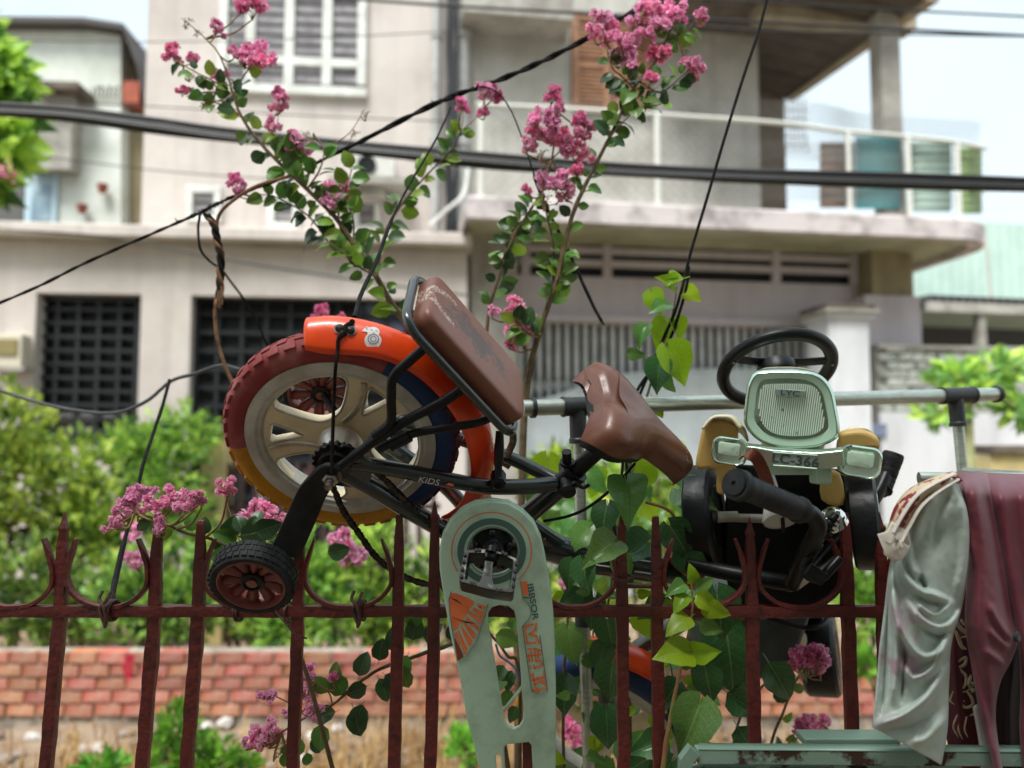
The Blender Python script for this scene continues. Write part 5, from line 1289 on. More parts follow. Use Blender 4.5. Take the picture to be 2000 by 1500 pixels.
def gpoly(o, m, name, h=.0036, scale=None, par=None):
    f = scale or zp
    q = MB(); v2 = [((lambda v: (v.x, v.z))(G(*f(a, b)) - gO)) for a, b in o]
    vv, ff = plate([v2], .0004, lambda x, y, h2: g3(x, y, h + h2)); q.add(vv, ff); return bb(name, q, m, par or guard, fixn=False, smooth=False)
def z6(x, y): return (860 + x / 6, 1130 + y / 6)
gpoly([(120, 160), (180, 160), (330, 215), (400, 260), (390, 300), (345, 340), (330, 395), (280, 440), (270, 480), (215, 540), (205, 570), (160, 605), (130, 480), (105, 330), (100, 230)], m_or, 'wing_print', scale=z6)
for o in ([(420, 275), (500, 300), (540, 320), (520, 365), (470, 340)], [(395, 325), (510, 390), (500, 440), (480, 460), (380, 350)], [(350, 365), (490, 480), (470, 520), (340, 410)], [(310, 430), (460, 560), (445, 605), (300, 470)], [(285, 490), (420, 640), (405, 690), (380, 690), (265, 510)], [(250, 540), (375, 710), (365, 770), (335, 780), (240, 560)], [(215, 585), (320, 800), (310, 860), (280, 870), (210, 610)], [(165, 640), (195, 605), (240, 760), (235, 800)]):
    gpoly(o, m_or, 'feather_print', scale=z6)
gpoly([(170, 680), (262, 860), (275, 905), (208, 950), (190, 900)], mat('brown print', srgb(132, 64, 44), .5), 'feather_print', scale=z6)
for o in ([(110, 205), (190, 235), (265, 290), (210, 262)], [(140, 435), (260, 480), (430, 512), (300, 505)], [(440, 312), (480, 322), (470, 332)]): gpoly(o, m_blk, 'scratch', .0042, scale=z6)
gpoly([(945, 25), (1015, 20), (1035, 188), (960, 180)], m_or, 'orange_block', scale=z6); gpoly([(970, 200), (1035, 208), (1036, 226), (972, 218)], m_teal, 'teal_block', scale=z6)
def gl(o, m, name, wd=.0007):
    q = MB(); q.tube([g3(*((lambda v: (v.x, v.z))(G(*z6(a, b)) - gO)), .0036) for a, b in o], wd, 4); bb(name, q, m, guard)
gl([(940, 20), (965, 225), (1020, 260), (1058, 330), (1062, 400), (1030, 470), (960, 545), (1010, 900), (1070, 1305), (1150, 1340), (1255, 1300), (1210, 980), (1165, 650)], m_groove, 'outline_print')
gl([(130, 140), (100, 230), (130, 520), (205, 950), (300, 895), (420, 730), (520, 440), (560, 285)], m_groove, 'outline_print')
def gtext(s_, size, cx, cy, ang_, m, sq=1.0, bold=.0):
    c0 = (lambda v: (v.x, v.z))(G(*z6(cx, cy)) - gO); ca, sa = cos(ang_), sin(ang_)
    q = MB(); vv, ff = text_geo(s_, size, lambda x, y, h: g3(c0[0] + x * ca - y * sa, c0[1] + x * sa + y * ca, .0038), 0, sq, bold); q.add(vv, ff); bb('guard_lettering', q, m, guard, fixn=False)
def gbox(o, wd, m, name):
    """block strokes: each a bar from a to b in zoom pixels"""
    for a, b in zip(o, o[1:]):
        A, B = Vector((*a, 0)), Vector((*b, 0)); t = (B - A).normalized(); s_ = Vector((-t.y, t.x, 0)) * wd / 2; A -= t * wd * .3; B += t * wd * .3
        gpoly([(v.x, v.y) for v in (A + s_, B + s_, B - s_, A - s_)], m, name, .0037, scale=z6)
# lettering read top to bottom, IBBSOR
gtext('IBBSOR', .0125, 1080, 258, radians(-81), m_teal, 1.35, .0003)
# three characters standing on their left side
for st_ in ([(985, 545), (1085, 522)], [(985, 545), (1020, 745), (1120, 735)], [(1122, 512), (1115, 580), (1045, 640)], [(1045, 640), (1120, 660), (1160, 745)]): gbox(st_, 24, m_or, 'character_stroke')
for st_ in ([(1030, 870), (1035, 900), (1042, 960)], [(1020, 895), (1130, 880)], [(1060, 805), (1078, 955)], [(1025, 815), (1058, 808)], [(1098, 800), (1122, 955), (1175, 945)], [(1098, 805), (1178, 828), (1182, 850)], [(1140, 812), (1150, 920)], [(1150, 880), (1172, 878)], [(1048, 1005), (1058, 1040)], [(1095, 1000), (1108, 1040)], [(1100, 1035), (1195, 1000), (1185, 965)]): gbox(st_, 19, m_or, 'character_stroke')
for st_ in ([(1055, 1105), (1070, 1140)], [(1085, 1095), (1110, 1250)], [(1060, 1180), (1150, 1165), (1230, 1190)], [(1125, 1150), (1215, 1140), (1215, 1068)], [(1100, 1225), (1180, 1195), (1240, 1240)], [(1085, 1290), (1240, 1270)], [(1085, 1290), (1150, 1318)], [(1130, 1270), (1145, 1310)]): gbox(st_, 19, m_or, 'character_stroke')
# pedal
ped = None
pO = P(950, 1112, 1.07); pX = Vector((.985, -.05, -.16)).normalized(); pNn = Vector((0.02, -.84, .54)).normalized(); pX = (pX - pNn * pX.dot(pNn)).normalized(); pY_ = pNn.cross(pX)
if pY_.z < 0: pY_ = -pY_
def pq(px, py, off=0): 
    v = onplane(px, py, pO + pNn * off, pNn) - pO; return (v.dot(pX), v.dot(pY_))
def z8(x, y): return (880 + x * .11331, 1020 + y * .11331)
def p3(x, y, h): return pO + pX * x + pY_ * y + pNn * h
outp = [pq(*z8(*a)) for a in ((250, 490), (420, 478), (600, 470), (640, 420), (740, 430), (790, 500), (960, 560), (1150, 640), (1150, 700), (1090, 1180), (1050, 1215), (880, 1195), (640, 1155), (440, 1100), (180, 1030), (150, 980), (170, 850), (225, 560))]
h1 = [pq(*z8(*a)) for a in ((330, 545), (600, 545), (590, 760), (540, 960), (490, 1060), (265, 975), (290, 760))]
h2 = [pq(*z8(*a)) for a in ((785, 550), (900, 585), (1060, 655), (1060, 800), (1010, 1120), (990, 1140), (745, 1140), (715, 1000), (720, 780), (740, 660))]
q = MB(); vv, ff = plate([outp, h1, h2], .034, p3, bevel=.002); 
q.add([v - pNn * .017 for v in vv], ff); pedal = bb('pedal', q, m_blk, ang=35)
q = MB(); vv, ff = plate([outp, [(x * 1.06, y * 1.04) for x, y in h1], [(x * 1.05, y * 1.04) for x, y in h2]], .0012, lambda x, y, h: p3(x, y, h + .0008), bevel=.0003); q.add(vv, ff); bb('pedal_plate', q, mat('scuffed pedal plate', srgb(58, 62, 60), .34, .5, c2=srgb(150, 152, 146), nscale=45, lo=.56, hi=.68), pedal)
q = MB()
for a, b in ((445, 492), (505, 492), (900, 540), (950, 565), (800, 1185), (870, 1190), (360, 1065), (410, 1080), (250, 570), (230, 690), (205, 820), (190, 945), (1140, 730), (1115, 850), (1100, 980), (1085, 1110)):
    x, y = pq(*z8(a, b)); q.lathe([(0, 0), (.0028, 0), (.0024, .0035), (0, .0035)], p3(x, y, .001), pNn, 8)
tag(bb('pedal_pins', q, m_blk, pedal), kind='stuff')
x, y = pq(*z8(655, 820)); q = MB(); a1, a2 = pq(*z8(665, 700)), pq(*z8(640, 940)); an = atan2(a1[1] - a2[1], a1[0] - a2[0])
vv, ff = text_geo('JD-20-18', .0085, lambda u, v, h: p3(x + u * cos(an) - v * sin(an), y + u * sin(an) + v * cos(an), .0017), 0, .62); q.add(vv, ff); bb('pedal_lettering', q, m_blk, pedal, fixn=False)
q = MB(); q.lathe([(.008, -.004), (.008, .004), (.004, .006), (0, .006)], p3(*pq(*z8(700, 480)), 0), pY_, 12); bb('pedal_spindle', q, m_blk, pedal)

# fork, front wheel, handlebar
fwC = P(1178, 1425, 1.5); fwN = Vector((-.30, -.82, -.45)).normalized(); fwU = Vector((0, 0, 1)).cross(fwN).normalized(); fwV = fwN.cross(fwU)
q = MB(); tp2 = [(r, h) for r, h in tprof]; q.lathe(tp2, fwC, fwN, 80, 0, 0, 2 * pi, ref=fwU, cap=False)
def acol2(v):
    d = v - fwC; a = atan2(d.dot(fwV), d.dot(fwU)) % (2 * pi); return 1 if a < 2.1 else (2 if a < 4.4 else 0)
q.m = [acol2(sum((q.v[i] for i in f), Vector()) / len(f)) for f in q.f]; bb('front_tyre', q, [m_tred, m_tblue, m_tyel], ang=60)
q = MB(); q.lathe([(RR_ - .012, -.02), (RR_ + .001, -.021), (RR_ + .001, .021), (RR_ - .008, .0225), (RR_ - .016, .018), (RR_ - .02, .019), (RR_ - .03, .013), (RR_ - .03, -.013)], fwC, fwN, 80, ref=fwU, cap=False)
fr_ = bb('front_rim', q, m_rim, ang=30)
for k in range(3):
    a = k * 2 * pi / 3 + .4; d = fwU * cos(a) + fwV * sin(a); q = MB(); q.tube([fwC + d * .02, fwC + d * .07, fwC + d * (RR_ - .02)], [.022, .016, .026], 10, ry=.008, up=fwN); bb('front_spoke', q, m_cream, fr_)
q = MB(); q.lathe([(0, -.05), (.02, -.05), (.022, 0), (.02, .05), (.008, .055), (0, .056)], fwC, fwN, 20); bb('front_hub', q, m_silv, fr_)
m_fork = mat('grey fork paint', srgb(96, 102, 98), .4, c2=srgb(78, 84, 80), nscale=20)
q = MB(); q.tube(cr([P(1380, 1190, 1.38), P(1320, 1222, 1.42), P(1240, 1272, 1.45), P(1190, 1330, 1.47), P(1188, 1400, 1.47)], 6), [.022] * 25, 12, ry=.016); bb('fork', q, m_fork)
q = MB(); rows = []
for i in range(15):
    a = .95 + i / 14 * .75; d = fwU * cos(a) + fwV * sin(a); rows.append([fwC + d * (RO + .02 + .012 * (1 - (j / 4 - 1) ** 2)) + fwN * (j / 4 - 1) * .03 for j in range(9)])
q.grid(rows); bb('front_mudguard', q, m_orange, solid=.0025, fixn=False)
q = MB(); q.box(P(1358, 1330, 1.42), .02, .012, .045, Matrix.Rotation(.3, 3, 'Y')); q.box(P(1362, 1290, 1.43), .012, .01, .05, Matrix.Rotation(.3, 3, 'Y')); bb('brake_arm', q, m_blk, bevel=.002)
q = MB(); q.box(P(1370, 1320, 1.41), .03, .006, .05, Matrix.Rotation(.25, 3, 'Y')); bb('red_reflector', q, mat('red reflector', srgb(170, 20, 18), .25), bevel=.003)
# handlebar: stem, bar, grips, bell
hbp = [P(1480, 962, 1.02), P(1560, 992, 1.06), P(1592, 1012, 1.08), P(1596, 1040, 1.1), P(1570, 1090, 1.15), P(1548, 1140, 1.2)]
q = MB(); q.tube(cr(hbp, 7), .0125, 12); bb('handlebar', q, m_blk)
q = MB(); q.tube(cr([P(1548, 1140, 1.2), P(1600, 1100, 1.3), P(1680, 1010, 1.36), P(1715, 960, 1.38), P(1735, 915, 1.4)], 7), .0125, 12); bb('handlebar', q, m_blk)
q = MB(); q.tube(cr([P(1340, 1102, 1.3), P(1430, 1120, 1.28), P(1548, 1140, 1.22)], 6), .013, 12); bb('stem', q, m_blkp)
def grip(pts, r, name='grip', end=1.24):
    c_ = cr(pts, 10); n2 = len(c_); rr_ = []
    for i in range(n2):
        t = i / (n2 - 1); rr_.append(r * (end * .97 if t < .07 else end if t < .1 else 1.02 if t < .16 else (1.0 - .04 * (i % 6 == 0)) if t < .8 else 1.12 if t < .86 else .8))
    q = MB().tube(c_, rr_, 20); o = bb(name, q, m_rub, ang=30)
    ax = (c_[0] - c_[3]).normalized(); q = MB(); q.lathe([(r * 1.0, -.003), (r * .9, .003), (r * .2, .004), (r * .15, .001), (0, .001)], c_[0], ax, 20); bb('grip_end', q, m_rub, o)
    q = MB(); s_ = (c_[-1] - c_[0]).normalized(); u = s_.cross(CAM - c_[0]).normalized() * -1; 
    up = u if u.z > 0 else -u
    for i in range(26):
        t = .2 + .55 * i / 25; p = c_[int(t * (n2 - 1))]
        for k in range(5):
            d = (up * cos(k * .3 - .2) + (CAM - p).normalized() * sin(k * .3 - .2)).normalized(); q.ball(p + d * r * .99, .0013, 6)
    bb('grip_pimples', q, m_rub, o)
    return o
grip([P(1436, 945, .96), P(1470, 958, .985), P(1510, 975, 1.01), P(1552, 992, 1.04), P(1575, 1002, 1.06)], .0165)
grip([P(1745, 888, 1.4), P(1738, 908, 1.4), P(1728, 935, 1.4), P(1722, 950, 1.395), P(1716, 962, 1.39)], .0185, end=1.03)
bellC = P(1626, 1016, 1.14); bn2 = Vector((-.5, -.3, .75)).normalized()
q = MB(); q.lathe([(.0, .017), (.008, .0165), (.016, .013), (.02, .006), (.0205, 0), (.0205, -.008), (.018, -.009), (0, -.004)], bellC, bn2, 28); bell = bb('bell', q, mat('chrome', srgb(225, 228, 226), .08, 1.0))
q = MB(); q.tube([P(1634, 1004, 1.1), P(1618, 1024, 1.1), P(1608, 1050, 1.11)], [.005, .007, .006], 10); 
for k in range(5): q.lathe([(.0095, -.001), (.0095, .0012), (0, .0012)], P(1626 - k * 4.5, 1014 + k * 9, 1.1), (.4, 0, .8), 10)
bb('bell_thumb', q, m_blkp, bell)
q = MB(); q.tube(cr([P(1600, 1060, 1.12), P(1570, 1110, 1.14), P(1600, 1130, 1.13), P(1640, 1090, 1.14)], 6), .0075, 10); q.box(P(1590, 1120, 1.13), .03, .02, .02, Matrix.Rotation(.6, 3, 'Y')); bb('brake_lever', q, m_blk, bevel=.002)
ftube('brake_cable', [(1062, 1018, .02), (1110, 1008, .03), (1150, 990, .03), (1200, 950, .02), (1240, 905, -.02)], .0025, m_blkp)

# ================================================================== TOY CAR
m_mchr = mat('mint tinted chrome', srgb(196, 222, 204), .16, .85, c2=srgb(30, 34, 34), nscale=80, lo=.67, hi=.71, r2=.6)
m_mpan = mat('mint plastic panel', srgb(186, 216, 194), .33, c2=srgb(162, 192, 172), nscale=16, lo=.5, hi=.75, coat=.2)
m_mlite = mat('light mint lens', srgb(214, 246, 222), .2, .2, c2=srgb(160, 200, 176), nscale=40, lo=.6, hi=.7)
m_dkpl = mat('black toy plastic', srgb(9, 11, 12), .4, spec=.3, c2=srgb(26, 29, 31), nscale=30, lo=.5, hi=.8)
m_tyt = mat('black toy tyre', srgb(11, 16, 19), .42, spec=.35, c2=srgb(30, 37, 40), nscale=25, lo=.45, hi=.8, bump=.25, bscale=60)
m_ochre = mat('yellowed cream plastic', srgb(206, 172, 100), .45, c2=srgb(186, 150, 82), nscale=12, lo=.45, hi=.8)
m_creamw = mat('cream plastic', srgb(232, 224, 196), .42, c2=srgb(214, 200, 160), nscale=10, lo=.5, hi=.8)
car = thing('toy_car', 'vintage style ride-on toy car with mint chrome grille, propped nose up behind the fence', 'toy car', P(1550, 1010, 1.4))
rollA = radians(-5.2); cX = Vector((cos(rollA), 0, sin(rollA))); cZ = Vector((-sin(rollA), 0, cos(rollA))); cA = Vector((.89, -.42, .08)).normalized()
def zc(x, y): return (1300 + x * .2533, 620 + y * .2533)
def cpl(Y):
    o = P(1550, 893, Y); n = Vector((-.34, -.93, -.15)).normalized()
    ax = (cX - n * cX.dot(n)).normalized(); ay = n.cross(ax)
    if ay.z < 0: ay = -ay
    def to2(px, py): v = onplane(px, py, o, n) - o; return (v.dot(ax), v.dot(ay))
    def to3(x, y, h): return o + ax * x + ay * y + n * h
    return to2, to3, n
t2, t3, cn_ = cpl(1.16)
go = smooth2([t2(*zc(*a)) for a in ((690, 432), (800, 412), (900, 410), (1000, 412), (1130, 430), (1220, 480), (1280, 570), (1310, 700), (1335, 860), (1310, 930), (1200, 985), (1050, 1006), (900, 1000), (750, 960), (655, 885), (612, 800), (620, 680), (640, 520))], 4)
cxg = sum(p[0] for p in go) / len(go); cyg = sum(p[1] for p in go) / len(go)
def sc2(o, k, kx=None): return [(cxg + (x - cxg) * (kx or k), cyg + (y - cyg) * k) for x, y in o]
q = MB(); q.rings([[t3(x, y, h) for x, y in sc2(go, k)] for k, h in ((.9, -.16), (1.0, -.06), (1.03, -.02), (1.03, -.004), (1.01, .004), (.965, .006), (.945, .001), (.9, .001))]); shell = q.build('grille_shell', m_mchr, car, ang=50)
q = MB(); q.rings([[t3(x, y, h) for x, y in sc2(go, k)] for k, h in ((.955, .001), (.95, .0045), (.8, .0025), (.77, -.001), (.2, -.001))]); q.build('grille_panel', m_mpan, car, ang=40)
gi = smooth2([t2(*zc(*a)) for a in ((780, 512), (950, 506), (1110, 515), (1180, 570), (1205, 680), (1222, 790), (1205, 860), (1130, 905), (1000, 916), (860, 902), (765, 845), (722, 740), (722, 620), (740, 545))], 4)
q = MB(); vv, ff = plate([gi], .002, lambda x, y, h: t3(x, y, h + .001)); q.add(vv, ff); q.build('grille_back', mat('shaded mint grille', srgb(104, 134, 116), .5), car); m_rib = mat('highlit mint rib', srgb(226, 246, 230), .22, .1, c2=srgb(90, 100, 96), nscale=90, lo=.66, hi=.7)  # pale ribs and darker backing carry highlight and shade in their colour
xs_ = [p[0] for p in gi]; xa, xb = min(xs_), max(xs_); NR_ = 31
for i in range(NR_):
    x = xa + (xb - xa) * (i + .5) / NR_; ys_ = []
    for (x1, y1), (x2, y2) in zip(gi, gi[1:] + gi[:1]):
        if (x1 - x) * (x2 - x) < 0: ys_.append(y1 + (y2 - y1) * (x - x1) / (x2 - x1))
    if len(ys_) < 2: continue
    a, b = min(ys_) + .001, max(ys_) - .001
    q = MB(); q.rings([[t3(x + dx, y, h) for dx, h in ((-.0016, .001), (-.0009, .0052), (.0009, .0052), (.0016, .001))] for y in (a, b)]); q.build('grille_rib', m_rib, car)
bo = [t2(*zc(*a)) for a in ((845, 545), (960, 552), (1076, 562), (1070, 606), (960, 614), (850, 600))]
q = MB(); vv, ff = plate([bo], .006, lambda x, y, h: t3(x, y, h + .007), bevel=.001); q.add(vv, ff); bdg = q.build('grille_badge', mat('grey badge', srgb(132, 150, 140), .4), car, ang=30)
def ctext(s_, size, px, py, h0, m, par, sq=1.0, to2=None, to3=None, rot=0.0, bold=0.):
    to2 = to2 or t2; to3 = to3 or t3; x0, y0 = to2(px, py); q = MB(); ca, sa = cos(rot), sin(rot)
    vv, ff = text_geo(s_, size, lambda x, y, h: to3(x0 + x * ca - y * sa, y0 + x * sa + y * ca, h0), 0, sq, bold); q.add(vv, ff); q.build('lettering', m, par, fixn=False)
m_dink = mat('dark lettering', srgb(66, 80, 74), .5)
ctext('LYC', .0115, *zc(960, 580), .0106, m_dink, bdg, 1.35, rot=.03, bold=.0002)
# bonnet running back from the grille
q = MB(); b2 = [[t3(x, y, h) + Vector((0, 0, dz)) for x, y in sc2(go, k)] for k, h, dz in ((.93, -.15, 0), (.95, -.24, -.03), (.8, -.4, -.12))]; q.rings(b2); q.build('bonnet', m_creamw, car, ang=60)
# bumper bar with plate
t2b, t3b, _ = cpl(1.13)
ub = [t2b(*zc(*a)) for a in ((600, 975), (700, 985), (830, 1008), (1000, 1020), (1165, 1028), (1270, 1020), (1370, 1005), (1380, 1130), (1280, 1150), (1170, 1160), (1000, 1158), (830, 1140), (700, 1110), (600, 1080))]
q = MB(); vv, ff = plate([ub], .03, t3b, bevel=.003); q.add(vv, ff); bmp = q.build('bumper', m_mchr, car, ang=40)
po = [t2b(*zc(*a)) for a in ((830, 1022), (1165, 1046), (1165, 1146), (832, 1120))]
q = MB(); vv, ff = plate([po], .012, lambda x, y, h: t3b(x, y, h + .014), bevel=.0015); q.add(vv, ff); npl = q.build('number_plate', mat('grey plate', srgb(150, 168, 158), .45, c2=srgb(132, 150, 140), nscale=20), bmp, ang=30)
q = MB(); pts = [t3b(x, y, .0205) for x, y in po]; q.tube(pts, .0012, 6, closed=True); q.build('plate_frame', m_mpan, bmp)
ctext('LC-366', .0192, *zc(998, 1086), .0209, m_dink, bmp, 1.12, t2b, t3b, rot=-.0 + .02, bold=.0004)
q = MB(); q.box(t3b(*t2b(*zc(1000, 1180)), -.02), .1, .03, .02); q.box(t3b(*t2b(*zc(1195, 1220)), -.015), .024, .03, .03); q.build('bumper_bracket', m_mpan, bmp, bevel=.004)
def lamp(cx, cy, w_, h_, Y):
    a2, a3, nn = cpl(Y); c0 = a2(*zc(cx, cy)); k = M(Y) * .2533
    hx, hy = w_ * k / 2, h_ * k / 2
    def rr__(s_, h, dy=0): return [a3(c0[0] + x, c0[1] + y + dy, h) for x, y in rrect(hx * s_, hy * s_, min(hx, hy) * .62 * s_, 7)]
    q = MB(); q.rings([rr__(.8, -.045, -.004), rr__(.98, -.03, -.004), rr__(1.04, -.01, -.003), rr__(1.02, 0), rr__(.94, .004), rr__(.9, .003)]); o = q.build('headlight', m_mchr, car, ang=50)
    q = MB(); q.rings([rr__(.9, .002), rr__(.9, .0035), rr__(.7, -.003), rr__(.1, -.003)]); q.build('headlight_bowl', m_mpan, o, ang=50)
    q = MB()
    def le(s_, h): return [a3(c0[0] + x, c0[1] + y + hy * .16, h) for x, y in rrect(hx * .64 * s_, hy * .46 * s_, hy * .2 * s_, 6)]
    q.rings([le(1, -.003), le(1, .003), le(.94, .0055), le(.5, .0065), le(.05, .0065)]); q.build('lens', m_mlite, o, ang=50)
lamp(490, 1028, 262, 212, 1.1); lamp(1500, 1112, 290, 232, 1.12)
# mudguards
def guardp(o, Y, th, name, m, bev=.006):
    a2, a3, nn = cpl(Y); oo = smooth2([a2(*zc(*a)) for a in o], 3); q = MB(); vv, ff = plate([oo], th, a3, bevel=bev); q.add(vv, ff); return q.build(name, m, car, ang=45)
guardp([(240, 1160), (255, 1000), (280, 880), (300, 815), (380, 790), (470, 795), (540, 830), (560, 900), (545, 1160), (480, 1340), (395, 1340), (388, 1170)], 1.22, .02, 'mudguard_front', m_ochre)
guardp([(1335, 960), (1345, 890), (1420, 868), (1520, 868), (1610, 905), (1642, 950), (1630, 1010), (1500, 1005), (1340, 1005)], 1.24, .03, 'mudguard_front', m_ochre)
guardp([(1215, 1200), (1345, 1205), (1370, 1440), (1200, 1400)], 1.25, .02, 'mudguard_inner', m_ochre)
def arch(px0, px1, pyt, pyb, Y, wd):
    """cream crown of the mudguard running back over the tyre"""
    a, b = P(px0, pyb, Y), P(px1, pyb, Y); top = P((px0 + px1) / 2, pyt, Y); rows = []
    for i in range(9):
        d = i / 8 * wd; dz = -.02 * (i / 8) ** 2 + .006 * sin(pi * i / 8)
        rows.append(cr([a + Vector((.36 * d, .93 * d, dz)), a.lerp(top, .55) + Vector((.36 * d - .002, .93 * d, dz + .006)), top + Vector((.36 * d, .93 * d, dz)), b.lerp(top, .55) + Vector((.36 * d + .002, .93 * d, dz + .006)), b + Vector((.36 * d, .93 * d, dz))], 5))
    MB().grid(rows).build('mudguard_crown', m_creamw, car, solid=.004, fixn=False)
arch(1371, 1446, 814, 838, 1.212, .16); arch(1640, 1717, 838, 864, 1.222, .16)
# tyres
def ctyre(px, pyc, rpx, wpx, Y, hubside, m=m_tyt):
    c = P(px, pyc, Y); k = M(Y); R = rpx * k; hw = wpx * k / 2
    q = MB(); q.lathe([(R * .6, -hw * .96), (R * .93, -hw), (R, -hw * .8), (R * 1.005, 0), (R, hw * .8), (R * .93, hw), (R * .6, hw * .96)], c, cA, 48, ref=cZ, cap=False); o = q.build('tyre', m, car, ang=40)
    for s_ in (-1, 1):
        q = MB(); q.lathe([(R * .62, s_ * hw * .9), (R * .58, s_ * hw * 1.02), (R * .5, s_ * hw * .9), (R * .2, s_ * hw * 1.0), (0, s_ * hw * 1.04)], c, cA, 32, ref=cZ); q.build('wheel_disc', m_mpan if s_ > 0 and px > 1640 else m_dkpl, o)
    return c
cL = ctyre(1378, 1010, 101, 48, 1.36, 1); cR = ctyre(1690, 1018, 92, 52, 1.27, 1)
ctyre(1602, 1276, 78, 62, 1.72, 1); ctyre(1392, 1262, 76, 60, 1.74, 1)
q = MB(); q.tube([cL, cL.lerp(cR, .45)], .0075, 12); m_axl = mat('greyed plastic', srgb(176, 174, 164), .45, c2=srgb(150, 146, 134), nscale=20); ax = q.build('axle', m_axl, car)
q = MB(); q.tube([P(1400, 1010, 1.3), P(1440, 1009, 1.3)], .0092, 12); q.build('axle_sleeve', m_axl, car)
q = MB(); fc = P(1524, 1013, 1.2); fa = Vector((0.05, -.55, -.83)).normalized(); q.lathe([(.027, .004), (.0275, 0), (.02, -.022), (.011, -.04), (.010, -.08), (0, -.08)], fc, fa, 28, cap=False); q.lathe([(.0262, .003), (.024, -.004), (0, -.006)], fc, fa, 28); q.build('steering_cup', mat('white plastic cup', srgb(206, 206, 200), .4), car)
q = MB(); q.tube([P(1528, 1000, 1.19), P(1530, 1040, 1.2)], .0032, 8); q.build('cup_pin', m_dkpl, car)
# dark underside and body
q = MB(); ob = [(1418, 905), (1655, 915), (1668, 1090), (1640, 1160), (1590, 1196), (1430, 1196), (1410, 1100)]
q.rings([[P(a, b, 1.36) for a, b in ob], [P(1545 + (a - 1545) * .8, 1100 + (b - 1100) * .75, 1.36) + Vector((.12, .32, .0)) for a, b in ob]]); q.build('underside', m_dkpl, car, bevel=.01, ang=40)
q = MB(); ob = [(1345, 1168), (1568, 1158), (1590, 1190), (1556, 1290), (1530, 1318), (1480, 1334), (1420, 1330), (1360, 1290), (1335, 1220)]
q.rings([[P(a, b, 1.52) for a, b in ob], [P(1460 + (a - 1460) * .9, 1230 + (b - 1230) * .9, 1.52) + Vector((.07, .2, .1)) for a, b in ob]]); q.build('tail_body', mat('grey green body', srgb(74, 86, 80), .45, c2=srgb(54, 62, 58), nscale=14), car, bevel=.012, ang=40)
q = MB(); q.rings([[P(a, b, 1.5) for a, b in ((1440, 1188), (1600, 1182), (1606, 1206), (1440, 1212))], [P(a, b, 1.7) for a, b in ((1440, 1188), (1600, 1182), (1606, 1206), (1440, 1212))]]); q.build('seat_board', mat('worn grey board', srgb(120, 124, 112), .7, c2=srgb(80, 82, 74), nscale=14, stretch=(3, 1, 12)), car, bevel=.003)
q = MB(); q.tube(cr([P(1500, 1206, 1.45), P(1560, 1224, 1.45), P(1598, 1224, 1.45), P(1616, 1206, 1.47), P(1612, 1180, 1.5)], 6), .0045, 8); q.build('tail_loop', m_dkpl, car)
q = MB(); c_ = P(1552, 1248, 1.6); q.lathe([(.0, -.02), (.012, -.02), (.014, .02), (0, .024)], c_, cX, 14); q.build('tail_hub', m_creamw, car)
# steering wheel
swn = Vector((.02, -.57, -.82)).normalized(); swc = P(1517, 722, 1.37); sx_ = (cX - swn * cX.dot(swn)).normalized(); sy_ = swn.cross(sx_); sy_ = sy_ if sy_.z > 0 else -sy_
RS = 103 * M(1.37)
q = MB(); q.tube([swc + sx_ * (RS * cos(2 * pi * k / 64)) + sy_ * (RS * sin(2 * pi * k / 64)) for k in range(64)], .0118, 12, closed=True, up=swn); sw_ = q.build('steering_wheel', m_dkpl, car, ang=60)
for a in (radians(18), radians(162), radians(270)):
    d = sx_ * cos(a) + sy_ * sin(a); q = MB(); q.tube([swc + d * .02 - swn * .012, swc + d * .05 - swn * .006, swc + d * (RS - .004)], [.011, .0095, .009], 8, ry=.0055, up=swn); q.build('wheel_spoke', m_dkpl, sw_)
    q = MB(); q.lathe([(0, 0), (.0026, 0), (.002, .0014), (0, .0016)], swc + d * (RS - .001) + swn * .0112, swn, 10); q.lathe([(0, 0), (.0026, 0), (.002, .0014), (0, .0016)], swc + d * .045 + swn * .003, swn, 10); q.build('screw', m_steel, sw_)
q = MB(); q.lathe([(0, .02), (.034, .018), (.036, .01), (.034, -.006), (.026, -.01), (0, -.012)], swc, swn, 36); q.lathe([(0.03, .018), (.031, .024), (.028, .024)], swc, swn, 36, cap=False); q.tube([swc + swn * .01, swc + swn * .12 + Vector((0, -.02, -.0))], .02, 14); q.build('wheel_hub', m_dkpl, sw_, ang=40)
q = MB(); rs = []
sp_ = cr([P(1452, 892, 1.075), P(1461, 884, 1.055), P(1474, 891, 1.05), P(1487, 912, 1.06), P(1498, 940, 1.08), P(1504, 962, 1.1)], 6)
for i, p in enumerate(sp_):
    t = (sp_[min(i + 1, len(sp_) - 1)] - sp_[max(i - 1, 0)]).normalized(); s_ = Vector((.75, -.25, .6)); s_ = (s_ - t * s_.dot(t)).normalized(); n2 = t.cross(s_)
    rs.append([p + s_ * .0085 + n2 * .001, p - s_ * .0085 + n2 * .001, p - s_ * .0085 - n2 * .001, p + s_ * .0085 - n2 * .001])
q.rings(rs); tag(q.build('leather_strap', mat('brown strap', srgb(128, 68, 46), .45, c2=srgb(104, 52, 34), nscale=30)), 'brown strap looped over the bumper of the toy car', 'strap')

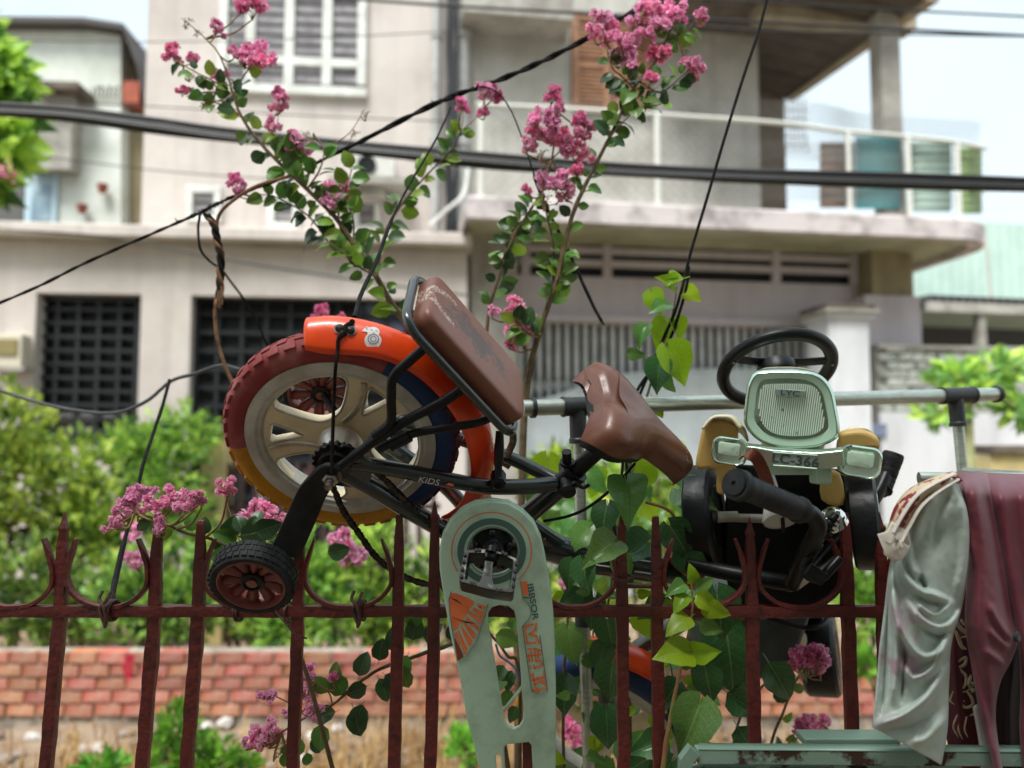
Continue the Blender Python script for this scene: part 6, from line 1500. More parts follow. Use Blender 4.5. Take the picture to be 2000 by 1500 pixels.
# ================================================================== ALUMINIUM RACK
m_alu = mat('brushed aluminium', srgb(196, 204, 196), .36, .75, c2=srgb(170, 178, 168), nscale=40, stretch=(1, 1, 8))
m_jnt = mat('black joint plastic', srgb(34, 38, 40), .45, c2=srgb(46, 50, 52), nscale=30)
rack = thing('clothes_rack', 'aluminium tube clothes rack with black plastic joints behind the bicycle', 'rack', P(1500, 1500, 1.5))
pa, pb_ = P(1020, 797, 1.35), P(1946, 770, 1.66)
q = MB(); q.tube([pa.lerp(pb_, i / 12) for i in range(13)], .0146, 18); q.build('top_tube', m_alu, rack)
pd_ = (pb_ - pa).normalized()
def along(px): 
    a, b = 0., 1.
    for _ in range(40):
        m_ = (a + b) / 2; p = pa.lerp(pb_, m_); d = p - CAM
        if 1000 + FPX * d.x / (d.y * cos(TILT) + d.z * sin(TILT)) < px: a = m_
        else: b = m_
    return pa.lerp(pb_, a)
def joint(px0, px1, pxs, legto, r=.0146):
    q = MB(); a, b = along(px0), along(px1); q.tube([a, a + pd_ * .004, a + pd_ * .005, b - pd_ * .005, b - pd_ * .004, b], [.0185, .0185, .0172, .0172, .0185, .0185], 20); c = along(pxs); d = (legto - c).normalized()
    q.tube([c, c + d * .056, c + d * .058, c + d * .066], [.0155, .0155, .0172, .0172], 20); q.build('joint', m_jnt, rack, ang=40); return c, d
c1, d1 = joint(1098, 1172, 1128, P(1150, 1500, 1.40)); c2_, d2 = joint(1838, 1900, 1866, P(1884, 960, 1.62))
q = MB(); q.tube([c1 + d1 * .05, c1 + d1 * .9], .0108, 16); q.build('leg', m_alu, rack)
q = MB(); q.tube([c2_ + d2 * .05, c2_ + d2 * .9], .0108, 16); q.build('leg', m_alu, rack)
q = MB(); c = c1 + d1 * ((P(1140, 1145, 1.385) - c1).length); q.tube([c, c + d1 * .07], .0165, 16); q.build('joint', m_jnt, rack)
q = MB(); q.lathe([(0, -.003), (.0185, -.003), (.0185, .004), (.014, .007), (0, .008)], pb_, pd_, 20); q.build('end_cap', m_jnt, rack, ang=40)
q = MB(); q.lathe([(.0146, -.003), (.0185, -.003), (.0185, .004), (.0146, .004)], along(1040), pd_, 20, cap=False); q.build('ring', m_jnt, rack)
q = MB(); q.tube([c2_ + d2 * .16 + Vector((-.24, -.28, 0)), c2_ + d2 * .16 + Vector((.3, -.36, 0))], .011, 12); q.build('hanging_bar', m_alu, rack)
q = MB(); q.tube([c2_ + d2 * .16, c2_ + d2 * .16 + Vector((0, -.3, 0))], .009, 10); q.build('bar_arm', m_alu, rack)

# ================================================================== HUNG CLOTHES
def interp(pts, t):
    d = [0]
    for a, b in zip(pts, pts[1:]): d.append(d[-1] + hypot(a[0] - b[0], a[1] - b[1]))
    s_ = t * d[-1]
    for i in range(len(pts) - 1):
        if s_ <= d[i + 1] + 1e-9:
            f = (s_ - d[i]) / max(1e-9, d[i + 1] - d[i]); return (pts[i][0] + (pts[i + 1][0] - pts[i][0]) * f, pts[i][1] + (pts[i + 1][1] - pts[i][1]) * f)
    return pts[-1]
def sm(pts, k=6): return [(v.x, v.y) for v in cr([(a, b, 0) for a, b in pts], k)]
def segd(px, py, pl):
    best = (1e9, 0, 0); n2 = len(pl) - 1
    for i in range(n2):
        ax_, ay_ = pl[i]; bx_, by_ = pl[i + 1]; dx, dy = bx_ - ax_, by_ - ay_; l2 = dx * dx + dy * dy
        t = max(0, min(1, ((px - ax_) * dx + (py - ay_) * dy) / l2)); ex, ey = px - ax_ - dx * t, py - ay_ - dy * t; d = ex * ex + ey * ey
        if d < best[0]: best = (d, (ex * -dy + ey * dx) / sqrt(l2), (i + t) / n2)
    return sqrt(best[0]), best[1], best[2]
def cloth(name, left_, right_, Y, strokes, m, par=None, nu=60, nv=130, bulge=.03, seed=0, fine=.0008, solid=.0016, lab=None, cat=None, wob=.006, group=None, roll=0.):
    """hung cloth: lateral outline from the photo, folds pressed out along strokes [(points, height m, width px, skew)]"""
    Lp, Rp = sm(left_), sm(right_); st_ = [(sm(p, 5), h, w_, k) for p, h, w_, k in strokes]; rows = []
    for j in range(nv + 1):
        a, b = interp(Lp, j / nv), interp(Rp, j / nv); row = []
        for i in range(nu + 1):
            u = i / nu; px, py = a[0] + (b[0] - a[0]) * u, a[1] + (b[1] - a[1]) * u
            d = bulge * (4 * u * (1 - u)) ** .5 + wob * noise.noise(Vector((px / 60, py / 140, seed))) + fine * (noise.noise(Vector((px / 11, py / 16, seed + 5))) + .45 * noise.noise(Vector((px / 5, py / 7, seed + 9))))
            for pl, h, w_, sk in st_:
                dd, sg, al = segd(px, py, pl)
                ww = w_ * (1 + sk) if sg > 0 else w_ * (1 - sk)
                if dd < ww * 3: d += h * math.exp(-(dd / ww) ** 2) * min(1, 5 * al + .25, 5 * (1 - al) + .25)
            row.append(P(px, py, Y - d + (roll * (1 - j / 9) ** 2.2 if j < 9 else 0)))
        rows.append(row)
    q = MB().grid(rows); o = q.build(name, m, par, fixn=False, ang=180, solid=solid)
    return tag(o, lab, cat, group) if lab else o
# sage scarf with mauve print
ms = mat('sage silk', srgb(184, 198, 188), .48, c2=srgb(164, 178, 168), nscale=14, sheen=.2, bump=.06, bscale=300)
nt_ = ms.node_tree; nn_, ll_ = nt_.nodes, nt_.links; bs_ = nn_['Principled BSDF']
src = bs_.inputs['Base Color'].links[0].from_socket; tc = [x for x in nn_ if x.type == 'TEX_COORD'][0]
sx3 = nn_.new('ShaderNodeSeparateXYZ'); ll_.new(tc.outputs['Object'], sx3.inputs[0])
wv = nn_.new('ShaderNodeTexNoise'); wv.inputs['Scale'].default_value = 9; wv.inputs['Detail'].default_value = 7; wv.inputs['Distortion'].default_value = 2.4; ll_.new(tc.outputs['Object'], wv.inputs[0])
w2 = nn_.new('ShaderNodeTexNoise'); w2.inputs['Scale'].default_value = 3.2; ll_.new(tc.outputs['Object'], w2.inputs[0])
mr_ = nn_.new('ShaderNodeMapRange'); mr_.inputs[1].default_value = .5; mr_.inputs[2].default_value = .58
ad = nn_.new('ShaderNodeMath'); ad.operation = 'MULTIPLY'; ll_.new(wv.outputs[0], mr_.inputs[0])
mr2 = nn_.new('ShaderNodeMapRange'); mr2.inputs[1].default_value = .47; mr2.inputs[2].default_value = .56; ll_.new(w2.outputs[0], mr2.inputs[0]); ll_.new(mr_.outputs[0], ad.inputs[0]); ll_.new(mr2.outputs[0], ad.inputs[1])
mx_ = nn_.new('ShaderNodeMix'); mx_.data_type = 'RGBA'; ll_.new(src, mx_.inputs[6]); mx_.inputs[7].default_value = srgb(168, 146, 158); ll_.new(ad.outputs[0], mx_.inputs[0]); ll_.new(mx_.outputs[2], bs_.inputs['Base Color'])
scarf = cloth('scarf', [(1852, 932), (1800, 962), (1775, 1000), (1752, 1060), (1738, 1108), (1729, 1180), (1719, 1260), (1712, 1340), (1705, 1420)],
      [(1866, 936), (1885, 985), (1893, 1030), (1892, 1085), (1886, 1140), (1878, 1186), (1858, 1255), (1853, 1330), (1850, 1420), (1838, 1494)], 1.06,
      [([(1757, 1075), (1762, 1110), (1780, 1138), (1800, 1154), (1826, 1162), (1856, 1175)], .016, 7, .35),
       ([(1741, 1103), (1745, 1160), (1752, 1205), (1766, 1240), (1788, 1272), (1811, 1282), (1834, 1268), (1853, 1226)], .019, 8, .3),
       ([(1778, 1180), (1795, 1204), (1814, 1218), (1836, 1224), (1858, 1214), (1880, 1186)], .016, 7, .3),
       ([(1790, 1176), (1808, 1192), (1830, 1200), (1858, 1178)], .011, 6, .3),
       ([(1764, 1290), (1772, 1312), (1784, 1324), (1812, 1312), (1836, 1280), (1852, 1240)], .015, 8, .3),
       ([(1706, 1418), (1740, 1406), (1770, 1392), (1812, 1358), (1848, 1300)], .017, 9, .3),
       ([(1724, 1190), (1718, 1260), (1712, 1330), (1708, 1400)], .012, 5, 0), ([(1738, 1150), (1732, 1240), (1728, 1330), (1722, 1396)], -.012, 4, 0),
       ([(1752, 1215), (1750, 1290), (1744, 1370)], .012, 6, 0), ([(1766, 1262), (1766, 1310), (1760, 1370)], -.011, 4, 0),
       ([(1772, 1010), (1774, 1060), (1780, 1100), (1798, 1134)], .012, 7, .2), ([(1794, 1124), (1802, 1138), (1808, 1150)], -.016, 6, 0),
       ([(1880, 960), (1884, 1030), (1882, 1100), (1870, 1170)], .012, 10, 0), ([(1830, 960), (1800, 1010), (1786, 1060)], .01, 9, 0), ([(1854, 960), (1836, 1010), (1826, 1080)], -.008, 9, 0),
       ([(1800, 1228), (1830, 1244), (1858, 1234)], -.012, 6, 0), ([(1792, 1164), (1812, 1176), (1840, 1180)], -.011, 5, 0), ([(1720, 1424), (1780, 1420), (1838, 1380)], -.008, 9, 0), ([(1780, 1450), (1812, 1440), (1846, 1400)], .008, 8, 0)], ms, None, 70, 150, .03, 1,
      lab='pale sage green scarf with faint mauve print hanging in swags over the green bench', cat='scarf')
m_mar = mat('maroon coat cloth', srgb(116, 52, 64), .5, c2=srgb(94, 40, 52), nscale=7, sheen=.15, bump=.1, bscale=240)
m_mard = mat('dark maroon lining', srgb(48, 22, 28), .7, c2=srgb(36, 16, 22), nscale=10)
coat = thing('coat', 'maroon coat with a dark button hanging at the right edge', 'coat', P(1950, 1300, 1.1))
cloth('left_panel', [(1864, 922), (1884, 985), (1892, 1060), (1888, 1140), (1886, 1220), (1898, 1300), (1914, 1390), (1948, 1530)], [(1930, 924), (1946, 1010), (1964, 1110), (1986, 1238), (1976, 1286), (1952, 1336), (1944, 1410), (1964, 1540)], 1.08,
      [([(1890, 930), (1908, 1040), (1912, 1180), (1920, 1320)], .008, 18, 0), ([(1915, 930), (1938, 1040), (1956, 1150), (1972, 1230)], -.012, 9, 0), ([(1930, 1180), (1950, 1215), (1974, 1250)], .008, 7, 0), ([(1930, 1230), (1950, 1250), (1972, 1268)], .007, 6, 0), ([(1922, 1270), (1944, 1285), (1962, 1300)], .006, 6, 0), ([(1895, 1240), (1920, 1340), (1940, 1450)], -.012, 10, 0), ([(1880, 930), (1886, 1000), (1900, 1100)], .012, 8, 0)], m_mar, coat, 50, 120, .035, 4, roll=.1)
cloth('right_panel', [(1922, 924), (1944, 1010), (1962, 1110), (1986, 1236), (1994, 1330), (1992, 1430), (2002, 1540)], [(2090, 930), (2096, 1060), (2092, 1180), (2090, 1300), (2088, 1400), (2090, 1540)], 1.075,
      [([(1950, 930), (1966, 1040), (1984, 1160), (2000, 1300)], .01, 14, 0), ([(1985, 930), (2000, 1060), (2030, 1300)], -.006, 14, 0), ([(2020, 930), (2030, 1200)], .014, 14, 0)], m_mar, coat, 44, 100, .02, 7, roll=.1)
cloth('lining', [(1900, 1240), (1930, 1330), (1936, 1420), (1946, 1545)], [(2040, 1230), (2044, 1330), (2046, 1420), (2050, 1545)], 1.12, [([(1980, 1260), (1968, 1400), (1975, 1530)], .01, 10, 0)], m_mard, coat, 24, 40, .01, 9)
q = MB(); q.lathe([(0, .003), (.006, .0035), (.0075, .002), (.0075, -.001), (0, -.001)], P(1985, 1243, 1.045), Vector((.55, -.8, .1)), 20); q.build('button', m_jnt, coat)
q = MB()
for k in range(24):
    a = interp([(1936, 1198), (1962, 1250), (1950, 1310), (1936, 1345)], k / 24); b = interp([(1936, 1198), (1962, 1250), (1950, 1310), (1936, 1345)], (k + .5) / 24); q.tube([P(*a, 1.036), P(*b, 1.036)], .0006, 4)
# patterned curtain cloth between them
m_mp = mat('deep red brocade', srgb(96, 28, 40), .6, c2=srgb(72, 18, 30), nscale=14, bump=.15, bscale=200)
m_cr = mat('cream brocade print', srgb(206, 190, 158), .65, c2=srgb(178, 150, 116), nscale=40)
broc = thing('brocade_cloth', 'deep red cloth with cream scroll pattern hanging between scarf and maroon coat', 'cloth', P(1880, 1300, 1.13))
cloth('cloth', [(1840, 1150), (1836, 1240), (1840, 1330), (1846, 1420), (1868, 1530)], [(1920, 1150), (1916, 1240), (1924, 1330), (1934, 1420), (1960, 1530)], 1.125, [([(1870, 1160), (1866, 1300), (1880, 1480)], .006, 10, 0)], m_mp, broc, 24, 60, .012, 3)
def stroke(pts, w_, Y, par, m=m_cr):
    c_ = cr([P(a, b, Y) for a, b in pts], 6); n2 = len(c_); q = MB(); rs = []
    for i, p in enumerate(c_):
        t = (c_[min(i + 1, n2 - 1)] - c_[max(i - 1, 0)]).normalized(); s_ = Vector((-t.z, 0, t.x)); f = w_ * M(Y) * (.35 + .65 * sin(pi * min(1, .15 + i / n2)))
        rs.append([p + s_ * f, p - s_ * f])
    q.grid(rs); q.build('print', m, par, fixn=False, solid=.0004)
for pts, w_ in (([(1864, 1196), (1872, 1222), (1890, 1240), (1876, 1246)], 4), ([(1866, 1232), (1878, 1262), (1888, 1268)], 4), ([(1872, 1292), (1886, 1284), (1884, 1298), (1872, 1306), (1866, 1330), (1872, 1348), (1888, 1350), (1900, 1336)], 3), ([(1872, 1306), (1886, 1320), (1884, 1340), (1872, 1348)], 3), ([(1888, 1350), (1896, 1360), (1900, 1376), (1886, 1382), (1878, 1374), (1884, 1368)], 3), ([(1892, 1340), (1896, 1318)], 4), ([(1894, 1344), (1902, 1332)], 4), ([(1896, 1350), (1904, 1346)], 4), ([(1900, 1376), (1904, 1392), (1894, 1398)], 3), ([(1870, 1396), (1862, 1420), (1872, 1440)], 2), ([(1880, 1400), (1872, 1424), (1880, 1444)], 2), ([(1888, 1400), (1884, 1424), (1890, 1440)], 2), ([(1862, 1350), (1856, 1368), (1864, 1376)], 2), ([(1876, 1210), (1884, 1222)], 3)):
    stroke(pts, w_, 1.107, broc)
q = MB()
for k in range(16): q.tube([P(1903 + k * .9, 1380 + k * 6.5, 1.106), P(1911 + k * .9, 1379 + k * 6.5, 1.106)], .0005, 4)
q.build('stitching', m_cr, broc)
cloth('white_hem', [(1900, 1380), (1912, 1450), (1918, 1540)], [(1914, 1372), (1934, 1450), (1950, 1540)], 1.1, [], mat('off white hem', srgb(190, 186, 176), .8), broc, 8, 20, .004, 8)
# bunched floral cloth on the bar at the top
mf_ = mat('red and cream floral', srgb(206, 186, 152), .7, c2=srgb(132, 34, 42), nscale=42, lo=.5, hi=.54, detail=3, bump=.1, bscale=120)
m_wcl = mat('white cloth edge', srgb(214, 208, 196), .8, c2=srgb(190, 184, 172), nscale=20)
flo = thing('floral_cloth', 'bunched red and cream floral cloth slung over the bar beside the black grip', 'cloth', P(1800, 990, 1.1))
cloth('cloth', [(1862, 921), (1820, 934), (1776, 956), (1748, 990), (1732, 1040), (1724, 1064)], [(1880, 938), (1842, 962), (1806, 988), (1782, 1020), (1766, 1062), (1752, 1096)], 1.05, [([(1850, 934), (1800, 958), (1762, 1000), (1742, 1050)], .012, 9, 0), ([(1862, 944), (1812, 972), (1780, 1014)], -.008, 6, 0)], mf_, flo, 26, 60, .02, 11)
for pts in ([(1866, 925), (1826, 944), (1790, 968), (1764, 1004), (1744, 1040)], [(1872, 936), (1836, 958), (1800, 988), (1776, 1028), (1760, 1058)]):
    q = MB(); q.tube(cr([P(a, b, 1.012) for a, b in pts], 6), .0042, 8, ry=.002); q.build('hem', m_wcl, flo)
q = MB(); c_ = P(1744, 1058, 1.02); rows = []
for i in range(12):
    a = 2 * pi * i / 11; rows.append([c_ + Vector((cos(a) * r * (1 + .2 * sin(a * 5)), -.012 + r * .3, sin(a) * r * 1.2 + .004 * sin(a * 5 + r * 300))) for r in (.003, .008, .013, .017, .02)])
q.grid(rows); q.build('knot', m_wcl, flo, fixn=False, solid=.001)

# ================================================================== GREEN BENCH
m_bench = mat('chipped mint bench paint', srgb(126, 154, 138), .45, c2=srgb(58, 36, 26), nscale=11, lo=.5, hi=.54, r2=.85, bump=.25, bscale=60, detail=9)
m_bench2 = mat('clean mint bench paint', srgb(122, 150, 134), .4, c2=srgb(72, 48, 36), nscale=13, lo=.62, hi=.66, r2=.85, bump=.1, bscale=60, detail=9)
bench = thing('bench', 'chipped mint green metal bench frame with rust at the bottom right', 'bench', P(1650, 1800, 1.0))
def beam(x0, x1, y, Y0, Y1, h, name, m, dy=0):
    a, b = P(x0, y, Y0), P(x1, y + dy, Y0); q = MB(); vv = []
    for p in (a, b):
        for dY, dz in ((0, 0), (Y1 - Y0, 0), (Y1 - Y0, -h), (0, -h)): vv.append(p + Vector((0, dY, dz)))
    q.add(vv, [(0, 1, 2, 3), (7, 6, 5, 4), (0, 4, 5, 1), (1, 5, 6, 2), (2, 6, 7, 3), (3, 7, 4, 0)]); return q.build(name, m, bench, bevel=.0015)
beam(1362, 2100, 1465, 1.075, 1.095, .019, 'front_rail', m_bench, 6)
a = P(1362, 1465, .98)
q = MB(); q.add([P(1364, 1464, 1.0745), P(2090, 1470, 1.0745), P(2090, 1457, 1.097), P(1364, 1452, 1.097)], [(0, 1, 2, 3)]); q.build('rail_top', m_bench2, bench, solid=.0016)
q = MB(); z_ = P(1600, 1436, 1.03); q.box(P(1655, 1441, 1.12), .134, .036, .011); q.build('seat_slat', m_bench2, bench, bevel=.002)
q = MB(); q.tube([P(1355, 1463, 1.08), P(1338, 1484, 1.08), P(1336, 1530, 1.08), P(1336, 1900, 1.08)], .009, 4, sq=True); q.build('leg', m_bench2, bench, smooth=False)
beam(1340, 1700, 1503, 1.085, 1.105, .02, 'lower_rail', m_bench)
for px in (1490, 1640, 1780): q = MB(); q.box(P(px, 1500, 1.087), .018, .006, .035); q.build('strut', m_bench, bench)
beam(1600, 2000, 1494, 1.115, 1.125, .02, 'inner_rail', m_bench2)

# ================================================================== CRAPE MYRTLE AND VINES
m_lf = [leafmat('myrtle leaf', srgb(102, 140, 60), srgb(78, 116, 52), .3, .3, .32, 60), leafmat('myrtle leaf, young', srgb(136, 168, 56), srgb(110, 146, 48), .25, .4, .35, 60), leafmat('myrtle leaf, old', srgb(58, 92, 52), srgb(46, 74, 44), .25, .2, .32, 60)]
m_stem = mat('myrtle bark', srgb(112, 92, 66), .85, c2=srgb(84, 72, 44), nscale=60, bump=.4)
m_twig = mat('green twig', srgb(132, 122, 66), .7, c2=srgb(140, 92, 66), nscale=40)
def leafmesh(name, m, shape, fold=.12, curl=.2, wav=0.0, seed=0, nL=6, lobe=0.):
    """unit leaf along +Y from the stalk, face +Z; shape gives the half width along it"""
    q = MB(); rows = []
    for i in range(nL + 1):
        t = i / nL; t = t ** (1.35 if lobe else 1.0); w_ = shape(t); z0 = -curl * t * t + .04 * sin(t * 3)
        r = []
        for s_ in (-1, -.62, -.3, 0, .3, .62, 1):
            e = 1 + .05 * sin(t * 17 + seed * 3 + s_) * (abs(s_) > .9)
            r.append((w_ * s_ * e, t - lobe * abs(s_) ** 1.3 * (1 - t) ** 4, z0 + fold * abs(s_) * w_ * 2 + wav * sin(t * 9 + s_ * 2 + seed) * abs(s_)))
        rows.append(r)
    q.grid(rows); q.tube([(0, -.2, .03), (0, 0, 0)], .013, 4); return q.mesh(name, m, True, 80)
oval = lambda t: .40 * (sin(pi * min(1, t ** .85 * .995 + .003))) ** .62
_hk = [(0, .06), (.04, .26), (.1, .38), (.2, .45), (.33, .45), (.5, .37), (.68, .23), (.84, .1), (.94, .035), (1, .003)]
def heart(t):
    for (a, x), (b, y) in zip(_hk, _hk[1:]):
        if t <= b: return x + (y - x) * (t - a) / (b - a)
    return .003
ovate = lambda t: .36 * sin(pi * t ** .62) ** .8 + .003
LEAF = [[leafmesh('leaf', m_lf[k], oval, f, c_, .012, s_) for f, c_, s_ in ((.12, .2, 0), (.22, .32, 2), (.05, .1, 4))] for k in range(3)]
m_vn = [leafmat('vine leaf', srgb(104, 150, 70), srgb(82, 126, 60), .25, .3, .3, 26), leafmat('vine leaf, young', srgb(158, 190, 38), srgb(134, 172, 36), .18, .5, .35, 26), leafmat('vine leaf, dark', srgb(68, 112, 62), srgb(52, 92, 52), .25, .2, .28, 26)]
def veined(m):
    """pale midrib and side veins, running along the leaf's own axes"""
    nt = m.node_tree; n, l = nt.nodes, nt.links; b = n['Principled BSDF']; src = b.inputs['Base Color'].links[0].from_socket
    tc = [x for x in n if x.type == 'TEX_COORD'][0]; s_ = n.new('ShaderNodeSeparateXYZ'); l.new(tc.outputs['Object'], s_.inputs[0])
    def mt(op, a, b_=None):
        x = n.new('ShaderNodeMath'); x.operation = op
        for i, v in enumerate((a, b_)):
            if v is None: continue
            if isinstance(v, (int, float)): x.inputs[i].default_value = v
            else: l.new(v, x.inputs[i])
        return x.outputs[0]
    ax = mt('ABSOLUTE', s_.outputs[0]); mid = mt('LESS_THAN', ax, .014)
    sv = mt('LESS_THAN', mt('ABSOLUTE', mt('SUBTRACT', mt('FRACT', mt('MULTIPLY', mt('SUBTRACT', s_.outputs[1], mt('MULTIPLY', ax, .7)), 6.0)), .5)), .045)
    v = mt('MULTIPLY', mt('MAXIMUM', mid, mt('MULTIPLY', sv, .45)), .26)
    mx = n.new('ShaderNodeMix'); mx.data_type = 'RGBA'; l.new(v, mx.inputs[0]); l.new(src, mx.inputs[6]); mx.inputs[7].default_value = srgb(186, 206, 140); l.new(mx.outputs[2], b.inputs['Base Color'])
for m in m_vn + m_lf: veined(m)
VLEAF = [[leafmesh('leaf', m_vn[k], heart, f, c_, .025, s_, 12, .24) for f, c_, s_ in ((.16, .22, 0), (.3, .4, 2), (.06, .3, 4))] for k in range(3)]
VOV = [[leafmesh('leaf', m_vn[k], ovate, f, c_, .025, s_, 8) for f, c_, s_ in ((.16, .3, 0), (.3, .5, 2), (.08, .36, 4))] for k in range(3)]
def leaf_mw(p, size, ang_, pitch=0., roll=0.):
    """ang_: direction of the tip in the picture (degrees, 0 right, 90 up); pitch > 0 tips it towards the viewer"""
    a = radians(ang_); y = Vector((cos(a) * cos(pitch), -sin(pitch), sin(a) * cos(pitch)))
    z = Vector((0, -1, .35)); z = (z - y * z.dot(y)).normalized(); z = Matrix.Rotation(roll, 3, y) @ z
    x = y.cross(z); return Matrix.Translation(p) @ Matrix((x, y, z)).transposed().to_4x4() @ Matrix.Scale(size, 4)
# flower clusters: many crinkled petals on a few heads with buds
m_pet = [mat('pink petal', srgb(255, 176, 214), .6, c2=srgb(255, 202, 228), nscale=50, trans=.35, rand=.12), mat('deep pink petal', srgb(254, 138, 192), .6, c2=srgb(254, 156, 202), nscale=50, trans=.3, rand=.12), mat('pale mauve petal', srgb(255, 190, 224), .6, c2=srgb(255, 210, 234), nscale=50, trans=.4, rand=.1)]
m_bud = mat('green bud', srgb(112, 122, 62), .5, c2=srgb(140, 84, 70), nscale=20)
m_dry2 = mat('dry seed head', srgb(120, 104, 78), .8, c2=srgb(84, 64, 52), nscale=30)
def petal(mb, p, d, sz, rnd, m):
    side = d.orthogonal().normalized(); side = Matrix.Rotation(rnd.uniform(0, 6.28), 3, d) @ side; n_ = side.cross(d)
    rows = []
    for i, (t, w_) in enumerate(((0, .08), (.4, .2), (.75, .52), (1.0, .42))):
        r = []
        for k in range(5):
            s_ = -1 + k / 2; r.append(p + d * sz * t + side * (w_ * s_ * sz) + n_ * sz * (.13 * sin(s_ * 5 + i * 2 + rnd.uniform(0, 2)) * t + .22 * t * t))
        rows.append(r)
    mb.grid(rows, m)
def cluster_mesh(kind, seed):
    rnd = random.Random(seed); q = MB()
    mi = {'pink': (0, 0, 0, 1, 2), 'deep': (1, 1, 0), 'mauve': (2, 2, 0), 'dry': ()}[kind]
    nh = 7 if kind != 'dry' else 5
    for h in range(nh):
        c = Vector((rnd.uniform(-.6, .6), rnd.uniform(-.35, .35), rnd.uniform(-.5, .55)))
        if c.length > .8: c *= .7
        q.tube([Vector((0, 0, -.9)), c * .5 + Vector((0, 0, -.3)), c], .02, 4, 4)
        if mi:
            for k in range(30):
                d = Vector((rnd.gauss(0, 1), rnd.gauss(0, 1), rnd.gauss(.25, 1))).normalized()
                petal(q, c + d * .04, d, rnd.uniform(.2, .36), rnd, rnd.choice(mi))
            for k in range(6):
                d = Vector((rnd.gauss(0, 1), rnd.gauss(0, 1), rnd.gauss(0, 1))).normalized(); q.tube([c, c + d * .25], .008, 3, 3)
        for k in range(3 if mi else 7):
            d = Vector((rnd.gauss(0, 1), rnd.gauss(0, 1), rnd.gauss(-.1, .8))).normalized(); p = c + d * rnd.uniform(.2, .34)
            q.tube([c, p], .014, 3, 4); q.ball(p, rnd.uniform(.045, .075), 6, 3 if mi else 5)
    return q.mesh('flower_cluster', m_pet + [m_bud, m_twig, m_dry2], True, 60)
CL = {'pink': [cluster_mesh('pink', s) for s in (1, 2, 3, 4)], 'deep': [cluster_mesh('deep', s) for s in (5, 6)], 'mauve': [cluster_mesh('mauve', s) for s in (7, 8)], 'dry': [cluster_mesh('dry', s) for s in (9, 10)]}
class Shrub:
    def __init__(s, name, lab, cat, base, group=None):
        s.t = thing(name, lab, cat, base, group); s.br = []
    def branch(s, pts, Y, r0, r1, leaf=None, step=17, size=36, mix=(.6, .25, .15), start=.0, end=1., m=None, spread=58, seed=0, Y2=None):
        k = 8; n = len(pts); Y2 = Y if Y2 is None else Y2
        c_ = cr([P(a, b, Y + (Y2 - Y) * i / (n - 1)) for i, (a, b) in enumerate(pts)], k); N_ = len(c_)
        q = MB().tube(c_, [r0 + (r1 - r0) * i / (N_ - 1) for i in range(N_)], 7); q.jitter(.0008, 70, pts[0][0]); o = q.build('branch', m or m_stem, s.t)
        s.br.append((o, c_, Y))
        if leaf:
            rnd = random.Random(seed + int(pts[0][0])); d = 0; side = 1; nxt = 0
            for i in range(N_ - 1):
                seg = (c_[i + 1] - c_[i]).length / M(Y); d += seg
                if d < nxt or not (start <= i / N_ <= end): continue
                nxt = d + step * rnd.uniform(.6, 1.3); t = (c_[i + 1] - c_[i]).normalized(); base_ang = math.degrees(atan2(t.z, t.x))
                for _ in range(2 if rnd.random() < .55 else 1):
                    side = -side; ang_ = base_ang + side * rnd.uniform(spread - 28, spread + 32); x = rnd.random(); kk = 0 if x < mix[0] else 1 if x < mix[0] + mix[1] else 2
                    sz = size * rnd.uniform(.7, 1.2) * M(Y) * (1 - .25 * i / N_)
                    st_ = Vector((cos(radians(ang_)), rnd.uniform(-.6, .3), sin(radians(ang_)))) * sz * .2
                    inst('leaf', rnd.choice(leaf[kk]), o, leaf_mw(c_[i] + st_, sz, ang_, rnd.uniform(-.6, .8), rnd.uniform(-.9, .9)))
        return o
    def near(s, p):
        best = None
        for o, c_, Y in s.br:
            for v in c_:
                d = (v - p).length
                if best is None or d < best[0]: best = (d, v, o)
        return best
    def flower(s, px, py, r, kind='pink', Y=None, up=90, twig=True):
        Y = Y or s.br[-1][2]; p = P(px, py, Y + RND.uniform(-.03, .03)); d, v, o = s.near(p)
        a = radians(up - 90) + RND.uniform(-.4, .4); sc_ = r * 1.6 * M(Y)
        mw = Matrix.Translation(p) @ Matrix.Rotation(-a, 4, 'Y') @ Matrix.Rotation(RND.uniform(-.5, .5), 4, 'X') @ Matrix.Scale(sc_, 4) @ Matrix.Rotation(RND.choice((0, pi)) + RND.uniform(-.4, .4), 4, 'Z')
        inst('flower_cluster', RND.choice(CL[kind]), o, mw)
        if twig and d > sc_ * .8:
            e = mw @ Vector((0, 0, -.85)); mid = v.lerp(e, .5) + Vector((RND.uniform(-.01, .01), 0, -.008)); q = MB().tube(cr([v, mid, e], 5), crn([.0022, .0018, .0014], 5), 5); q.build('twig', m_twig, o)
    def leaf(s, px, py, size, ang_, k, Y, lib, pitch=.1, roll=0., o=None):
        p = P(px, py, Y); inst('leaf', RND.choice(lib[k]), o or s.near(p)[2], leaf_mw(p, size * M(Y), ang_, pitch, roll))
S = Shrub('crape_myrtle', 'tall crape myrtle with pink blossom rising behind the bicycle seat', 'shrub', P(1000, 1700, 1.6))
S.branch([(1040, 1700), (1030, 1400), (960, 1000), (860, 720), (810, 648), (775, 608), (735, 540)], 1.62, .011, .0062)
S.branch([(735, 540), (700, 490), (655, 425), (600, 370), (545, 318), (505, 275), (472, 228), (456, 186), (440, 132)], 1.6, .006, .002, LEAF, 13, 40, (.62, .16, .22), .05, .9, seed=3)
S.branch([(456, 186), (430, 110), (402, 76), (366, 44)], 1.6, .0022, .001, m=m_twig)
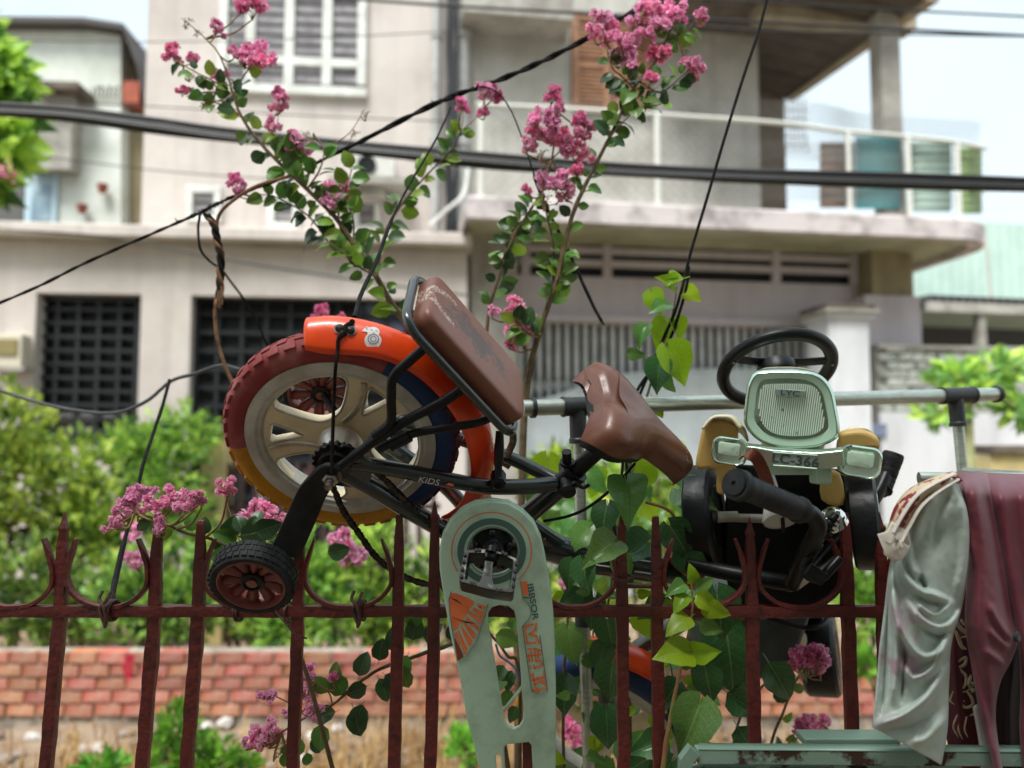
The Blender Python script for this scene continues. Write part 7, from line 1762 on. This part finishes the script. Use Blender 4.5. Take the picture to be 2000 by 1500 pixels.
for a in ([(456, 186), (420, 160), (380, 140), (345, 118)], [(456, 186), (476, 150), (500, 112)], [(440, 180), (400, 180), (364, 188)], [(470, 228), (440, 200), (412, 198), (395, 204)]): S.branch(a, 1.6, .0022, .0012, LEAF, 26, 30, (.5, .1, .4), .2, .9, m_twig)
S.branch([(600, 370), (625, 330), (632, 290), (612, 260)], 1.6, .0025, .001, LEAF, 20, 32, (.7, .2, .1), 0, .6, m_twig); S.branch([(660, 430), (662, 400), (660, 386)], 1.6, .0022, .0014, LEAF, 16, 30, (.7, .2, .1))
S.branch([(632, 290), (680, 262), (712, 214)], 1.62, .0012, .0008, m=m_twig); S.branch([(650, 300), (676, 284), (690, 262)], 1.62, .001, .0008, m=m_twig)
S.branch([(545, 318), (560, 300), (580, 290)], 1.6, .002, .0012, LEAF, 14, 34, (.7, .2, .1)); S.branch([(470, 228), (535, 250), (545, 190)], 1.62, .0012, .001, m=m_twig)
S.branch([(640, 470), (600, 420), (540, 385), (510, 380)], 1.63, .0024, .001, LEAF, 13, 38, (.5, .1, .4)); S.branch([(690, 490), (690, 430), (675, 380), (690, 320)], 1.61, .0024, .001, LEAF, 13, 38, (.6, .25, .15), seed=9)
S.branch([(735, 540), (700, 520), (665, 490), (640, 470)], 1.58, .0028, .001, LEAF, 11, 40, (.65, .2, .15), seed=5)
S.branch([(735, 540), (748, 470), (770, 420), (800, 380), (840, 335), (885, 290), (900, 255)], 1.66, .004, .0012, LEAF, 14, 36, (.45, .45, .1), .05, .95, seed=8)
S.branch([(790, 620), (760, 580), (750, 560)], 1.6, .003, .001, LEAF, 12, 38, (.4, .5, .1))
S.branch([(900, 255), (905, 230), (902, 206)], 1.68, .0012, .0008, m=m_twig); S.branch([(900, 255), (930, 230), (945, 200)], 1.68, .0012, .0008, m=m_twig)
for px, py, r, k in ((495, 6, 26, 'deep'), (472, 14, 10, 'deep'), (426, 54, 13, 'pink'), (337, 100, 15, 'deep'), (347, 114, 8, 'pink'), (379, 114, 12, 'deep'), (500, 98, 26, 'pink'), (488, 118, 18, 'pink'), (512, 122, 16, 'deep'), (458, 102, 13, 'pink'), (430, 150, 14, 'pink'), (360, 178, 11, 'deep'), (452, 160, 13, 'dry'), (430, 186, 14, 'dry'), (400, 158, 12, 'dry'), (462, 190, 16, 'dry'), (372, 150, 12, 'dry'), (395, 200, 12, 'dry'), (368, 48, 12, 'dry'), (384, 62, 9, 'dry'), (548, 182, 13, 'deep'), (546, 204, 15, 'pink'), (536, 244, 16, 'mauve'), (568, 288, 26, 'pink'), (590, 298, 20, 'pink'), (458, 352, 14, 'deep'), (470, 368, 13, 'pink'), (655, 378, 26, 'pink'), (672, 370, 18, 'deep'), (645, 392, 18, 'mauve'), (902, 204, 13, 'deep'), (948, 178, 16, 'mauve'), (966, 182, 16, 'deep'), (944, 214, 11, 'deep'), (690, 258, 10, 'dry'), (712, 222, 9, 'dry'), (600, 262, 10, 'dry')):
    S.flower(px, py, r, k, 1.62)
S2 = Shrub('crape_myrtle', 'second crape myrtle with heavy pink blossom rising right of the brown carrier pad', 'shrub', P(1030, 1700, 1.55))
S2.branch([(1010, 1700), (1015, 1200), (1022, 860), (1032, 740), (1050, 660), (1070, 600), (1090, 540), (1105, 470), (1122, 410), (1150, 348), (1190, 270), (1238, 172), (1280, 118), (1308, 62), (1332, 8)], 1.55, .0085, .002, LEAF, 15, 36, (.6, .25, .15), .36, .93, seed=2)
S2.branch([(945, 720), (955, 610), (975, 540), (1000, 470), (1036, 410), (1060, 370), (1078, 310), (1085, 250)], 1.58, .0042, .0018, LEAF, 13, 34, (.5, .1, .4), .15, .62, seed=4)
S2.branch([(1072, 600), (1082, 540), (1080, 470), (1068, 420), (1062, 380)], 1.56, .0035, .0014, LEAF, 15, 36, (.45, .4, .15), .05, .85, seed=6)
S2.branch([(1000, 470), (985, 500), (975, 520)], 1.54, .002, .001, LEAF, 9, 36, (.4, .05, .55), seed=1); S2.branch([(1040, 420), (1010, 440), (980, 480)], 1.6, .002, .001, LEAF, 10, 34, (.4, .1, .5), seed=1)
S2.branch([(1190, 270), (1220, 235), (1245, 215)], 1.54, .002, .001, LEAF, 11, 40, (.6, .1, .3), seed=1); S2.branch([(1238, 172), (1215, 150), (1195, 130), (1180, 80)], 1.54, .0022, .001, LEAF, 12, 38, (.6, .15, .25), 0, .7, seed=7); S2.branch([(1250, 160), (1290, 180), (1330, 150), (1352, 130)], 1.54, .002, .001, LEAF, 13, 38, (.6, .1, .3), 0, .7, seed=3)
S2.branch([(1238, 172), (1250, 210), (1300, 200)], 1.54, .002, .001, LEAF, 11, 40, (.5, .1, .4), seed=12); S2.branch([(1300, 80), (1340, 60), (1360, 36)], 1.55, .0018, .001, LEAF, 16, 32, (.6, .2, .2), 0, .7)
S2.branch([(1050, 660), (1020, 640), (1005, 620)], 1.52, .002, .0012, LEAF, 10, 36, (.6, .1, .3)); S2.branch([(1078, 310), (1120, 270), (1132, 240)], 1.56, .0016, .001, m=m_twig); S2.branch([(1085, 400), (1120, 360), (1130, 330)], 1.56, .0016, .001, m=m_twig)
for px, py, r, k in ((1080, 184, 16, 'deep'), (1094, 208, 9, 'deep'), (1052, 232, 18, 'pink'), (1042, 250, 15, 'deep'), (1086, 232, 20, 'pink'), (1070, 262, 22, 'pink'), (1098, 262, 20, 'deep'), (1108, 285, 17, 'pink'), (1134, 228, 15, 'deep'), (1140, 258, 18, 'pink'), (1034, 284, 15, 'mauve'), (1136, 296, 20, 'pink'), (1128, 328, 13, 'deep'), (1070, 352, 24, 'mauve'), (1104, 372, 20, 'mauve'), (1028, 370, 10, 'deep'), (1086, 352, 18, 'mauve'), (1052, 300, 14, 'dry'), (1066, 322, 14, 'dry'), (1104, 250, 10, 'dry'), (1060, 390, 14, 'dry'), (1092, 330, 12, 'dry'),
        (1178, 44, 22, 'mauve'), (1190, 66, 20, 'pink'), (1160, 62, 13, 'pink'), (1216, 80, 20, 'pink'), (1212, 104, 20, 'mauve'), (1238, 78, 14, 'mauve'), (1236, 124, 18, 'pink'), (1256, 14, 24, 'pink'), (1240, 30, 18, 'mauve'), (1290, 44, 22, 'mauve'), (1300, 18, 18, 'pink'), (1282, 102, 18, 'deep'), (1298, 96, 14, 'deep'), (1322, 24, 20, 'pink'), (1366, 34, 15, 'pink'), (1352, 122, 16, 'pink'), (1358, 140, 15, 'pink'), (1272, 152, 13, 'deep'), (1206, 178, 11, 'mauve'), (1340, 96, 14, 'dry'), (1330, 70, 12, 'dry'), (1262, 62, 14, 'pink'), (1314, 40, 13, 'pink'), (1012, 598, 16, 'pink'), (1000, 612, 15, 'deep'), (1016, 636, 20, 'pink'), (1002, 650, 18, 'mauve'), (1036, 632, 13, 'mauve'), (1022, 664, 14, 'pink'), (966, 608, 11, 'mauve'), (1000, 668, 12, 'deep')):
    S2.flower(px, py, r, k, 1.54)
S2.flower(628, 610, 15, 'deep', 1.8, twig=False); S2.flower(664, 617, 8, 'deep', 1.8, twig=False)
# low sprays in front of and under the fence rail
S3 = Shrub('crape_myrtle', 'low crape myrtle spray with pink blossom over the fence tips at the left', 'shrub', P(420, 1700, 1.3))
S3.branch([(700, 1700), (600, 1320), (520, 1120), (430, 1060), (360, 1040), (300, 1012), (262, 1004)], 1.3, .004, .0014, LEAF, 30, 36, (.4, .1, .5), .55, .85, Y2=1.16); S3.branch([(480, 1090), (470, 1060), (500, 1030)], 1.28, .0018, .001, LEAF, 9, 48, (.2, .0, .8), seed=2, Y2=1.26); S3.branch([(480, 1090), (455, 1020), (440, 968)], 1.3, .0014, .0008, m=m_twig)
for px, py, r, k in ((246, 988, 20, 'mauve'), (232, 1006, 18, 'pink'), (266, 968, 20, 'pink'), (284, 966, 20, 'mauve'), (296, 985, 20, 'pink'), (270, 992, 16, 'mauve'), (318, 984, 15, 'pink'), (342, 972, 20, 'pink'), (360, 982, 22, 'mauve'), (378, 978, 17, 'pink'), (394, 980, 10, 'pink'), (224, 1022, 12, 'pink'), (204, 1034, 9, 'mauve'), (318, 1022, 15, 'pink'), (310, 1034, 13, 'mauve'), (440, 952, 18, 'pink')): S3.flower(px, py, r * .86, k, 1.165)
for px, py, r, k in ((500, 1004, 24, 'pink'), (522, 1010, 20, 'pink'), (482, 1024, 20, 'mauve'), (508, 1030, 18, 'pink'), (540, 1018, 16, 'pink')): S3.flower(px, py, r, k, 1.36)
S3.flower(268, 1092, 22, 'mauve', 1.9, twig=False); S3.flower(256, 1040, 16, 'mauve', 1.9, twig=False); S3.flower(672, 1058, 22, 'pink', 1.75, twig=False); S3.flower(690, 1084, 24, 'mauve', 1.85, twig=False); S3.flower(655, 1052, 14, 'mauve', 1.75, twig=False)
S3.leaf(470, 1046, 50, 10, 2, 1.24, LEAF, .3, .4); S3.leaf(500, 1040, 52, 20, 2, 1.22, LEAF, .3, .3); S3.leaf(440, 1050, 46, 60, 2, 1.27, LEAF, .2, .6); S3.leaf(420, 1078, 42, 30, 2, 1.28, LEAF, .2, .2); S3.leaf(640, 1080, 44, 10, 2, 1.5, LEAF, .2, .5)
S4 = Shrub('crape_myrtle', 'low crape myrtle branch with big round dark leaves under the rail', 'shrub', P(880, 1700, 1.35))
S4.branch([(1010, 1600), (960, 1340), (900, 1262), (860, 1266), (800, 1286), (740, 1308), (690, 1342), (650, 1376), (600, 1400), (550, 1430)], 1.4, .0048, .0016, Y2=1.3)
S4.branch([(650, 1376), (640, 1350), (612, 1330)], 1.32, .0016, .001, m=m_twig); S4.branch([(600, 1400), (560, 1370), (530, 1358)], 1.32, .0014, .001, m=m_twig)
for px, py, s_, a, k in ((702, 1320, 44, 75, 2), (716, 1340, 40, 200, 2), (672, 1356, 48, 120, 0), (655, 1390, 46, 200, 2), (690, 1384, 52, 290, 2), (708, 1376, 46, 250, 2), (740, 1326, 44, 300, 2), (752, 1318, 40, 320, 2), (784, 1300, 46, 285, 0), (796, 1280, 44, 250, 0), (660, 1330, 36, 100, 0), (640, 1352, 38, 130, 0), (628, 1414, 48, 270, 0), (740, 1290, 42, 80, 2), (770, 1272, 44, 95, 2), (806, 1250, 46, 80, 2), (834, 1256, 44, 60, 2), (815, 1226, 46, 110, 0), (830, 1210, 40, 70, 1), (590, 1444, 36, 240, 0), (575, 1460, 30, 200, 0), (560, 1470, 28, 260, 0), (610, 1440, 34, 300, 2), (880, 1250, 34, 80, 2), (600, 1470, 26, 270, 0)): S4.leaf(px, py, s_, a, k, 1.33, LEAF, RND.uniform(-.1, .3), RND.uniform(-.5, .5))
for px, py, r, k in ((512, 1426, 22, 'mauve'), (528, 1440, 18, 'pink'), (500, 1440, 14, 'deep'), (484, 1452, 9, 'mauve'), (524, 1358, 15, 'mauve'), (604, 1318, 17, 'pink'), (612, 1340, 15, 'mauve'), (600, 1356, 13, 'mauve'), (612, 1390, 15, 'mauve'), (560, 1390, 9, 'mauve'), (650, 1320, 9, 'deep'), (540, 1470, 12, 'dry'), (560, 1450, 12, 'dry')): S4.flower(px, py, r, k, 1.32)
S5 = Shrub('crape_myrtle', 'crape myrtle spray with deep pink blossom low behind the toy car tail', 'shrub', P(1480, 1750, 1.65))
S5.branch([(1460, 1750), (1500, 1480), (1530, 1390), (1560, 1320), (1585, 1300)], 1.6, .004, .0014, LEAF, 22, 36, (.5, .1, .4), .4, .95); S5.branch([(1500, 1480), (1560, 1440), (1590, 1420)], 1.62, .002, .001, LEAF, 22, 34, (.5, .1, .4))
for px, py, r, k in ((1572, 1276, 20, 'deep'), (1592, 1286, 22, 'pink'), (1604, 1304, 17, 'pink'), (1562, 1290, 16, 'deep'), (1580, 1304, 14, 'dry'), (1576, 1412, 20, 'deep'), (1600, 1416, 16, 'pink')): S5.flower(px, py, r, k, 1.47 if py < 1350 else 1.6)
for px, py, r, k in ((1124, 1270, 15, 'pink'), (1118, 1300, 17, 'pink'), (1128, 1330, 14, 'mauve'), (1112, 1420, 17, 'deep'), (1134, 1440, 17, 'deep'), (1120, 1462, 14, 'pink'), (1252, 1416, 14, 'deep'), (1256, 1440, 10, 'deep'), (1100, 1140, 10, 'mauve')): S5.flower(px, py, r, k, 1.9, twig=False)

# the climbing vine
V = Shrub('climbing_vine', 'climbing vine with heart shaped leaves winding up the cords beside the toy car', 'vine', P(1250, 1750, 1.4))
V.branch([(1290, 1750), (1296, 1500), (1310, 1400), (1330, 1300), (1352, 1200), (1350, 1140)], 1.19, .0045, .0014, m=m_twig)
V.branch([(1240, 1750), (1230, 1400), (1222, 1100), (1232, 900), (1262, 780), (1290, 690), (1312, 620), (1322, 560)], 1.42, .004, .0012, m=m_stem)
V.branch([(1110, 1750), (1100, 1400), (1112, 1180), (1140, 1060), (1180, 1000)], 1.42, .0035, .0014, m=m_stem); V.branch([(1396, 1700), (1384, 1480), (1330, 1400), (1310, 1300)], 1.3, .003, .0012, m=m_stem); V.branch([(1180, 1000), (1200, 1060), (1196, 1130), (1184, 1200)], 1.34, .0028, .002, m=m_stem); V.branch([(1260, 980), (1310, 1000), (1336, 1060), (1352, 1120)], 1.3, .003, .002, m=m_twig); V.branch([(1130, 1750), (1150, 1400), (1160, 1200)], 1.46, .003, .002, m=m_stem); V.branch([(1400, 1700), (1440, 1420), (1500, 1330), (1560, 1300)], 1.5, .003, .002, m=m_stem)
for px, py, s_, a, k, Y, lib, pt, rl in (
    (1330, 545, 46, 195, 1, 1.4, VLEAF, .7, .5), (1314, 556, 44, 160, 1, 1.4, VLEAF, .8, -.3), (1338, 566, 40, 320, 1, 1.42, VLEAF, .4, .3), (1274, 572, 48, 285, 1, 1.43, VLEAF, .2, .5), (1302, 596, 46, 200, 0, 1.42, VLEAF, .5, .3), (1300, 630, 58, 250, 1, 1.44, VLEAF, .1, .1), (1318, 626, 44, 290, 1, 1.43, VLEAF, .1, -.2), (1262, 640, 44, 240, 0, 1.42, VLEAF, .3, .5), (1306, 682, 80, 298, 1, 1.4, VLEAF, .05, .1), (1290, 708, 62, 258, 2, 1.41, VLEAF, .1, .3), (1290, 722, 50, 290, 0, 1.42, VOV, .3, .8), (1274, 776, 44, 290, 1, 1.43, VOV, .3, .5), (1176, 770, 44, 30, 1, 1.45, VOV, .3, .3), (1224, 690, 36, 350, 0, 1.46, VOV, .4, .5),
    (1222, 944, 88, 268, 0, 1.2, VLEAF, .75, .05), (1255, 940, 60, 100, 1, 1.3, VLEAF, .4, .3), (1330, 955, 80, 330, 2, 1.32, VLEAF, .8, .2), (1185, 990, 66, 255, 2, 1.3, VLEAF, .3, .5), (1150, 1032, 60, 225, 0, 1.32, VLEAF, .5, .2), (1196, 1062, 78, 205, 0, 1.17, VLEAF, .65, .2), (1140, 1098, 62, 275, 2, 1.16, VLEAF, .2, .5), (1118, 1100, 52, 255, 2, 1.2, VLEAF, .3, .2), (1262, 1062, 80, 200, 2, 1.26, VLEAF, .4, .3), (1310, 1030, 74, 300, 2, 1.3, VLEAF, .3, .2), (1210, 1090, 50, 290, 0, 1.24, VLEAF, .3, .2), (1330, 1082, 66, 330, 2, 1.3, VLEAF, .4, .4),
    (1352, 1140, 40, 95, 1, 1.17, VOV, .4, .3), (1340, 1142, 44, 190, 0, 1.17, VOV, .5, .4), (1358, 1148, 40, 30, 0, 1.17, VOV, .4, .3), (1360, 1160, 50, 320, 1, 1.16, VOV, .4, .2), (1344, 1162, 46, 215, 1, 1.16, VOV, .5, .5), (1370, 1178, 56, 335, 1, 1.16, VOV, .4, .5), (1348, 1205, 62, 195, 1, 1.15, VOV, .6, .5), (1366, 1216, 46, 340, 0, 1.17, VOV, .5, .4), (1340, 1276, 74, 175, 1, 1.14, VLEAF, .5, .4), (1356, 1272, 52, 5, 1, 1.15, VLEAF, .6, .5), (1400, 1160, 92, 275, 2, 1.26, VLEAF, .15, .2), (1378, 1310, 66, 280, 2, 1.22, VLEAF, .1, .3), (1420, 1240, 120, 275, 2, 1.3, VLEAF, .1, .2), (1366, 1378, 100, 243, 0, 1.12, VLEAF, .25, .15), (1352, 1400, 44, 320, 0, 1.16, VLEAF, .4, .3), (1500, 1292, 86, 300, 2, 1.34, VOV, .2, .2), (1420, 1352, 74, 325, 2, 1.32, VOV, .3, .3), (1440, 1418, 60, 300, 2, 1.32, VOV, .2, .3), (1320, 1340, 60, 230, 2, 1.26, VLEAF, .2, .2),
    (1160, 1170, 60, 260, 2, 1.36, VLEAF, .2, .3), (1186, 1212, 62, 280, 2, 1.32, VLEAF, .2, .2), (1180, 1262, 56, 250, 2, 1.32, VLEAF, .2, .3), (1196, 1300, 72, 262, 2, 1.3, VLEAF, .15, .2), (1184, 1390, 74, 272, 2, 1.3, VLEAF, .15, .1), (1110, 1230, 70, 280, 0, 1.4, VLEAF, .2, .4), (1104, 1330, 66, 265, 2, 1.38, VLEAF, .2, .3), (1250, 1200, 50, 290, 1, 1.34, VLEAF, .2, .3), (1290, 1450, 64, 190, 2, 1.22, VLEAF, .3, .2), (1310, 1490, 70, 230, 2, 1.24, VLEAF, .2, .2), (1130, 1160, 46, 200, 2, 1.35, VLEAF, .3, .4), (1260, 1485, 70, 200, 2, 1.3, VLEAF, .4, .2), (1300, 1180, 60, 200, 2, 1.3, VLEAF, .2, .2)):
    V.leaf(px, py, s_ * 1.0, a, k, Y, lib, pt, rl)
rv = random.Random(5)
for i in range(22):
    px, py = rv.uniform(1080, 1440), rv.uniform(1130, 1520)
    V.leaf(px, py, rv.uniform(44, 80), rv.uniform(200, 330), 2 if rv.random() < .75 else 0, rv.uniform(1.5, 1.75), VLEAF if rv.random() < .7 else VOV, rv.uniform(0, .6), rv.uniform(-.5, .5))
for i in range(60):
    px, py = rv.uniform(1040, 1350), rv.uniform(880, 1120)
    V.leaf(px, py, rv.uniform(40, 76), rv.uniform(190, 340), 0 if rv.random() < .6 else 1, rv.uniform(1.7, 2.3), VLEAF if rv.random() < .6 else VOV, rv.uniform(0, .7), rv.uniform(-.6, .6))
for i in range(70):
    px, py = rv.uniform(1080, 1440), rv.uniform(1130, 1500)
    V.leaf(px, py, rv.uniform(22, 40), rv.uniform(160, 380), 0 if rv.random() < .55 else 1, rv.uniform(1.28, 1.6), VOV if rv.random() < .6 else VLEAF, rv.uniform(0, .6), rv.uniform(-.6, .6))
# sprig seen through the guard's slot
V2 = Shrub('sprig', 'leafy sprig with one broad leaf seen through the slot of the mint chain guard', 'plant', P(980, 1700, 1.5))
V2.branch([(1010, 1700), (1015, 1330), (990, 1280), (960, 1240), (930, 1200)], 1.45, .004, .002, m=m_stem)
for px, py, s_, a, k in ((968, 1240, 46, 345, 0), (945, 1215, 40, 70, 0), (975, 1200, 44, 80, 1), (1000, 1230, 40, 60, 0), (940, 1200, 44, 130, 0), (1000, 1310, 40, 250, 2), (990, 1320, 46, 215, 0), (985, 1300, 36, 240, 2), (1010, 1380, 34, 240, 2), (1000, 1350, 38, 230, 0), (960, 1195, 46, 40, 1), (1005, 1190, 40, 120, 1)): V2.leaf(px, py, s_, a, k, 1.44, LEAF if s_ > 41 else VOV, .2, RND.uniform(-.4, .4))
q = MB(); q.tube(cr([P(968, 1258, 1.4), P(976, 1280, 1.4), P(992, 1292, 1.4), P(1008, 1308, 1.4), P(1014, 1330, 1.4)], 6), .0022, 6); tag(q.build('blue_wire', mat('faded blue wire', srgb(112, 128, 156), .5)), 'faded blue wire twisted round the sprig behind the chain guard slot', 'wire')
